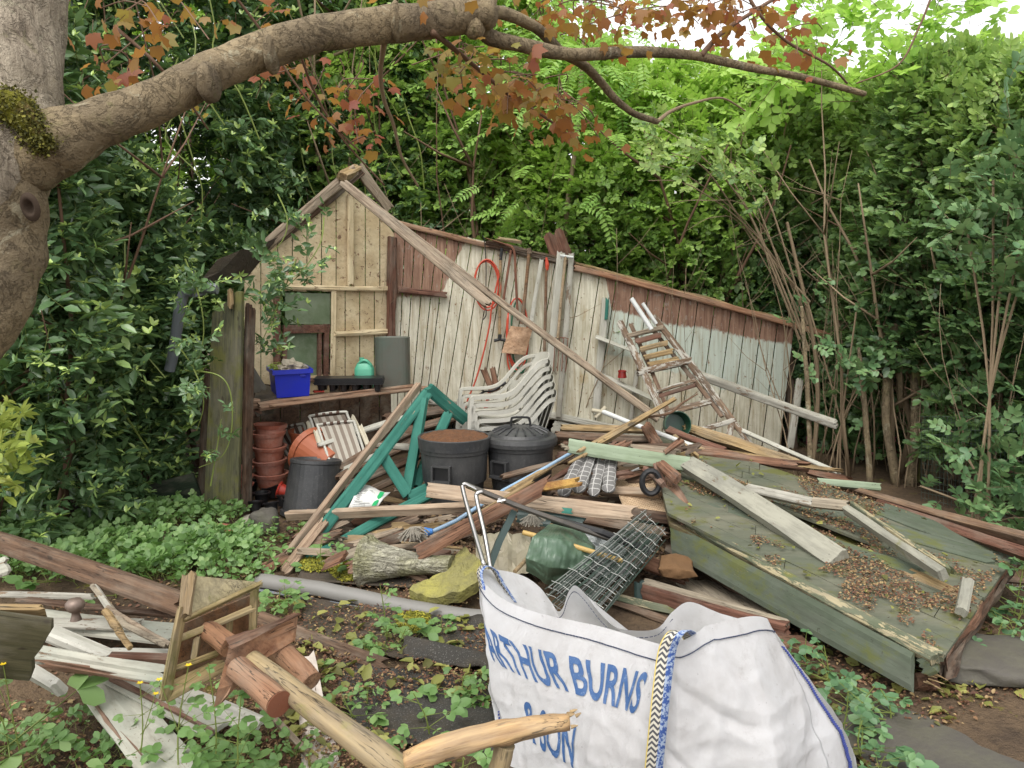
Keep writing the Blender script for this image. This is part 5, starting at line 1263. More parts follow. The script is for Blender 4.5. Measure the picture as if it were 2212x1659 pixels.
for i in range(4): lpk('slat', (1374 + i * 9, 738 + i * 17), (1428 + i * 13, 724 + i * 17), 12, 5, W_SPL if i else W_RED, rough=.004)
lpk('step', (1418, 846), (1500, 822), 8, 18); lpk('riser', (1422, 856), (1502, 832), 9, 5, W_RED)
lpk('step', (1436, 892), (1532, 868), 14, 16, rough=.004); lpk('step', (1510, 930), (1586, 908), 12, 14)
lpk('foot_block', (1582, 905), (1572, 952), 13, 10); lpk('foot_block', (1584, 912), (1625, 965), 12, 8)
tag(MB().tube([P(1364, 645, 6.6), P(1408, 712, 6.5)], .02, 12).build('white_pole', ALU), 'upper white pole sticking out behind the ladder top', 'pole', 'white poles behind the ladder')
tag(MB().tube([P(1388, 655, 6.65), P(1418, 700, 6.6)], .016, 12).build('white_pole', ALU), 'lower white pole sticking out behind the ladder top', 'pole', 'white poles behind the ladder')
th = thing('white_tube_handle', 'white metal tube with a T shaped end lying under the ladder', 'tube', P(1300, 890, 5.9))
MB().tube([P(1302, 889, 5.9), P(1358, 912, 5.7), P(1500, 965, 5.3)], .018, 12).build('tube', ALU, th)
MB().tube([P(1287, 902, 5.9), P(1309, 879, 5.9)], .016, 10).build('cross_piece', SHEET, th)
MB().tube([P(1278, 886, 5.9), P(1302, 890, 5.9)], .016, 10).build('stub', SHEET, th)
th = thing('garden_bucket', 'dark green round bucket lying beside the ladder foot', 'bucket', P(1455, 918, 5.8))
MB().lathe(P(1455, 918, 5.9), [(.001, 0), (.085, 0), (.1, .14), (.094, .14), (.08, .01), (.001, .01)], 28, tilt(78, 12)).build('body', BUCKET, th)
for i, (a, b, w, lab) in enumerate([((1456, 862, 5.5), (1290, 960, 4.9), 8, 'longest pale cane of the loose bundle below the ladder'), ((1430, 876, 5.5), (1250, 975, 4.8), 6, 'thin cane beside the longest one below the ladder'), ((1412, 888, 5.5), (1300, 952, 5.0), 9, 'split tan lath under the canes below the ladder'), ((1388, 902, 5.5), (1260, 985, 4.8), 5, 'lowest thin cane below the ladder'), ((1400, 900, 5.45), (1230, 1000, 4.7), 5, 'bent cane crossing the others below the ladder')]):
    pk('cane', lab, a, b, w, w, W_SPL, 'cane', j=(.02, .02), grp='canes and laths below the ladder')
tag(MB().tube(smooth_path([P(1507, 851, 6.0), P(1472, 872, 5.8), P(1445, 893, 5.6), P(1380, 905, 5.4), P(1330, 925, 5.2)], 5), lerp_list([.004, .009, .010, .008, .004], 21), 6).build('twig', TWIG), 'dark crooked twig lying over the canes', 'twig')

# ------------------------------------------------------------------ teal truss
tt = thing('teal_truss', 'broken triangular roof truss of teal painted timbers standing in the pile', 'truss', P(760, 1150, 4.7))
def tk(n_, a, b, wpx, mat=W_TEAL, tpx=None, **k):
    s = (a[2] + b[2]) / 2 / FOC
    return plank(n_, None, P(*a), P(*b), wpx * s, (tpx or 14) * s, mat, par=tt, n=k.pop('n', (.25, -1, .15)), **k)
tk('principal_rafter', (922, 850, 5.5), (622, 1236, 4.35), 26, tpx=18, j=(.01, .02))
tk('bare_edge', (905, 832, 5.52), (612, 1212, 4.37), 13, W_TEALW, 18, j=(.01, .02), rough=.005, n=(-.5, -1, .6))
tk('rafter', (924, 838, 5.5), (1006, 908, 5.7), 26, tpx=16)
tk('king_post', (914, 862, 5.45), (880, 1060, 5.05), 21, tpx=18, n=(-.25, -1, .1))
tk('brace', (818, 972, 5.1), (880, 1068, 5.0), 24, tpx=18)
tk('brace', (968, 894, 5.55), (896, 1050, 5.15), 22, tpx=16)
tk('tie_beam', (632, 1232, 4.3), (930, 1068, 4.95), 22, tpx=16, n=(.2, -1, .9))
tk('tie_beam_foot', (880, 1075, 4.98), (1010, 1010, 5.3), 20, tpx=14, n=(.2, -1, .6))
tk('broken_board', (895, 880, 5.6), (858, 940, 5.3), 16, W_BATT, 12, j=(.03, .03))
pk('brown_offcut', 'split brown timber lying on the teal truss foot', (700, 1128, 4.6), (612, 1240, 4.2), 24, 14, W_TEALW, 'plank', n=(-.2, -1, .8), rough=.006, j=(.03, .03))
pk('reddish_shard', 'flat reddish board shard lying left of the teal truss foot', (628, 1198, 4.35), (556, 1236, 4.2), 34, 8, W_ROT, 'shard', n=(0, -.5, 1), j=(.03, .03), rough=.008)
pk('brown_offcut', 'short thick splintered timber below the upturned black tub', (716, 1134, 4.7), (640, 1170, 4.6), 28, 16, W_ROT, 'plank', n=(0, -1, .7), rough=.015, j=(.04, .03))

# sack lying by the truss
m = MB(); m.grid([[P(775 + (843 - 775) * i / 6, 1047 + (1062 - 1047) * i / 6 - 4 * math.sin(i), 4.95), P(763 + (828 - 763) * i / 6, 1075 + 4 * math.sin(i * 1.5), 4.75), P(751 + (815 - 751) * i / 6, 1100 - 5 * i / 6, 4.68)] for i in range(7)], .02, (0, -1, .3))
sk_ = tag(m.build('plastic_sack', PAPER, smooth=True), 'white printed plastic sack with a green band lying behind the long plank', 'sack')
def on_sack(a, b, c, d, mat, nm):
    f = lambda i, v: P(775 + 68 * i - (24 * v), 1047 + 15 * i + (53 - 20 * i) * v, 4.95 - .26 * v - .055)
    MB().grid([[f(a, b), f(c, b)], [f(a, d), f(c, d)]], .002, (0, -1, .5)).build(nm, mat, sk_)
on_sack(.72, .1, .86, .9, GREENC, 'green_band')
for i in range(9): on_sack(.08, .12 + i * .085, .5 + .1 * math.sin(i * 2), .15 + i * .085, GREYC, 'text_line')

# ------------------------------------------------------------------ heap of boards behind and under everything
n_heap = [0]
HEAPL = ['under the teal truss', 'behind the teal truss', 'between the truss and the left dustbin', 'in front of the left dustbin', 'beside the mop head', 'under the long plank', 'behind the pink plank', 'under the pink plank', 'below the green plastic bag', 'left of the wire rack']
heap = [
 ((735, 1010, 5.4), (905, 925, 5.9), 16, 12, W_BROWN, 'highest brown batten fanned out inside the teal truss'),
 ((730, 1035, 5.3), (900, 950, 5.8), 18, 12, W_BROWN, 'second brown batten fanned out inside the teal truss'),
 ((740, 1055, 5.2), (905, 985, 5.6), 18, 12, W_DARK, 'dark batten in the middle of the fan inside the teal truss'),
 ((770, 1072, 5.1), (905, 1012, 5.5), 18, 12, W_BROWN, 'lower brown batten of the fan inside the teal truss'),
 ((830, 905, 6.0), (1000, 880, 6.2), 20, 14, W_DARK, 'dark board lying behind the teal truss top'),
 ((850, 940, 5.8), (1010, 895, 6.0), 18, 14, W_BROWN, 'brown board behind the teal truss brace'),
 ((690, 960, 5.6), (880, 900, 6.0), 10, 8, W_WHITE2, 'white painted strip crossing behind the teal truss'),
 ((800, 962, 5.5), (900, 968, 5.6), 12, 8, W_WHITE, 'short white strip beside the teal king post'),
 ((850, 1100, 5.0), (1010, 1080, 5.1), 22, 14, W_DARK, 'dark board in front of the left dustbin foot'),
 ((700, 1190, 4.5), (900, 1120, 4.8), 24, 12, W_BROWN, 'brown board under the teal tie beam'),
 ((720, 1200, 4.4), (960, 1150, 4.6), 22, 10, W_ROT, 'rotten board running past the mop head'),
 ((760, 1165, 4.6), (1000, 1130, 4.7), 18, 10, W_SPL, 'tan lath just behind the mop head'),
 ((740, 1180, 4.5), (920, 1190, 4.5), 16, 10, W_PINK, 'short pink board below the mop head'),
 ((800, 1150, 4.7), (880, 1145, 4.7), 30, 14, W_SPL, 'blunt tan offcut left of the mop head'),
 ((880, 1180, 4.5), (1040, 1195, 4.4), 26, 12, W_ROT, 'dark rotten board between the stone log and the mop'),
 ((700, 1220, 4.3), (800, 1190, 4.4), 22, 10, W_PINK, 'pink offcut at the left end of the stone log'),
 ((1085, 1030, 4.9), (1260, 985, 5.2), 12, 10, W_BROWN, 'brown lath beside the pale blue pole'),
 ((1150, 1062, 4.8), (1330, 960, 5.4), 10, 8, W_RED, 'red brown lath above the grey checked bundle'),
 ((1180, 1050, 4.8), (1345, 990, 5.2), 9, 8, W_BROWN, 'thin brown lath over the grey checked bundle'),
 ((1200, 940, 5.6), (1420, 950, 5.6), 18, 14, W_BROWN, 'brown board behind the pale green timber'),
 ((1215, 925, 5.7), (1400, 930, 5.7), 14, 12, W_SPL, 'tan board behind the pale green timber'),
 ((1205, 985, 5.3), (1330, 1010, 5.2), 26, 16, W_RED, 'red brown board under the pale green timber'),
 ((1270, 1100, 4.5), (1450, 1120, 4.4), 26, 14, W_DARK, 'dark board under the basketwork panel'),
 ((1180, 1110, 4.5), (1440, 1150, 4.3), 22, 12, W_BROWN, 'brown board above the wire rack'),
 ((1330, 1290, 3.75), (1500, 1330, 3.6), 18, 12, W_STRIP, 'mossy board at the foot of the brick coloured base'),
 ((1290, 1290, 3.8), (1460, 1345, 3.5), 14, 10, W_BROWN, 'brown strip below the wire rack'),
 ((1300, 1180, 4.2), (1480, 1250, 3.9), 30, 14, W_ROT, 'rotten board below the orange cushion'),
 ((1090, 1195, 4.2), (1240, 1280, 3.9), 22, 10, W_DARK, 'dark board under the green plastic bag'),
 ((1300, 1060, 4.8), (1430, 1064, 4.6), 20, 18, W_PINK, 'stout tan bar with a knotty top above the long pink plank'),
 ((1000, 1290, 3.95), (1060, 1306, 3.8), 24, 14, W_PINK, 'short pink block between the mossy stone and the gutter'),
 ((1450, 1180, 4.3), (1700, 1330, 3.6), 40, 14, W_DARK, 'dark board lying in the shade under the roof slab'),
]
for a, b, w, t_, mt, lab in heap: pk('loose_board', lab, a, b, w, t_, mt, 'board', rough=.006, j=(.02, .025))
for i in range(130):
    a = (rnd.uniform(640, 1180), rnd.uniform(1040, 1230)); Y = max(3.9, min(5.6, PZ(a[0], a[1], .12).y)); ang = rnd.gauss(-.35, .5); L_ = rnd.uniform(40, 120)
    if i % 3 == 0: a = (rnd.uniform(1190, 1440), rnd.uniform(960, 1130)); Y = rnd.uniform(4.7, 5.3)
    q0 = P(a[0], a[1], Y); q1 = q0 + Vector((math.cos(ang) * L_, rnd.uniform(-.4, .4) * L_, 0)) * Y / FOC; q1.z += rnd.uniform(-.05, .08)
    o = plank('wood_scrap', 'scrap', q0, q1, rnd.uniform(.03, .07), rnd.uniform(.01, .025), rnd.choice([W_BROWN, W_ROT, W_DARK, W_DARK, W_GREY, W_BATT, W_RED, W_SPL]), 'scrap wood', rough=.008, j=(.02, .03), n=(rnd.uniform(-.4, .4), -.6, 1), grp='small wood scraps filling the heap')
    o['label'] = 'small splintered wood scrap wedged in the collapsed timber heap'
pk('long_plank', 'long broken pinkish plank lying level in front of the teal truss', (622, 1113, 4.7), (1052, 1094, 4.6), 17, 22, W_PINK, n=(0, -.4, 1), rough=.005, j=(.02, .02))
pk('long_plank', 'wide pink plank with a teal paint fleck crossing in front of the dustbins', (922, 1058, 4.35), (1368, 1109, 4.05), 34, 10, W_PINK, n=(0, -1, .5), j=(.01, .03))
plank('paint_fleck', 'teal paint fleck on the wide pink plank', P(1216, 1102, 4.1), P(1236, 1104, 4.1), .03, .002, W_TEAL, 'paint fleck', n=(0, -1, .5), j=(.01, .01))
pk('long_plank', 'reddish brown plank crossing over the wide pink one', (1178, 1050, 4.1), (900, 1196, 4.0), 34, 9, W_ROT, n=(.3, -1, .5), skew=(.1, 0))
pk('long_plank', 'narrow tan lath under the reddish brown crossing plank', (1150, 1040, 4.25), (905, 1190, 4.1), 9, 8, W_SPL, n=(.3, -1, .5))
tag(MB().tube([P(1245, 975, 5.15), P(1160, 1025, 4.85), P(1085, 1070, 4.6)], .018, 8, wob=.2).build('round_stick', m_wood('round stick', '7a6448', 'a08a66')), 'thick round stick beside the blue mop handle', 'stick')
def mop(label, u, v, Y, s):
    th = thing('mop', label, 'mop', P(u, v, Y)); m = MB(); c = P(u, v - 8, Y)
    for i in range(75):
        a = rnd.uniform(0, 6.28); r_ = rnd.uniform(.4, 1) * s
        e = c + Vector((math.cos(a) * r_, -abs(math.sin(a)) * r_ * .6 - .01, -rnd.uniform(.02, .5) * s))
        m.tube(smooth_path([c + Vector((rnd.uniform(-.02, .02), 0, .02)), (c + e) / 2 + Vector((0, -.01, rnd.uniform(0, .03))), e], 2), .0042, 4)
    m.build('strands', MOPC, th); return th
mh = mop('string mop with pale blue metal handle, its head beside the stone pedestal', 893, 1155, 4.3, .1)
MB().tube([P(935, 1148, 4.36), P(918, 1150, 4.36)], lerp_list([.016, .03], 2), 12).build('socket', BLUE2, mh)
MB().tube([P(1262, 962, 5.2), P(1176, 1012, 4.9), P(1090, 1058, 4.7), P(985, 1125, 4.45), P(930, 1150, 4.38)], .012, 10).build('handle', BLUEP, mh)
mop('second grey string mop head at the left end of the thin stick', 800, 1172, 4.4, .06)
mop('cotton mop head hanging under the wide pink plank', 1150, 1128, 4.0, .07)
tag(MB().tube([P(868, 1172, 4.4), P(1000, 1185, 4.25)], .008, 7).build('thin_stick', W_SPL), 'thin pale stick lying in front of the mop head', 'stick')
# sack truck
st = thing('sack_truck', 'old metal sack truck with chrome hooped handles lying in the heap', 'sack truck', P(1060, 1150, 3.9))
MB().tube(smooth_path([P(1046, 1222, 3.55), P(1022, 1140, 3.75), P(1000, 1058, 3.95), P(1003, 1046, 3.97), P(1014, 1050, 3.97), P(1030, 1058, 3.97)], 6), .0115, 10).build('hoop', CHROME, st, smooth=True)
MB().tube(smooth_path([P(1060, 1230, 3.6), P(1046, 1150, 3.75), P(1030, 1080, 3.9), P(1031, 1066, 3.92), P(1042, 1062, 3.93)], 6), .0115, 10).build('hoop', CHROME, st, smooth=True)
MB().tube([P(1008, 1048, 3.98), P(1110, 1090, 3.95), P(1215, 1128, 3.9), P(1320, 1165, 3.9)], .015, 10).build('bar', TUBEG, st)
m = MB(); m.tube([P(1078, 1078, 3.92), P(1086, 1086, 3.9)], .01, 6); m.tube([P(1074, 1084, 3.9), P(1092, 1080, 3.9)], .008, 6); m.build('wing_nut', CHROME, st)
MB().tube([P(1110, 1105, 4.0), P(1078, 1170, 3.9), P(1058, 1222, 3.8)], .024, 4).build('leg', DGREEN, st)
pk('green_cover', 'dark green sheet metal trough under the wide pink plank', (1120, 1112, 4.2), (1260, 1135, 4.1), 34, 8, DGREEN, 'trough', n=(0, -1, .5))
tag(MB().tube([P(1192, 1122, 3.95), P(1300, 1150, 3.9), P(1400, 1190, 3.9)], .02, 10).build('black_tube', CABLE), 'black tube with a rubber collar running under the pink plank', 'tube')
# plastic sheet, green bag, crumpled plastic
m = MB(); g = []
for i in range(13):
    row = []
    for j_ in range(8):
        u = 1028 + 118 * i / 12; v = 1152 + 84 * j_ / 7; p = P(u, v, 4.25 - .35 * j_ / 7)
        p += Vector((0, -.05 * noise.noise(Vector((i * .5, j_ * .6, 2))), .05 * noise.noise(Vector((i * .4, j_ * .5, 7))))); row.append(p)
    g.append(row)
tag(m.grid(g, .004, (0, -1, 0)).build('plastic_sheet', SHEET), 'stiff yellowed plastic sheet with a tear behind the bulk bag', 'sheet')
def draped(name, label, cat, pts, mat, nu=26, nv=16, amp=.02, pleat=0.0, thick=.003, sm=True, fr=1.0):
    """surface through a coarse grid of surveyed points"""
    gu = np.array([[tuple(P(*q)) for q in row] for row in pts]); r_, c_ = gu.shape[:2]; G_ = []
    for i in range(nu + 1):
        x = i / nu * (r_ - 1); a = min(int(x), r_ - 2); fx = x - a; fx = fx * fx * (3 - 2 * fx) * .5 + fx * .5; row = []
        for j_ in range(nv + 1):
            y = j_ / nv * (c_ - 1); b = min(int(y), c_ - 2); fy = y - b
            p = Vector((gu[a, b] * (1 - fx) + gu[a + 1, b] * fx) * (1 - fy) + (gu[a, b + 1] * (1 - fx) + gu[a + 1, b + 1] * fx) * fy)
            d = noise.noise(p * 9 * fr) * amp + noise.noise(p * 24 * fr) * amp * .4 + pleat * abs(math.sin(j_ * 1.9 + i * .1))
            row.append(p + Vector((d * .3, -d, d * .5)))
        G_.append(row)
    return tag(MB().grid(G_, thick, (0, -1, .4)).build(name, mat, smooth=sm), label, cat)
draped('green_plastic_bag', 'shiny green plastic garden bag pleated round something bulky beside the wire rack', 'bag',
       [[(1190, 1130, 4.05), (1222, 1135, 4.05), (1262, 1150, 4.1)], [(1150, 1160, 3.85), (1200, 1165, 3.8), (1285, 1180, 3.95)], [(1136, 1205, 3.8), (1190, 1225, 3.68), (1270, 1235, 3.8)], [(1135, 1235, 3.85), (1180, 1262, 3.78), (1250, 1275, 3.85)]], BAGG, 40, 40, .035, .006)
draped('clear_plastic', 'crumpled clear plastic behind the wire rack', 'plastic', [[(1222, 1135, 4.1), (1270, 1140, 4.15), (1330, 1150, 4.2)], [(1250, 1180, 4.0), (1300, 1190, 4.0), (1350, 1200, 4.05)], [(1260, 1230, 3.9), (1310, 1250, 3.9), (1360, 1240, 4.0)]], FOIL, 26, 20, .08, 0, sm=False)
tag(MB().tube([P(1130, 1150, 3.95), P(1240, 1180, 3.85), P(1345, 1212, 3.8)], .013, 12).build('bamboo_cane', m_plain('yellow cane', 'b89a5c', .55, .3, '7a6234', bump=.1)), 'thick yellow cane lying over the green plastic bag', 'cane')
tag(MB().tube([P(1196, 1128, 4.15), P(1145, 1200, 3.9), P(1112, 1235, 3.75)], .011, 10).build('bamboo_cane', W_SPL), 'pale round stick running down behind the green plastic bag', 'stick')
# wire rack
ra, rb_, rc_, rd_ = P(1388, 1102, 4.05), P(1440, 1152, 3.95), P(1298, 1322, 3.35), P(1182, 1262, 3.5)
wr = thing('wire_rack', 'collapsed bundle of green coated wire shelving standing on its corner', 'wire rack', P(1310, 1210, 3.7))
m = MB(); m2 = MB(); dr = (rd_ - ra); cr = (rb_ - ra); nr = cr.cross(dr).normalized()
for i in range(84):
    f = i / 83; o = nr * rnd.choice([0, .02, .05, .09, .13, .16]); a = ra + cr * f + o; L_ = 1 + rnd.uniform(-.04, .04)
    a2 = rb_ * f + ra * (1 - f) + o + Vector((rnd.uniform(-.02, .02), 0, rnd.uniform(-.02, .02))); e2 = rc_ * f + rd_ * (1 - f) + o + Vector((rnd.uniform(-.015, .015), 0, rnd.uniform(-.015, .015)))
    (m if i % 3 else m2).tube([a2, (a2 + e2) / 2 + Vector((0, 0, rnd.uniform(-.012, .012))), e2], .0023, 4)
for k in range(7):
    f = k / 6 * .94 + .02
    for o in (0, .05, .10, .15):
        a = ra + (rd_ - ra) * f + nr * o; b = rb_ + (rc_ - rb_) * f + nr * o
        m2.tube([a.lerp(b, x / 6) + Vector((0, 0, .007 * (x % 2))) for x in range(7)], .0018, 4)
m.build('long_wires', WIRE, wr); m2.build('cross_wires', WIREG, wr)
# basketwork
bk = thing('basketwork_panel', 'cream woven cane panel with a white rim leaning in the heap', 'panel', P(1380, 1070, 4.75))
m = MB(); a, b, c, d = P(1325, 1040, 4.9), P(1394, 1006, 5.0), P(1444, 1112, 4.5), P(1362, 1130, 4.4)
for i in range(24):
    f = i / 23; m.tube([a.lerp(b, f), d.lerp(c, f)], .0042, 4)
for i in range(30):
    f = i / 29; m.tube([a.lerp(d, f), b.lerp(c, f)], .0042, 4)
m.build('weave', m_plain('woven cane', 'bea586', .8, .4, '6a5440', ds=18), bk)
MB().tube([a, b], .012, 8).build('white_rim', ALU, bk)
tag(MB().tube([P(1406 + 19 * math.cos(x * .35), 1042 + 25 * math.sin(x * .35), 4.55) for x in range(19)], .018, 8, cap=False).build('rubber_ring', CABLE), 'black rubber ring leaning on the basketwork panel', 'ring')
# checked bundle
def m_check():
    t = NT('grey checked cloth'); sx = t.n.new("ShaderNodeSeparateXYZ"); uv = t.n.new("ShaderNodeUVMap"); t.l.new(uv.outputs[0], sx.inputs[0])
    f = None
    for k, o in enumerate((0, 1)):
        w = t.math('FRACT', t.math('MULTIPLY', sx.outputs[o], 1.0), 0); g = t.math('LESS_THAN', w, .12); f = g if f is None else t.math('MAXIMUM', f, g)
    return t.fin(t.mix(t.math('MULTIPLY', f, .9), C('6a6866'), C('b4b2ae')), .9, t.noise(scale=80), .2, .003)
CHK = m_check()
ck = thing('checked_bundle', 'rolled grey cloth with white window check lying under the pale green timber', 'cloth', P(1285, 1025, 4.7))
for k in range(4):
    a = P(1258 + k * 21, 982, 4.95 + .03 * k); b = P(1215 + k * 33, 1072 - (k == 3) * 8, 4.5); n_ = 14; mm = 24
    if k == 1: a.z += .015; b.z += .02
    ax = (b - a).normalized(); u_ = ax.cross(Vector((0, 0, 1))).normalized(); w_ = u_.cross(ax); V = []; F = []; UV = []
    for i in range(mm + 1):
        for q in range(n_ + 1):
            th_ = 2 * math.pi * q / n_; rr = .034 * (1 + .3 * noise.noise(Vector((i * .25, q * .7, k * 3)))) * (min(1, .15 + min(i, mm - i) * .6))
            V.append(a.lerp(b, i / mm) + u_ * math.cos(th_) * rr * 1.15 + w_ * math.sin(th_) * rr * .7)
    for i in range(mm):
        for q in range(n_): F.append((i * (n_ + 1) + q, i * (n_ + 1) + q + 1, (i + 1) * (n_ + 1) + q + 1, (i + 1) * (n_ + 1) + q)); UV.append([(x / mm * 9, y / n_ * 5) for x, y in ((i, q), (i, q + 1), (i + 1, q + 1), (i + 1, q))])
    o = put('cloth_roll', V, F, CHK, ck, smooth=True); ul = o.data.uv_layers.new(name='uv'); ul.data.foreach_set('uv', np.array(UV, dtype=np.float32).ravel())
pk('bark_piece', 'thick flake of orange brown bark on the pink plank', (1172, 1052, 4.45), (1250, 1040, 4.5), 24, 10, BARKR, 'bark', n=(0, -.6, 1), rough=.01, j=(.03, .03))
draped('seat_cushion', 'orange brown sodden cushion under the edge of the roof slab', 'cushion', [[(1428, 1200, 3.95), (1460, 1195, 4.0), (1496, 1205, 4.0)], [(1420, 1230, 3.85), (1460, 1228, 3.85), (1500, 1238, 3.85)], [(1430, 1246, 3.85), (1465, 1252, 3.85), (1505, 1246, 3.85)]], CUSH, 22, 16, .03, 0, .03)
# shed base frame at lower right
bs = thing('floor_frame', 'brick red timber base frame of the shed with its grey floor boards', 'floor frame', P(1550, 1320, 3.6))
plank('top_beam', None, P(1392, 1278, 3.78), P(1702, 1364, 3.28), .08, .05, W_RED, n=(-.1, -1, .1), par=bs, j=(.01, .01))
plank('painted_top', None, P(1392, 1256, 3.8), P(1702, 1346, 3.3), .05, .02, W_GREY, n=(0, -.3, 1), par=bs)
plank('lower_beam', None, P(1392, 1302, 3.8), P(1620, 1372, 3.45), .05, .04, W_DARK, n=(-.1, -1, .1), par=bs, rough=.006)
plank('lower_beam', None, P(1392, 1325, 3.78), P(1560, 1378, 3.5), .05, .04, W_ROT, n=(-.1, -1, .1), par=bs, rough=.006)
plank('side_post', None, P(1385, 1258, 3.8), P(1385, 1345, 3.75), .07, .04, DGREEN, n=(-.1, -1, 0), par=bs)
for i in range(5): plank('floor_board', None, P(1455 + i * 50, 1238 + i * 14, 4.2 - i * .1), P(1620 + i * 26, 1350 - i * 3, 3.4), .13, .02, W_GREY, n=(0, 0, 1), par=bs)
plank('rotten_end', None, P(1668, 1384, 3.3), P(1748, 1398, 3.2), .06, .035, W_ROT, n=(0, -1, .3), par=bs, rough=.02, j=(.02, .05))
splinters(P(1742, 1398, 3.2), (1, -.1, -.1), 14, .05, W_ROT, bs)
plank('lower_block', None, P(1680, 1400, 3.3), P(1700, 1440, 3.3), .06, .05, W_ROT, n=(0, -1, 0), par=bs)
# stones
def stone(label, c, r, mat, seed, name='stone', cat='stone', amp=.25, rot=None, flat=False):
    V = []; F = []; nn, mm = 30, 18; Mx = rot or Matrix.Identity(3)
    for i in range(mm + 1):
        for k in range(nn):
            a1 = math.pi * i / mm; a2 = 2 * math.pi * k / nn; d = Vector((math.sin(a1) * math.cos(a2), math.sin(a1) * math.sin(a2), math.cos(a1)))
            s = 1 + amp * noise.noise(d * 1.5 + Vector((seed, 0, 0))) + amp * .3 * noise.noise(d * 6 + Vector((seed, 0, 0)))
            q = Vector((math.copysign(abs(d.x) ** .7, d.x) * r[0], math.copysign(abs(d.y) ** .7, d.y) * r[1], math.copysign(abs(d.z) ** (.5 if flat else .8), d.z) * r[2])) * s
            V.append(Vector(c) + Mx @ q)
    for i in range(mm):
        for k in range(nn): F.append((i * nn + k, i * nn + (k + 1) % nn, (i + 1) * nn + (k + 1) % nn, (i + 1) * nn + k))
    return tag(put(name, V, F, mat, smooth=True), label, cat)
stone('rounded dark stone in front of the black pots', G(565, 1155) + Vector((0, .05, .06)), (.1, .08, .09), STONED, 3)
stone('pale flat stone behind the pink brick', G(540, 1150) + Vector((0, .15, .03)), (.12, .1, .03), STONE, 5)
stone('large dark flat stone slab at the right edge of the ground', G(2150, 1470) + Vector((.03, .1, .04)), (.24, .17, .045), STONED, 8, amp=.35, flat=True)
stone('flat dark paving stone half buried near the splintered block', G(1930, 1560) + Vector((0, .05, -.015)), (.3, .22, .03), STONED, 12, amp=.2, flat=True)
stone('broad flat dark paving slab at the bottom right corner', G(2080, 1640) + Vector((0, .05, -.02)), (.38, .24, .03), STONED, 15, amp=.2, flat=True)
plank('brick', 'pink brick lying in front of the big post', G(446, 1160, .03), G(518, 1166, .03), .11, .07, BRICK, 'brick', n=(0, -.5, 1))
# carved stone log: a flared bark textured pedestal on its side
def m_stonebark():
    t = NT('bark textured stone'); a = t.noise((1, 6, 6), 6, 5, .6, 1.5); b = t.noise(scale=22, detail=4, dist=2.0, off=3); k = t.noise(scale=5, detail=5, off=6)
    c = t.mix(t.step(a, .4, .6), C('8c887a'), C('c8c4b0')); c = t.mix(t.math('MULTIPLY', t.step(k, .45, .6), .5), c, C('8c8c50')); c = t.mix(t.math('MULTIPLY', t.step(b, .5, .6), .3), c, C('5a564a'))
    return t.fin(c, .95, t.math('ADD', t.math('MULTIPLY', a, 2), t.math('MULTIPLY', b, 2)), 1.0, .02, spec=.2)
la, lb = P(790, 1212, 4.1), P(976, 1222, 3.98); d = (lb - la)
Mx = d.to_track_quat('X', 'Z').to_matrix()
pr = []
for i in range(25):
    f = i / 24; r_ = .098 * (1 - f) ** 2.2 + .052 + .012 * max(0, (f - .8) / .2) + (.012 if f < .06 else 0); pr.append((f, r_))
V = []; F = []; nn = 40
for i, (f, r_) in enumerate(pr):
    for k in range(nn):
        a = 2 * math.pi * k / nn; q = Vector((0, math.cos(a), math.sin(a) * .86)); s = r_ * (1 + .06 * noise.noise(Vector((f * 3, math.cos(a) * 3.5, math.sin(a) * 3.5))) + .05 * noise.noise(Vector((f * 14, math.cos(a) * 5, math.sin(a) * 5))))
        V.append(la + Mx @ (Vector((f * d.length, 0, 0)) + q * s))
for i in range(24):
    for k in range(nn): F.append((i * nn + k, (i + 1) * nn + k, (i + 1) * nn + (k + 1) % nn, i * nn + (k + 1) % nn))
F.append(tuple(range(nn))); F.append(tuple(range(25 * nn - 1, 24 * nn - 1, -1)))
tag(put('stone_pedestal', V, F, m_stonebark(), smooth=False), 'grey stone pedestal shaped like a tree stump lying on its side', 'pedestal')
# mossy broken stone bowl
g = []; pa = [P(884, 1282, 3.75), P(905, 1295, 3.7), P(945, 1300, 3.65), P(990, 1292, 3.65), P(1028, 1270, 3.7), P(1050, 1240, 3.75)]
pb = [P(905, 1268, 3.85), P(925, 1262, 3.88), P(955, 1250, 3.92), P(975, 1232, 3.98), P(985, 1210, 4.05), P(1000, 1196, 4.12)]
pa, pb = smooth_path(pa, 6), smooth_path(pb, 6)
for i in range(len(pa)):
    row = []
    for j_ in range(11):
        f = j_ / 10; p = pa[i].lerp(pb[i], f); p.z += .035 * math.sin(math.pi * f) * .5 + .03 + .016 * noise.noise(p * 9) + .014 * noise.noise(p * 26) + (.03 * math.exp(-((f - .6) ** 2) * 30 - ((i - 18) ** 2) / 30)); row.append(p)
    g.append(row)
tag(MB().grid(g, .07, (0, -.4, 1)).build('broken_bowl', MOSSST, smooth=False), 'broken piece of a stone bowl covered in yellow moss beside the bulk bag', 'stone bowl')
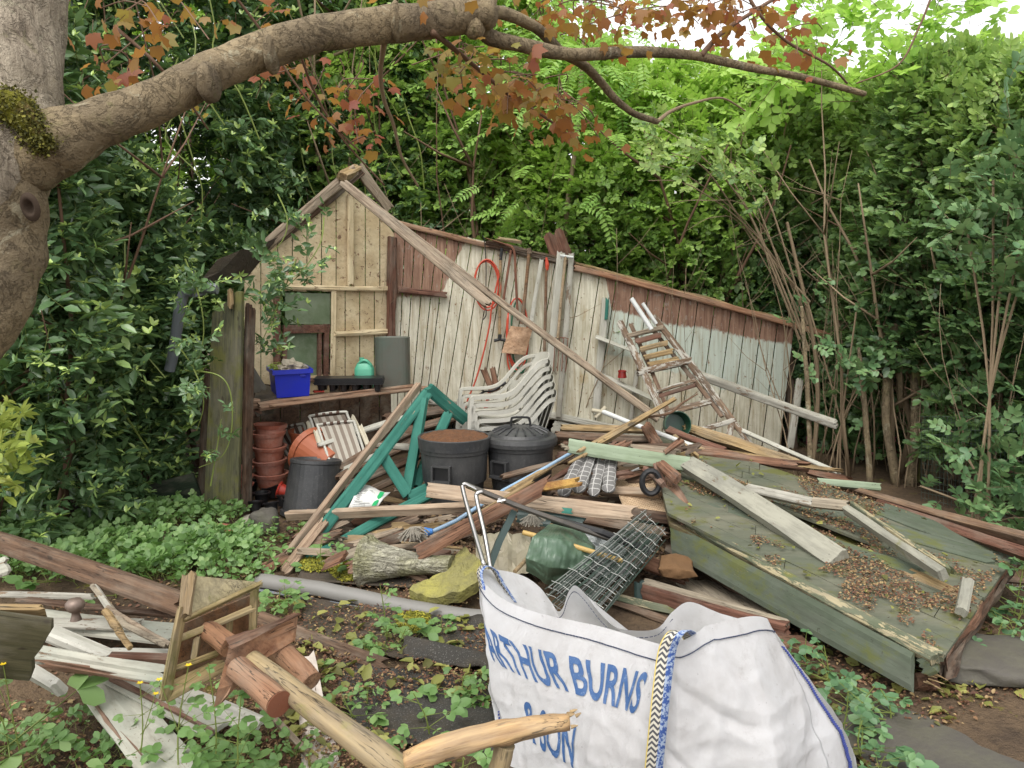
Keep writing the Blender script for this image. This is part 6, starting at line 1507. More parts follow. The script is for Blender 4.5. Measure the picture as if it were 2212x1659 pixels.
# gutter pipe
ga, gb = G(560, 1275), G(1068, 1352); ga.z = .05; gb.z = .05
gt = thing('gutter', 'long grey plastic gutter lying across the ground', 'gutter', ga); m = MB(); ax = (gb - ga).normalized(); sd_ = ax.cross(Vector((0, 0, 1))).normalized(); g = []
for i in range(41):
    c_ = ga.lerp(gb, i / 40) + Vector((0, 0, .01 * math.sin(i * .16) + .004 * noise.noise(Vector((i * .3, 0, 0)))))
    g.append([c_ + sd_ * math.cos(a) * .046 + Vector((0, 0, math.sin(a) * .046)) for a in [R(-20 + 240 * k / 14) for k in range(15)]])
MB().grid(g, .003, (0, 0, 1)).build('channel', PL_GREY, gt, smooth=True)
MB().tube([ga.lerp(gb, .965), ga.lerp(gb, .985)], .054, 16, cap=False).build('joint', PL_GREY, gt)
m = MB(); m.tube([ga + sd_ * .05 + Vector((0, 0, -.02)), gb + sd_ * .05 + Vector((0, 0, -.02))], .008, 6); m.build('rolled_lip', PL_GREYD, gt)
# felt sheets
def sheet(label, c4, mat, seed, amp=.03, ripple=0.0, name='felt_sheet'):
    a, b, c, d = [G(*q) for q in c4]; g = []
    for i in range(31):
        row = []
        for j_ in range(21):
            s, t_ = i / 30, j_ / 20; e = .05 * noise.noise(Vector((s * 6, seed, 0))) if j_ in (0, 20) else 0; e2 = .05 * noise.noise(Vector((t_ * 6, seed, 9))) if i in (0, 30) else 0
            p = (a * (1 - s) + b * s) * (1 - t_) + (d * (1 - s) + c * s) * t_; p += Vector((e2, e, 0))
            p.z = hgt(p.x, p.y) + .014 + amp * (noise.noise(p * 3 + Vector((seed, 0, 0))) * .5 + .5) + ripple * max(0, math.sin(t_ * 6.5 + s * .8)) ** 2
            row.append(p)
        g.append(row)
    return tag(MB().grid(g, .005, (0, 0, 1)).build(name, mat, smooth=True), label, 'felt')
sheet('rippled black roofing felt beside the foot of the bulk bag', [(870, 1430), (1090, 1480), (1085, 1365), (890, 1350)], FELT, 2, .04, .05)
sheet('flat black gritty roofing felt in front of the rippled one', [(760, 1600), (1080, 1640), (1060, 1470), (720, 1440)], FELT, 5, .02)
sheet('brown roofing felt under the moss left of the stone pedestal', [(640, 1262), (1010, 1290), (960, 1175), (700, 1160)], FELTB, 7, .03)
sheet('brown worn felt across the middle of the clearing', [(640, 1400), (930, 1440), (900, 1320), (660, 1290)], FELTB, 9, .02)
# ================================================================== BULK BAG
from mathutils import bvhtree
front = [(1031, 1236, 2.95), (1046, 1268, 2.88), (1075, 1296, 2.78), (1130, 1322, 2.66), (1200, 1342, 2.53), (1290, 1366, 2.40), (1370, 1388, 2.3), (1428, 1398, 2.24), (1450, 1384, 2.2)]
right = [(1470, 1386, 2.2), (1500, 1372, 2.22), (1530, 1352, 2.24), (1575, 1340, 2.28), (1630, 1332, 2.33), (1662, 1338, 2.38), (1668, 1356, 2.42)]
back = [(1662, 1352, 2.62), (1640, 1344, 2.72), (1590, 1334, 2.78), (1540, 1318, 2.80), (1488, 1300, 2.80), (1452, 1322, 2.78), (1415, 1358, 2.72), (1340, 1358, 2.80), (1300, 1330, 2.86), (1262, 1282, 2.92), (1240, 1264, 2.95), (1226, 1282, 3.0), (1216, 1312, 3.02), (1204, 1320, 3.04), (1190, 1300, 3.08), (1165, 1268, 3.10), (1130, 1244, 3.12), (1085, 1232, 3.08), (1045, 1230, 3.0)]
rim_f = smooth_path([P(*q) for q in front], 8); rim_r = smooth_path([P(*q) for q in [front[-1]] + right], 8); rim_b = smooth_path([P(*q) for q in [right[-1]] + back + [front[0]]], 6)
def gz(p, z=0.0): p.z = z; return p
def samp(pl, f):
    x = f * (len(pl) - 1); i = min(int(x), len(pl) - 2); return pl[i].lerp(pl[i + 1], x - i)
def GY(u, Y): return Vector(((u - 1106) / FOC * (Y * CP + EYE * SP), Y, 0))
bot_f = [GY(1108, 2.36), GY(1250, 2.18), GY(1402, 2.06)]
bot_r = [GY(1402, 2.06), GY(1640, 2.12), GY(1885, 2.34)]
bot_b = [GY(1885, 2.34), GY(1500, 3.0), GY(1108, 2.36)]
for L_ in (bot_f, bot_r, bot_b):
    for q in L_: q.z = .0
def bag_pt(face, s, t_):
    """face 0 front-left, 1 front-right, 2 back; s along, t_ from rim to ground"""
    rim, bot = ((rim_f, bot_f), (rim_r, bot_r), (rim_b, bot_b))[face]
    a = samp(rim, s); b = samp(bot, s); p = a.lerp(b, t_)
    c = Vector((P(1430, 1500, 2.6).x, 2.6, p.z)); out = Vector((p.x - c.x, p.y - c.y, 0)).normalized()
    if face == 0: bul = .05 * math.sin(math.pi * min(1, t_ * 1.1)) - .05 * (1 - t_) ** 3 * math.sin(math.pi * s)
    elif face == 1:
        bul = .03 * math.sin(math.pi * t_) + .10 * (1 - abs(math.sin(s * 4.2 + t_ * .5 + .5))) ** 1.5 * min(1, t_ * 1.6) * (1 - .4 * t_) + .022 * math.sin(s * 15 - t_ * 3) * t_ * (1 - t_)
        if s > .86: p = p + Vector((-.02, 0, 0))
    else: bul = .03 * math.sin(math.pi * t_)
    w = noise.noise(p * 4) * .02 - abs(noise.noise(Vector((p.x * 7, p.y * 7, p.z * 4)) + Vector((4, 0, 0)))) * .022 - abs(noise.noise(Vector((p.x * 5, p.y * 5, p.z * 13)) + Vector((0, 7, 0)))) * .012
    w -= .007 * abs(noise.noise(p * 20)); w -= (.018 if face else .003) * (1 - min(1, abs(noise.noise(Vector((p.x * 3.2 + p.z * 2.4, p.y * 3, p.z * 1.2 + 5)))) * 9))
    w *= min(1, .25 + t_ * 3)
    ed = min(1, min(s, 1 - s) * 9) if face != 2 else 1
    return p + out * (bul * 1 + w * .9) * (ed if face == 0 or s < .5 else 1)
def m_bag():
    t = NT('white woven plastic'); a = t.noise(scale=3.5, detail=7, rough=.7); b = t.noise(scale=9, detail=8, rough=.8, off=4); s = t.noise(scale=45, detail=3, rough=.7, off=9); z = t.n.new("ShaderNodeSeparateXYZ"); t.l.new(t.raw, z.inputs[0])
    c = t.mix(t.step(a, .35, .65), C('e4e4e6'), C('d2d0d0')); c = t.mix(t.math('MULTIPLY', t.step(b, .56, .74), .4), c, C('9a938e')); c = t.mix(t.math('MULTIPLY', t.step(s, .68, .74), .4), c, C('6a6460'))
    w = t.n.new("ShaderNodeTexWave"); w.inputs["Scale"].default_value = 160; w.bands_direction = 'Z'; t.l.new(t.raw, w.inputs["Vector"])
    cr = t.noise((1, 1, 1), 6, 6, .55, .5, 13)
    t.fin(c, .42, t.math('ADD', t.math('MULTIPLY', t.math('ABSOLUTE', t.math('SUBTRACT', cr, .5)), -6.0), t.math('MULTIPLY', w.outputs["Fac"], .25)), .5, .012, spec=.4)
    tr = t.n.new("ShaderNodeBsdfTranslucent"); mx = t.n.new("ShaderNodeMixShader"); t.l.new(c, tr.inputs[0]); mx.inputs[0].default_value = .35
    t.l.new(t.b.outputs[0], mx.inputs[1]); t.l.new(tr.outputs[0], mx.inputs[2]); t.l.new(mx.outputs[0], t.out.inputs[0]); return t.m
BAGM = m_bag()
bag = thing('bulk_bag', 'slumped white builders bulk bag with blue lettering and a zigzag strap in front', 'bag', gz(P(1430, 1500, 2.6)))
NV = 90
for f_, nm, nu in ((0, 'front_panel', 110), (1, 'side_panel', 110), (2, 'back_panel', 130)):
    MB().grid([[bag_pt(f_, i / nu, j_ / NV) for j_ in range(NV + 1)] for i in range(nu + 1)], 0).build(nm, BAGM, bag, smooth=True)
def on_bag(face, s, t_, o):
    p = bag_pt(face, s, t_); e = .004
    n_ = (bag_pt(face, min(1, s + e), t_) - bag_pt(face, max(0, s - e), t_)).cross(bag_pt(face, s, min(1, t_ + e)) - bag_pt(face, s, max(0, t_ - e))).normalized()
    if n_.y > 0: n_ = -n_
    return p + n_ * o
INK = m_plain('blue bag print', '2c4f7e', .55, .4, '7088a4', ds=16, bump=.02, speck=.25, speckc='aab8cc', fine=80)
STITCH = m_plain('navy stitching', '27324e', .7, 0); STITCHB = m_plain('blue stitching', '333f80', .7, 0)
def text_on_bag(body, s0, s1, t0, t1, slope, name, sx=.9):
    cu = bpy.data.curves.new('t', 'FONT'); cu.body = body; cu.size = 1; cu.offset = .028; cu.resolution_u = 4; cu.space_character = 1.02
    ob = bpy.data.objects.new('t', cu); COL.objects.link(ob); bpy.context.view_layer.update()
    me = bpy.data.meshes.new_from_object(ob.evaluated_get(bpy.context.evaluated_depsgraph_get()))
    bpy.data.objects.remove(ob); bpy.data.curves.remove(cu)
    import bmesh
    bm = bmesh.new(); bm.from_mesh(me); bmesh.ops.triangulate(bm, faces=bm.faces[:]); 
    for _ in range(3):
        es = [e for e in bm.edges if e.calc_length() > .07]
        if es: bmesh.ops.subdivide_edges(bm, edges=es, cuts=1); bmesh.ops.triangulate(bm, faces=bm.faces[:])
    xs_ = [v.co.x for v in bm.verts]; ys_ = [v.co.y for v in bm.verts]; x0, x1, y0, y1 = min(xs_), max(xs_), min(ys_), max(ys_)
    V = []; bm.verts.ensure_lookup_table()
    for v in bm.verts:
        fx = (v.co.x - x0) / (x1 - x0); fy = (v.co.y - y0) / (y1 - y0)
        s = s0 + (s1 - s0) * fx; t_ = t1 - (t1 - t0) * fy + slope * fx
        V.append(on_bag(0, min(.999, max(.001, s)), t_, .003))
    F = [tuple(v.index for v in f.verts) for f in bm.faces]; bm.free()
    return put(name, V, F, INK, bag, smooth=True)
# rows of print: solved from where the letters stand in the photograph
def find_st(u, v, face=0):
    best = None
    for i in range(0, 61):
        for j_ in range(0, 61):
            p = bag_pt(face, i / 60, j_ / 60) - Vector((0, 0, EYE)); yy = p.y * CP - p.z * SP; X = 1106 + FOC * p.x / yy; Yp = 829.5 - FOC * (p.y * SP + p.z * CP) / yy
            d_ = (X - u) ** 2 + (Yp - v) ** 2
            if best is None or d_ < best[0]: best = (d_, i / 60, j_ / 60)
    return best
qa, qb, qc, qd = find_st(1052, 1345), find_st(1068, 1440), find_st(1400, 1462), find_st(1375, 1540)
def text_quad(body, TL_, BL_, TR_, BR_, name, off=.022):
    """print whose corners stand at surveyed points of the front panel"""
    k = [find_st(*q)[1:] for q in (TL_, BL_, TR_, BR_)]
    cu = bpy.data.curves.new('t', 'FONT'); cu.body = body; cu.size = 1; cu.offset = off; cu.resolution_u = 4
    ob = bpy.data.objects.new('t', cu); COL.objects.link(ob); bpy.context.view_layer.update()
    me = bpy.data.meshes.new_from_object(ob.evaluated_get(bpy.context.evaluated_depsgraph_get())); bpy.data.objects.remove(ob); bpy.data.curves.remove(cu)
    import bmesh
    bm = bmesh.new(); bm.from_mesh(me); bmesh.ops.triangulate(bm, faces=bm.faces[:])
    for _ in range(4):
        es = [e for e in bm.edges if e.calc_length() > .08]
        if es: bmesh.ops.subdivide_edges(bm, edges=es, cuts=1); bmesh.ops.triangulate(bm, faces=bm.faces[:])
    X_ = [v.co.x for v in bm.verts]; Y_ = [v.co.y for v in bm.verts]; x0, x1, y0, y1 = min(X_), max(X_), min(Y_), max(Y_); V = []
    bm.verts.ensure_lookup_table(); bm.verts.index_update()
    for v in bm.verts:
        fx = (v.co.x - x0) / (x1 - x0); fy = 1 - (v.co.y - y0) / (y1 - y0)
        fx = fx ** .88                       # the panel curves away at its left end
        s = (k[0][0] * (1 - fx) + k[2][0] * fx) * (1 - fy) + (k[1][0] * (1 - fx) + k[3][0] * fx) * fy
        t_ = (k[0][1] * (1 - fx) + k[2][1] * fx) * (1 - fy) + (k[1][1] * (1 - fx) + k[3][1] * fx) * fy
        V.append(on_bag(0, min(.999, max(.001, s)), t_, .0035))
    F = [tuple(v.index for v in f.verts) for f in bm.faces]; bm.free()
    return put(name, V, F, INK, bag, smooth=True)
text_quad('ARTHUR BURNS', (1044, 1336), (1066, 1428), (1404, 1456), (1374, 1542), 'printed_name')
text_quad('& SON', (1130, 1508), (1138, 1590), (1246, 1568), (1240, 1660), 'printed_name')
def stitch(face, t_, s0, s1, mat, name, r=.0016, o=.004, n_=90, dash=True, ts=None):
    m = MB()
    for i in range(n_):
        a = s0 + (s1 - s0) * i / n_; b = s0 + (s1 - s0) * (i + (.8 if dash else 1)) / n_
        ta = ts(a) if ts else t_; tb_ = ts(b) if ts else t_
        m.tube([on_bag(face, a, ta, o), on_bag(face, b, tb_, o)], r, 4, cap=False)
    return m.build(name, mat, bag)
stitch(0, .075, .02, .97, STITCH, 'hem_stitching', .0022); stitch(1, .07, .04, .97, STITCH, 'hem_stitching', .0022)
m = MB()
for i in range(70):
    p = on_bag(1, .985, .12 + .85 * i / 70, .006); q = on_bag(1, .995, .12 + .85 * (i + .9) / 70, .010); m.tube([p, q], .003, 5)
m.build('blue_seam', STITCHB, bag)
m = MB()
for i in range(40):
    p = on_bag(0, .012, .3 + .6 * i / 40, .006); q = on_bag(0, .005, .3 + .6 * (i + .8) / 40, .008); m.tube([p, q], .003, 4)
m.build('blue_seam', STITCHB, bag)
# inner fold hem stitches along the back rim
m = MB()
for i in range(100):
    a = samp(rim_b, .30 + .68 * i / 100); b = samp(rim_b, .30 + .68 * (i + .75) / 100); m.tube([a + Vector((0, -.012, -.022)), b + Vector((0, -.012, -.022))], .0016, 4)
m.build('hem_stitching', STITCH, bag)
# strap with a zigzag weave
def m_strap():
    t = NT('zigzag strap'); uv = t.n.new("ShaderNodeUVMap"); sx = t.n.new("ShaderNodeSeparateXYZ"); t.l.new(uv.outputs[0], sx.inputs[0]); x, y = sx.outputs[0], sx.outputs[1]
    tri = t.math('ABSOLUTE', t.math('SUBTRACT', t.math('FRACT', t.math('MULTIPLY', x, 2.0)), .5)); f = t.math('FRACT', t.math('ADD', t.math('MULTIPLY', y, 1.0), t.math('MULTIPLY', tri, 1.6)))
    zz = t.math('GREATER_THAN', f, .5); c = t.mix(zz, C('bcb8aa'), C('45454a')); bl = t.mix(t.step(t.noise(scale=120, detail=2), .45, .55), C('33508e'), C('98a6bc'))
    c = t.mix(t.math('GREATER_THAN', x, .60), c, bl); c = t.mix(t.math('LESS_THAN', x, .06), c, C('c8b468')); return t.fin(c, .8, t.noise(scale=150), .3, .003)
STRAP = m_strap()
def ribbon(name, pts, w, side, par, thick=.003, rep=60):
    pts = smooth_path(pts, 8); V = []; F = []; UV = []; n = len(pts); L_ = 0
    for i, p in enumerate(pts):
        sdv = Vector(side(i / (n - 1)) if callable(side) else side).normalized()
        V += [p - sdv * w / 2, p + sdv * w / 2]
    for i in range(n - 1):
        l0 = L_; L_ += (pts[i + 1] - pts[i]).length; F.append((2 * i, 2 * i + 1, 2 * i + 3, 2 * i + 2)); UV.append([(0, l0 * rep), (1, l0 * rep), (1, L_ * rep), (0, L_ * rep)])
    o = put(name, V, F, STRAP, par, smooth=True); o.data.uv_layers.new(name='uv').data.foreach_set('uv', np.array(UV, dtype=np.float32).ravel())
    md = o.modifiers.new('thick', 'SOLIDIFY'); md.thickness = thick; md.offset = 0; return o
sp = [P(1403, 1750, 2.09), P(1418, 1600, 2.085), P(1428, 1500, 2.10), P(1440, 1410, 2.13), P(1456, 1372, 2.14), P(1474, 1362, 2.18), P(1492, 1376, 2.26), P(1500, 1398, 2.28)]
ribbon('lifting_strap', sp, .052, (1, 0, 0), bag)
ribbon('lifting_strap', [P(1048, 1300, 2.86), P(1040, 1262, 2.9), P(1036, 1236, 2.93), P(1048, 1222, 2.97), P(1068, 1232, 3.0), P(1085, 1262, 3.0), P(1110, 1300, 2.98)], .034, (.7, -.7, .1), bag)

# ================================================================== FOREGROUND LEFT
def pg(name, label, a, b, wpx, tpx, mat, cat='plank', za=.05, zb=.05, **k):
    """plank whose ends lie at heights za, zb above the ground"""
    pa, pb = PZ(a[0], a[1], za), PZ(b[0], b[1], zb); s = (pa.y + pb.y) / 2 / FOC
    return plank(name, label, pa, pb, wpx * s, tpx * s, mat, cat, **k)
def wl2(w, t_=18): return w
pk('dark_beam', 'long dark brown beam slanting in from the left edge to the fallen bird table', (-60, 1152, 3.7), (392, 1306, 3.0), 44, 30, m_wood('dark beam wood', '4a382c', '755c48', dirt=.4), 'beam', n=(0, -1, .25), j=(.01, .02))
pk('thin_batten', 'thin pale batten lying level below the dark beam', (-60, 1283, 3.3), (200, 1289, 3.25), 13, 13, W_WHITE, 'batten', n=(0, -1, .3))
pk('dark_batten', 'narrow rotten dark batten with torn edge below the pale one', (50, 1298, 3.15), (382, 1330, 3.05), 13, 14, W_DARK, 'batten', n=(0, -1, .5), rough=.008, j=(.05, .02))
pg('white_board', 'wide white board lying flat behind the bird table', (-40, 1322), (390, 1372), 78, 12, W_BOARD, 'board', .1, .12, n=(0, -.1, 1), j=(.02, .02))
pg('white_board', 'white board under the brown doorknob', (40, 1345), (300, 1352), 30, 12, W_WHITE, 'board', .16, .14, n=(0, -.3, 1), rough=.006)
pk('bent_timber', 'left arm of the bent white frame beside the bird table', (92, 1366, 2.85), (232, 1424, 2.72), 26, 24, W_WHITE2, 'timber', n=(-.2, -1, .1), grp='bent white frame beside the bird table')
pk('bent_timber', 'brown faced right arm of the bent white frame beside the bird table', (230, 1424, 2.72), (372, 1428, 2.75), 26, 24, W_RED, 'timber', n=(.05, -1, .1), grp='bent white frame beside the bird table')
pk('bent_timber', 'white upper face of the bent frame, left arm', (104, 1350, 2.95), (236, 1408, 2.78), 3, 30, W_WHITE2, 'timber', n=(0, -1, .2), grp='bent white frame beside the bird table')
pk('bent_timber', 'white upper face of the bent frame, right arm', (236, 1406, 2.8), (366, 1408, 2.84), 3, 30, W_WHITE2, 'timber', n=(0, -1, .2), grp='bent white frame beside the bird table')
pk('white_board', 'long white board with a rotten lower edge under the bent frame', (78, 1412, 2.72), (362, 1462, 2.6), 42, 16, W_BOARD, 'board', n=(0, -1, .5), rough=.005, j=(.01, .03))
pk('rotten_strip', 'red rotten strip along the lower edge of the long white board', (90, 1428, 2.68), (330, 1472, 2.6), 16, 8, W_ROT, 'strip', n=(0, -1, .5), rough=.02, j=(.04, .08))
pk('white_block', 'short square white timber end near the left edge', (62, 1448, 2.6), (128, 1486, 2.5), 26, 40, W_WHITE2, 'block', n=(-.1, -.6, 1))
pg('white_board', 'broad white board with a peeled brown edge pointing to the bottom of the picture', (208, 1462), (392, 1690), 108, 12, W_BOARD, 'board', .13, .12, n=(0, -.05, 1), j=(.02, .0), rough=.004)
pg('peeled_edge', 'peeled brown edge of the broad white board', (166, 1478), (330, 1690), 12, 14, W_ROT, 'strip', .12, .11, n=(0, -.2, 1), rough=.008)
pg('white_board', 'long white board lying under the red brown board', (250, 1462), (470, 1576), 60, 12, W_BOARD, 'board', .15, .13, n=(0, -.1, 1), j=(.02, .02))
pg('white_board', 'pale board end under the fallen round rail posts', (380, 1500), (560, 1568), 60, 12, W_WHITE2, 'board', .14, .12, n=(0, -.1, 1))
pg('peeled_edge', 'peeled brown strip along the long white board', (238, 1464), (462, 1580), 8, 12, W_RED, 'strip', .17, .15, n=(0, -.4, 1), rough=.006)
pg('white_board', 'torn white board standing behind the round rail posts', (648, 1420), (700, 1690), 62, 12, m_wood('pinkish white torn board', '8a6a58', 'a88c78', 'c8bdb2', .6, dirt=.3), 'board', .12, .03, n=(0, -.4, 1), rough=.012, j=(.03, .02))
pg('brown_lath', 'thin brown lath between the torn white board and the rail posts', (560, 1520), (720, 1690), 14, 12, W_BATT, 'lath', .1, .04)
pg('thin_peg', 'short round grey peg beside the torn white board', (690, 1492), (752, 1504), 7, 7, W_GREY, 'peg', .06, .06)
pk('dark_board', 'thick dark board end with a pale sawn top at the left edge', (-60, 1385, 2.35), (90, 1402, 2.4), 150, 26, m_wood('olive dark board', '3e3c28', '57523a', dirt=.3), 'board', n=(0, -1, .1), skew=(0, .04))
pk('pale_top_edge', 'pale sawn edge on top of the dark board at the left', (-60, 1318, 2.42), (94, 1320, 2.45), 18, 30, W_SPL, 'edge', n=(0, -.5, 1))
pk('white_corner', 'white painted corner poking in at the left edge', (-30, 1238, 3.2), (14, 1222, 3.2), 40, 10, W_BOARD, 'board', n=(0, -1, .3))
pg('brown_edging', 'brown edging board slanting across the clearing', (560, 1335), (832, 1440), 34, 10, W_BROWN, 'board', .07, .05, n=(0, -1, .5), j=(.01, .03))
tag(MB().tube(smooth_path([P(226, 1320, 2.75), P(248, 1348, 2.7), P(262, 1372, 2.68), P(282, 1400, 2.62)], 5), lerp_list([.013, .016, .013, .01], 16), 8, wob=.3).build('driftwood_stick', W_SPL), 'pale bent stick lying over the bent white frame', 'stick')
tag(MB().tube([P(200, 1266, 3.2), P(270, 1350, 2.9), P(360, 1395, 2.8)], .012, 7).build('split_cane', W_GREY), 'grey split cane running to the bird table', 'cane')
tag(MB().tube([P(232, 1312, 3.0), P(330, 1372, 2.85), P(368, 1392, 2.8)], .010, 7).build('split_cane', W_BATT), 'second split cane below the grey one', 'cane')
tag(MB().tube([P(205, 1268, 3.2), P(240, 1320, 3.0)], .014, 7).build('split_cane', W_WHITE), 'short white cane stub behind the split canes', 'cane')
kn = thing('doorknob', 'round tarnished doorknob upright on the white board', 'doorknob', P(164, 1330, 3.0))
MB().lathe(P(164, 1334, 3.0), [(.022, -.01), (.016, .01), (.014, .022), (.026, .03), (.036, .045), (.036, .06), (.024, .075), (.001, .078)], 20).build('knob', BRASS, kn, smooth=True)
# fallen bird table: a louvred box with a pitched roof
bt = thing('bird_table', 'fallen bird table with pitched roof, ladder like side and green staining', 'bird table', P(460, 1380, 2.55))
def bq(name, pts, th_, mat, nrm): return MB().grid([[P(*pts[0]), P(*pts[1])], [P(*pts[3]), P(*pts[2])]], th_, nrm).build(name, mat, bt)
def bpk(nm, a, b, w, t_, mat=W_BIRD, **k): s = (a[2] + b[2]) / 2 / FOC; return plank(nm, None, P(*a), P(*b), w * s, t_ * s, mat, par=bt, **k)
m = MB(); V = [P(404, 1242, 2.5), P(566, 1258, 2.75), P(398, 1334, 2.42)]; n_ = Vector((0, -.5, 1)).normalized() * .02
m.add([v for v in V] + [v - n_ for v in V], [(0, 1, 2), (5, 4, 3), (0, 3, 4, 1), (1, 4, 5, 2), (2, 5, 3, 0)]); m.build('roof_board', m_wood('pale table roof wood', '8a8064', 'b8ab88', dirt=.35, moss=.2), bt)
bpk('roof_finial', (412, 1240, 2.5), (402, 1330, 2.42), 30, 26, W_SPL, n=(-.2, -1, .6), rough=.008, taper=.8)
bpk('front_edge', (394, 1318, 2.42), (356, 1506, 2.3), 9, 30, W_BIRD, n=(-.3, -1, 0))
bpk('top_rail', (398, 1338, 2.42), (560, 1262, 2.7), 9, 20, W_BIRD, n=(0, -1, .4))
bpk('side_rail', (376, 1384, 2.4), (546, 1314, 2.62), 15, 14, W_BIRD, n=(0, -1, .4))
bpk('side_rail', (366, 1448, 2.36), (470, 1410, 2.48), 14, 14, W_BIRD, n=(0, -1, .4))
bpk('bottom_board', (358, 1500, 2.32), (478, 1436, 2.48), 38, 12, W_BIRD, n=(0, -.9, .6))
bpk('back_post', (550, 1268, 2.72), (546, 1384, 2.66), 16, 14, W_BIRD, n=(0, -1, 0))
bpk('inner_post', (426, 1376, 2.46), (418, 1424, 2.44), 14, 12, W_BIRD, n=(0, -1, 0))
bpk('inner_post', (498, 1336, 2.58), (494, 1370, 2.56), 12, 12, W_BIRD, n=(0, -1, 0))
MB().grid([[P(392, 1350, 2.5), P(555, 1280, 2.78)], [P(368, 1480, 2.42), P(545, 1400, 2.7)]], .012, (0, -1, 0)).build('inner_lining', m_wood('brown inner lining', '5a3e28', '7c5638'), bt)
bpk('base_board', (500, 1402, 2.32), (632, 1346, 2.48), 26, 12, W_LOG2, n=(-.3, -1, .2), rough=.012)
MB().grid([[P(496, 1392, 2.3), P(545, 1366, 2.36), P(600, 1346, 2.44), P(638, 1330, 2.5)], [P(484, 1440, 2.26), P(535, 1420, 2.32), P(585, 1400, 2.4), P(632, 1386, 2.46)], [P(470, 1490, 2.2), P(500, 1480, 2.24), P(530, 1450, 2.3), P(560, 1430, 2.36)], [P(462, 1528, 2.18), P(475, 1520, 2.2), P(492, 1500, 2.22), P(505, 1482, 2.26)]], .016, (-.3, -1, .2)).build('pedestal_board', W_LOG2, bt)
bpk('rotten_edge', (494, 1390, 2.28), (638, 1330, 2.48), 8, 10, W_ROT, n=(-.1, -1, 1), rough=.02, j=(.02, .02))
def log(nm, pts, r, mat, par=None, n=22, wob=.08, caps=None):
    q = smooth_path([P(*x) for x in pts], 6); m = MB().tube(q, lerp_list(r, len(q)), n, wob=wob * 1.5, seed=len(pts))
    a = q[0]; M = (q[-1] - a).to_track_quat('X', 'Z').to_matrix(); Mi = M.transposed()
    me = bpy.data.meshes.new(nm); me.from_pydata([tuple(Mi @ (Vector(v) - a)) for v in m.V], [], m.F); me.update(); me.materials.append(mat)
    me.polygons.foreach_set('use_smooth', [len(p.vertices) == 4 for p in me.polygons])
    o = bpy.data.objects.new(nm, me); COL.objects.link(o); o.matrix_basis = Matrix.Translation(a - (wloc(par) if par else Vector((0, 0, 0)))) @ M.to_4x4(); o.parent = par; return o
log('leg_post', [(452, 1362, 2.5), (500, 1398, 2.38)], [.034, .034], W_LOG2, bt)
def m_log(name, c1, c2, moss=0):
    t = NT(name); a = t.noise((1, 1, 1), 2.2, 2, .5, 2.5); w = t.n.new("ShaderNodeTexWave"); w.inputs["Scale"].default_value = 9; w.inputs["Distortion"].default_value = 7; w.inputs["Detail"].default_value = 2; w.bands_direction = 'Z'
    mp = t.n.new("ShaderNodeMapping"); mp.inputs["Rotation"].default_value = (0, R(35), R(20)); mp.inputs["Scale"].default_value = (1, 1, 2.2); t.l.new(t.v, mp.inputs[0]); t.l.new(mp.outputs[0], w.inputs["Vector"])
    f = t.noise(scale=50, detail=3, off=4); c = t.mix(t.math('ADD', t.math('MULTIPLY', w.outputs["Fac"], .45), t.math('MULTIPLY', a, .5)), C(c1), C(c2)); c = t.mix(t.math('MULTIPLY', t.step(f, .55, .7), .3), c, C(c1))
    if moss: c = t.mix(t.math('MULTIPLY', t.step(t.noise(scale=4, detail=5, off=9), .5, .6), moss), c, C('8c8848'))
    return t.fin(c, .75, t.math('ADD', w.outputs["Fac"], f), .2, .004, spec=.3)
LOGA = m_wood('rounded rail wood', '77664c', 'a8946e', dirt=.4, gs=.5, moss=.3, mossc='84804c'); LOGB = m_wood('reddish rail wood', '7a5640', 'a88468', dirt=.35, gs=.4)
rp = thing('rail_post', 'long round grooved post running down from the bird table to the bottom edge', 'post', P(700, 1560, 2.2), 'round wooden rail posts by the bird table')
log('shaft', [(545, 1428, 2.3), (640, 1500, 2.15), (760, 1590, 2.0), (920, 1710, 1.85)], [.033, .034, .037, .04], LOGA, rp, 26, .05)
rp = thing('rail_post', 'round reddish post under the long grooved one with its sawn end showing', 'post', P(560, 1490, 2.3), 'round wooden rail posts by the bird table')
log('shaft', [(512, 1442, 2.26), (560, 1482, 2.18), (602, 1520, 2.1)], [.036, .037, .038], LOGB, rp, 26, .03)
MB().lathe(P(604, 1522, 2.098), [(.001, 0), (.0385, 0), (.037, -.004)], 26, (P(602, 1520, 2.1) - P(512, 1442, 2.26)).to_track_quat('Z', 'Y').to_matrix()).build('sawn_end', m_plain('sawn end wood', '7a4a34', .8, .3), rp)
rp = thing('rail_post', 'short round post behind the grooved one, near the torn white board', 'post', P(630, 1440, 2.45), 'round wooden rail posts by the bird table')
log('shaft', [(598, 1400, 2.5), (640, 1440, 2.4), (672, 1474, 2.35)], [.038, .038, .036], LOGB, rp, 26, .04)
lg = thing('log', 'split bark stripped branch lying in front of the bulk bag', 'log', P(1060, 1600, 1.95))
log('stem', [(880, 1650, 1.85), (960, 1616, 1.86), (1050, 1592, 1.88), (1140, 1572, 1.9), (1228, 1560, 1.92)], [.032, .031, .029, .028, .021], m_wood('stripped branch wood', '8a6844', 'c2a070', dirt=.45), lg, 22, .18)
splinters(P(1222, 1557, 1.92), (1, 0, .2), 8, .02, W_SPL, lg, r=.006)
log('side_branch', [(1092, 1606, 1.9), (1078, 1660, 1.9), (1064, 1730, 1.9)], [.026, .026, .028], LOGA, lg, 18, .12)

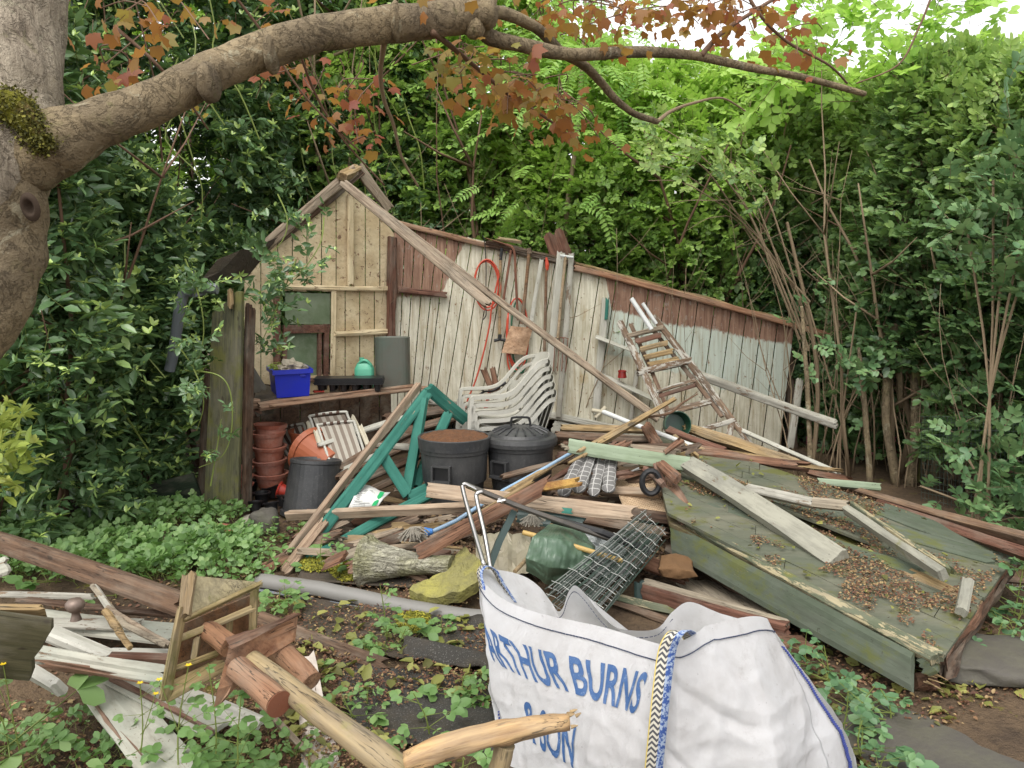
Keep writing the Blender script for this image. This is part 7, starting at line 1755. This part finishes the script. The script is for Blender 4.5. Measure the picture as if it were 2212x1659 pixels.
# ================================================================== LITTER AND WEEDS
def litter(name, label, pts, nrm, size, cols, h=None, cat='leaf litter', lift=.01):
    N = len(pts); f = Fol(); LT = [(T_leaf(.3, .12, .15)[0], T_leaf(.3)[1], np.zeros(6), np.zeros((0, 3)), np.zeros((0, 4), int))]
    f.add(LT, np.array(pts) + np.array([0, 0, lift]), rng.normal(0, 1, (N, 3)) * np.array([1, 1, .25]), rng.normal(0, .35, (N, 3)) + np.array(nrm), size * rng.uniform(.5, 1.5, N), (h if h is not None else rng.uniform(0, 1, N)))
    o = put(name, np.concatenate(f.L[0]), np.concatenate(f.L[1]), cols, attrs={'h': np.concatenate(f.L[2])})
    return tag(o, label, cat, kind='stuff')
LIT = m_leaf('dead leaf litter', ['4a3024', '75503a', 'a08a60'], .1, .7); LITG = m_leaf('fallen green leaves', ['5c5c30', '7c8040', '9c9a54'], .2, .6)
def gpts(n, u0, u1, v0, v1, dens=.0):
    out = []
    while len(out) < n:
        u, v = rnd.uniform(u0, u1), rnd.uniform(v0, v1); p = G(u, v)
        if noise.noise(p * 1.8) + noise.noise(p * 5) * .5 > dens + rnd.uniform(-.3, .1): out.append(tuple(p))
    return out
litter('ground_litter', 'brown dead leaves and needles scattered over the clearing', gpts(11000, 400, 1100, 1190, 1700, -.05), (0, 0, 1), .013, LIT, lift=.035)
litter('heap_litter', 'broken bark, chips and dead leaves filling the gaps of the timber heap', gpts(7000, 620, 1450, 1080, 1260, -.2), (0, 0, 1), .028, m_leaf('bark litter with gap shade', ['2c2019', '4c382a', '7a6446'], .05, .8), lift=.03)  # litter colours darkened to paint shade into the heap's gaps
litter('ground_litter', 'brown dead leaves in the shade right of the bulk bag', gpts(1500, 1700, 2240, 1340, 1700, 0), (0, 0, 1), .016, LIT)
litter('ground_litter', 'dead leaves and chips between the left boards', gpts(2200, -40, 560, 1240, 1700, -.1), (0, 0, 1), .017, LIT)
litter('fallen_leaves', 'yellow green fallen leaves dotted over the clearing', [(x, y, z + .035) for x, y, z in gpts(240, 600, 1090, 1300, 1660, .05)] + gpts(130, 1750, 2240, 1330, 1700, .1), (0, 0, 1), .05, LITG)
rl = []
while len(rl) < 9500:
    s, t_ = rnd.random(), rnd.random(); d = noise.noise(Vector((s * 4, t_ * 2.2, 5))) + noise.noise(Vector((s * 14, t_ * 9, 5))) * .7
    edge = math.exp(-((t_ - .34 - .06 * math.sin(s * 5)) ** 2) * 260) * .9 + math.exp(-((t_ - .62) ** 2) * 160) * .6 + (.35 if s > .7 else 0) + .35 * math.exp(-((s - .62) ** 2) * 40)
    if d + edge * .8 > .42 + rnd.uniform(-.12, .12): rl.append(tuple(rs(s, t_, .035)))
litter('roof_litter', 'rust coloured dead leaves drifted over the fallen roof slab', rl, tuple(rn), .012, LIT, lift=.0)
rl = [tuple(rs(rnd.random(), rnd.random(), .04)) for _ in range(80)]
litter('fallen_leaves', 'pale green fallen leaves on the roof slab', rl, tuple(rn), .034, LITG, lift=0)
def moss(label, u0, u1, v0, v1, seed, n):
    f = []
    while len(f) < n:
        u, v = rnd.uniform(u0, u1), rnd.uniform(v0, v1); e = ((u - (u0 + u1) / 2) / (u1 - u0) * 2) ** 2 + ((v - (v0 + v1) / 2) / (v1 - v0) * 2) ** 2
        p = G(u, v)
        if e + .9 * noise.noise(p * 4 + Vector((seed, 0, 0))) < .9: f.append(tuple(p + Vector((0, 0, .02 + .02 * (noise.noise(p * 8) + .5)))))
    return litter('moss', label, f, (0, 0, 1), .013, m_moss, cat='moss')
m_moss = m_leaf('golden moss', ['62662a', '8a8a30', 'b0a83c'], .1, .9)
moss('cushions of golden moss in front of the teal truss foot', 650, 860, 1205, 1270, 1, 6000); moss('small patch of moss in the middle of the clearing', 850, 930, 1335, 1385, 4, 1200)

# green ground cover: trifoliate weeds
def weeds(pts, hts, size, name, label, kind='stuff', par=None, hcol=.45, n_each=5, upright=.8, mat=None, spread=.05):
    f = Fol(); Pn = []; D = []; S = []; Hh = []
    for p, h_ in zip(pts, hts):
        for _ in range(n_each):
            a = rnd.uniform(0, 6.28); q = Vector(p) + Vector((rnd.uniform(-1, 1), rnd.uniform(-1, 1), 0)) * spread
            q.z += h_ * rnd.uniform(0, .5); Pn.append(tuple(q)); D.append((math.cos(a) * (1 - upright * .5), math.sin(a) * (1 - upright * .5), upright * rnd.uniform(.4, 1.2))); S.append(size * rnd.uniform(.7, 1.3)); Hh.append(hcol + rnd.gauss(0, .12))
    N = len(Pn); up = rng.normal(0, .25, (N, 3)) + np.array([0, -.3, .9])
    f.add(TW, Pn, D, up, S, Hh)
    if par: f.build(par, mat or L_WEED, STEMM); return par
    V = np.concatenate(f.L[0]); o = put(name, V, np.concatenate(f.L[1]), mat or L_WEED, attrs={'h': np.concatenate(f.L[2])}); tag(o, label, 'weeds', kind=kind)
    s = put('weed_stalks', np.concatenate(f.S[0]), np.concatenate(f.S[1]), STEMM, par=None); s.parent = o; s.location = s.location - o.location
    return o
def wpts(n, u0, u1, v0, v1, thr=0.0):
    out = []
    while len(out) < n:
        p = G(rnd.uniform(u0, u1), rnd.uniform(v0, v1))
        if noise.noise(p * 2.2 + Vector((3, 0, 0))) > thr + rnd.uniform(-.25, .15): out.append(p)
    return out
w1 = wpts(560, -60, 520, 1110, 1262, -.2); w1 = [p for p in w1]
weeds(w1, [.13] * len(w1), .085, 'ground_cover', 'dense light green weeds carpeting the ground below the evergreen bushes', n_each=4)
w2 = wpts(90, 380, 560, 1150, 1290, -.1); weeds(w2, [.1] * len(w2), .07, 'ground_cover', 'thin weeds between the pink brick and the gutter', n_each=3)
w3 = wpts(30, -60, 420, 1560, 1720, -.2); weeds(w3, [.08] * len(w3), .07, 'ground_cover', 'weeds growing in the bottom left corner', n_each=3, spread=.04)
w4 = wpts(26, 400, 760, 1590, 1740, -.2); weeds(w4, [.05] * len(w4), .06, 'ground_cover', 'weeds among the rail posts at the bottom', n_each=3, spread=.04)
def herb(label, u, v, h_, size, n=5, Y=None, mat=None, grp='tall weeds standing singly', flower=False, top=0):
    """upright weed: a wiry stem with whorls of three-part leaves"""
    p = G(u, v) if Y is None else gz(P(u, v, Y), 0); th = thing('tall_weed', label, 'weed', p, grp)
    t_ = p + Vector((rnd.uniform(-.05, .05), rnd.uniform(-.05, .02), h_)); mid = p.lerp(t_, .5) + Vector((rnd.uniform(-.02, .02), 0, 0))
    st_ = smooth_path([p, mid, t_], 6); m = MB(); m.tube(st_, lerp_list([.0032, .0015], len(st_)), 5)
    if flower:
        b = mid + Vector((rnd.choice([-1, 1]) * .05, 0, h_ * .4)); m.tube([mid, b], .0014, 4)
    m.build('stem', STEMM, th)
    f = Fol(); Pn = []; D = []; S = []
    for i in range(n):
        q = samp(st_, .08 + .9 * i / n)
        for k in range(2 + (i < 2)):
            a = rnd.uniform(0, 6.28); Pn.append(tuple(q)); D.append((math.cos(a), math.sin(a) - .2, .35)); S.append(size * (1.15 - .6 * i / n) * rnd.uniform(.8, 1.2))
    f.add(TW, Pn, D, rng.normal(0, .15, (len(Pn), 3)) + np.array([0, -.35, .9]), S, .5 + rng.normal(0, .1, len(Pn))); f.build(th, mat or L_WEED, STEMM, tn='leaf_stalks')
    if flower:
        for e in (t_, b):
            m = MB()
            for k in range(5):
                a = k * 1.2566; d = Vector((math.cos(a), math.sin(a), .25)); s = Vector((-d.y, d.x, 0)) * .004; m.add([e, e + d * .006 + s, e + d * .012, e + d * .006 - s], [(0, 1, 2, 3)])
            m.build('flower', YELL, th)
    return th
HB = [('tall weed with yellow flower in front of the dark board end at left', 60, 1700, .42, .09, True), ('tall weed in front of the broad white board', 290, 1700, .35, .09, True), ('tall weed rising before the bird table base', 388, 1720, .42, .09, True), ('tall flowering weed before the reddish rail post', 462, 1710, .42, .10, False),
 ('weed in front of the sawn post end', 520, 1720, .34, .09, False), ('weed at the left bottom corner edge', 20, 1640, .2, .1, False), ('weed standing right beside the gutter left end', 620, 1335, .16, .1, False), ('leafy weed just in front of the gutter left end', 585, 1325, .12, .1, False),
 ('weed growing through the moss left of the stone pedestal', 700, 1235, .2, .11, False), ('slender weed crossing the middle of the gutter', 838, 1395, .3, .085, False), ('bushy weed on the felt in the middle of the clearing', 862, 1412, .13, .11, False), ('low weed left of the rippled felt', 835, 1420, .08, .1, False),
 ('small weed between edging board and torn white board', 700, 1485, .1, .08, False), ('weed on the flat felt near the split branch', 930, 1600, .2, .1, False), ('weed beside the foot of the bulk bag', 1010, 1510, .12, .1, False), ('weed leaning over the gutter joint near the bag', 960, 1380, .1, .08, False), ('second weed beside the foot of the bulk bag', 1045, 1520, .1, .09, False),
 ('weed behind the long grooved post', 770, 1560, .1, .09, False), ('tiny weed on the flat felt', 790, 1530, .08, .06, False), ('weed in front of the split branch at the bottom', 985, 1700, .12, .1, False), ('weed poking up at the bottom under the long grooved post', 850, 1690, .1, .1, False),
 ('weed on the left of the teal truss foot', 590, 1215, .15, .1, False), ('weed below the upturned black tub', 640, 1160, .12, .08, False), ('weed in front of the black pots', 596, 1165, .14, .09, False), ('small weed beside the pink brick', 495, 1185, .12, .08, False),
 ('weed behind the bulk bag by the shed base', 1318, 1420, .14, .09, False), ('second weed behind the bulk bag by the shed base', 1345, 1440, .12, .1, False), ('flowering weed in front of the bulk bag side panel', 1490, 1730, .2, .06, True), ('leafy weed low at the left behind the dark beam', 120, 1260, .2, .12, False), ('leafy weed behind the middle of the dark beam', 250, 1290, .2, .12, False)]
for lab, u, v, h_, s, fl_ in HB: herb(lab, u, v, h_, s, 6 if h_ > .25 else 4, flower=fl_)
herb('broad leaved weed with large soft leaves at the bottom left corner', 20, 1680, .2, .24, 2, grp=None)
CR = [('creeper with broad leaves in the dark under the roof slab', 1850, 1560, .16), ('creeper beside the blue seam of the bulk bag', 1790, 1500, .2), ('creeper lower beside the blue seam of the bulk bag', 1815, 1590, .18), ('creeper at the bottom right of the bulk bag', 1860, 1640, .14), ('creeper under the middle of the fascia board', 1925, 1560, .12), ('small creeper by the rotten base end', 1745, 1440, .12),
      ('creeper at the flat stone near the right edge', 2010, 1455, .08), ('creeper behind the large stone at the right edge', 2150, 1400, .12), ('creeper at the right edge below the wire panel', 2190, 1370, .2), ('creeper right of the splintered roof corner', 2060, 1420, .08), ('creeper at the lowest part of the picture right of the bag', 1900, 1680, .1)]
for lab, u, v, h_ in CR:
    herb(lab, u, v, h_, .10, 4, mat=L_CREEP, grp='creepers in the shade right of the bag')
for lab, u, v, h_ in [('five part leafy plant at the right edge before the hedge', 2190, 1330, .3)]: herb(lab, u, v, h_, .16, 7, mat=L_CREEP, grp=None)
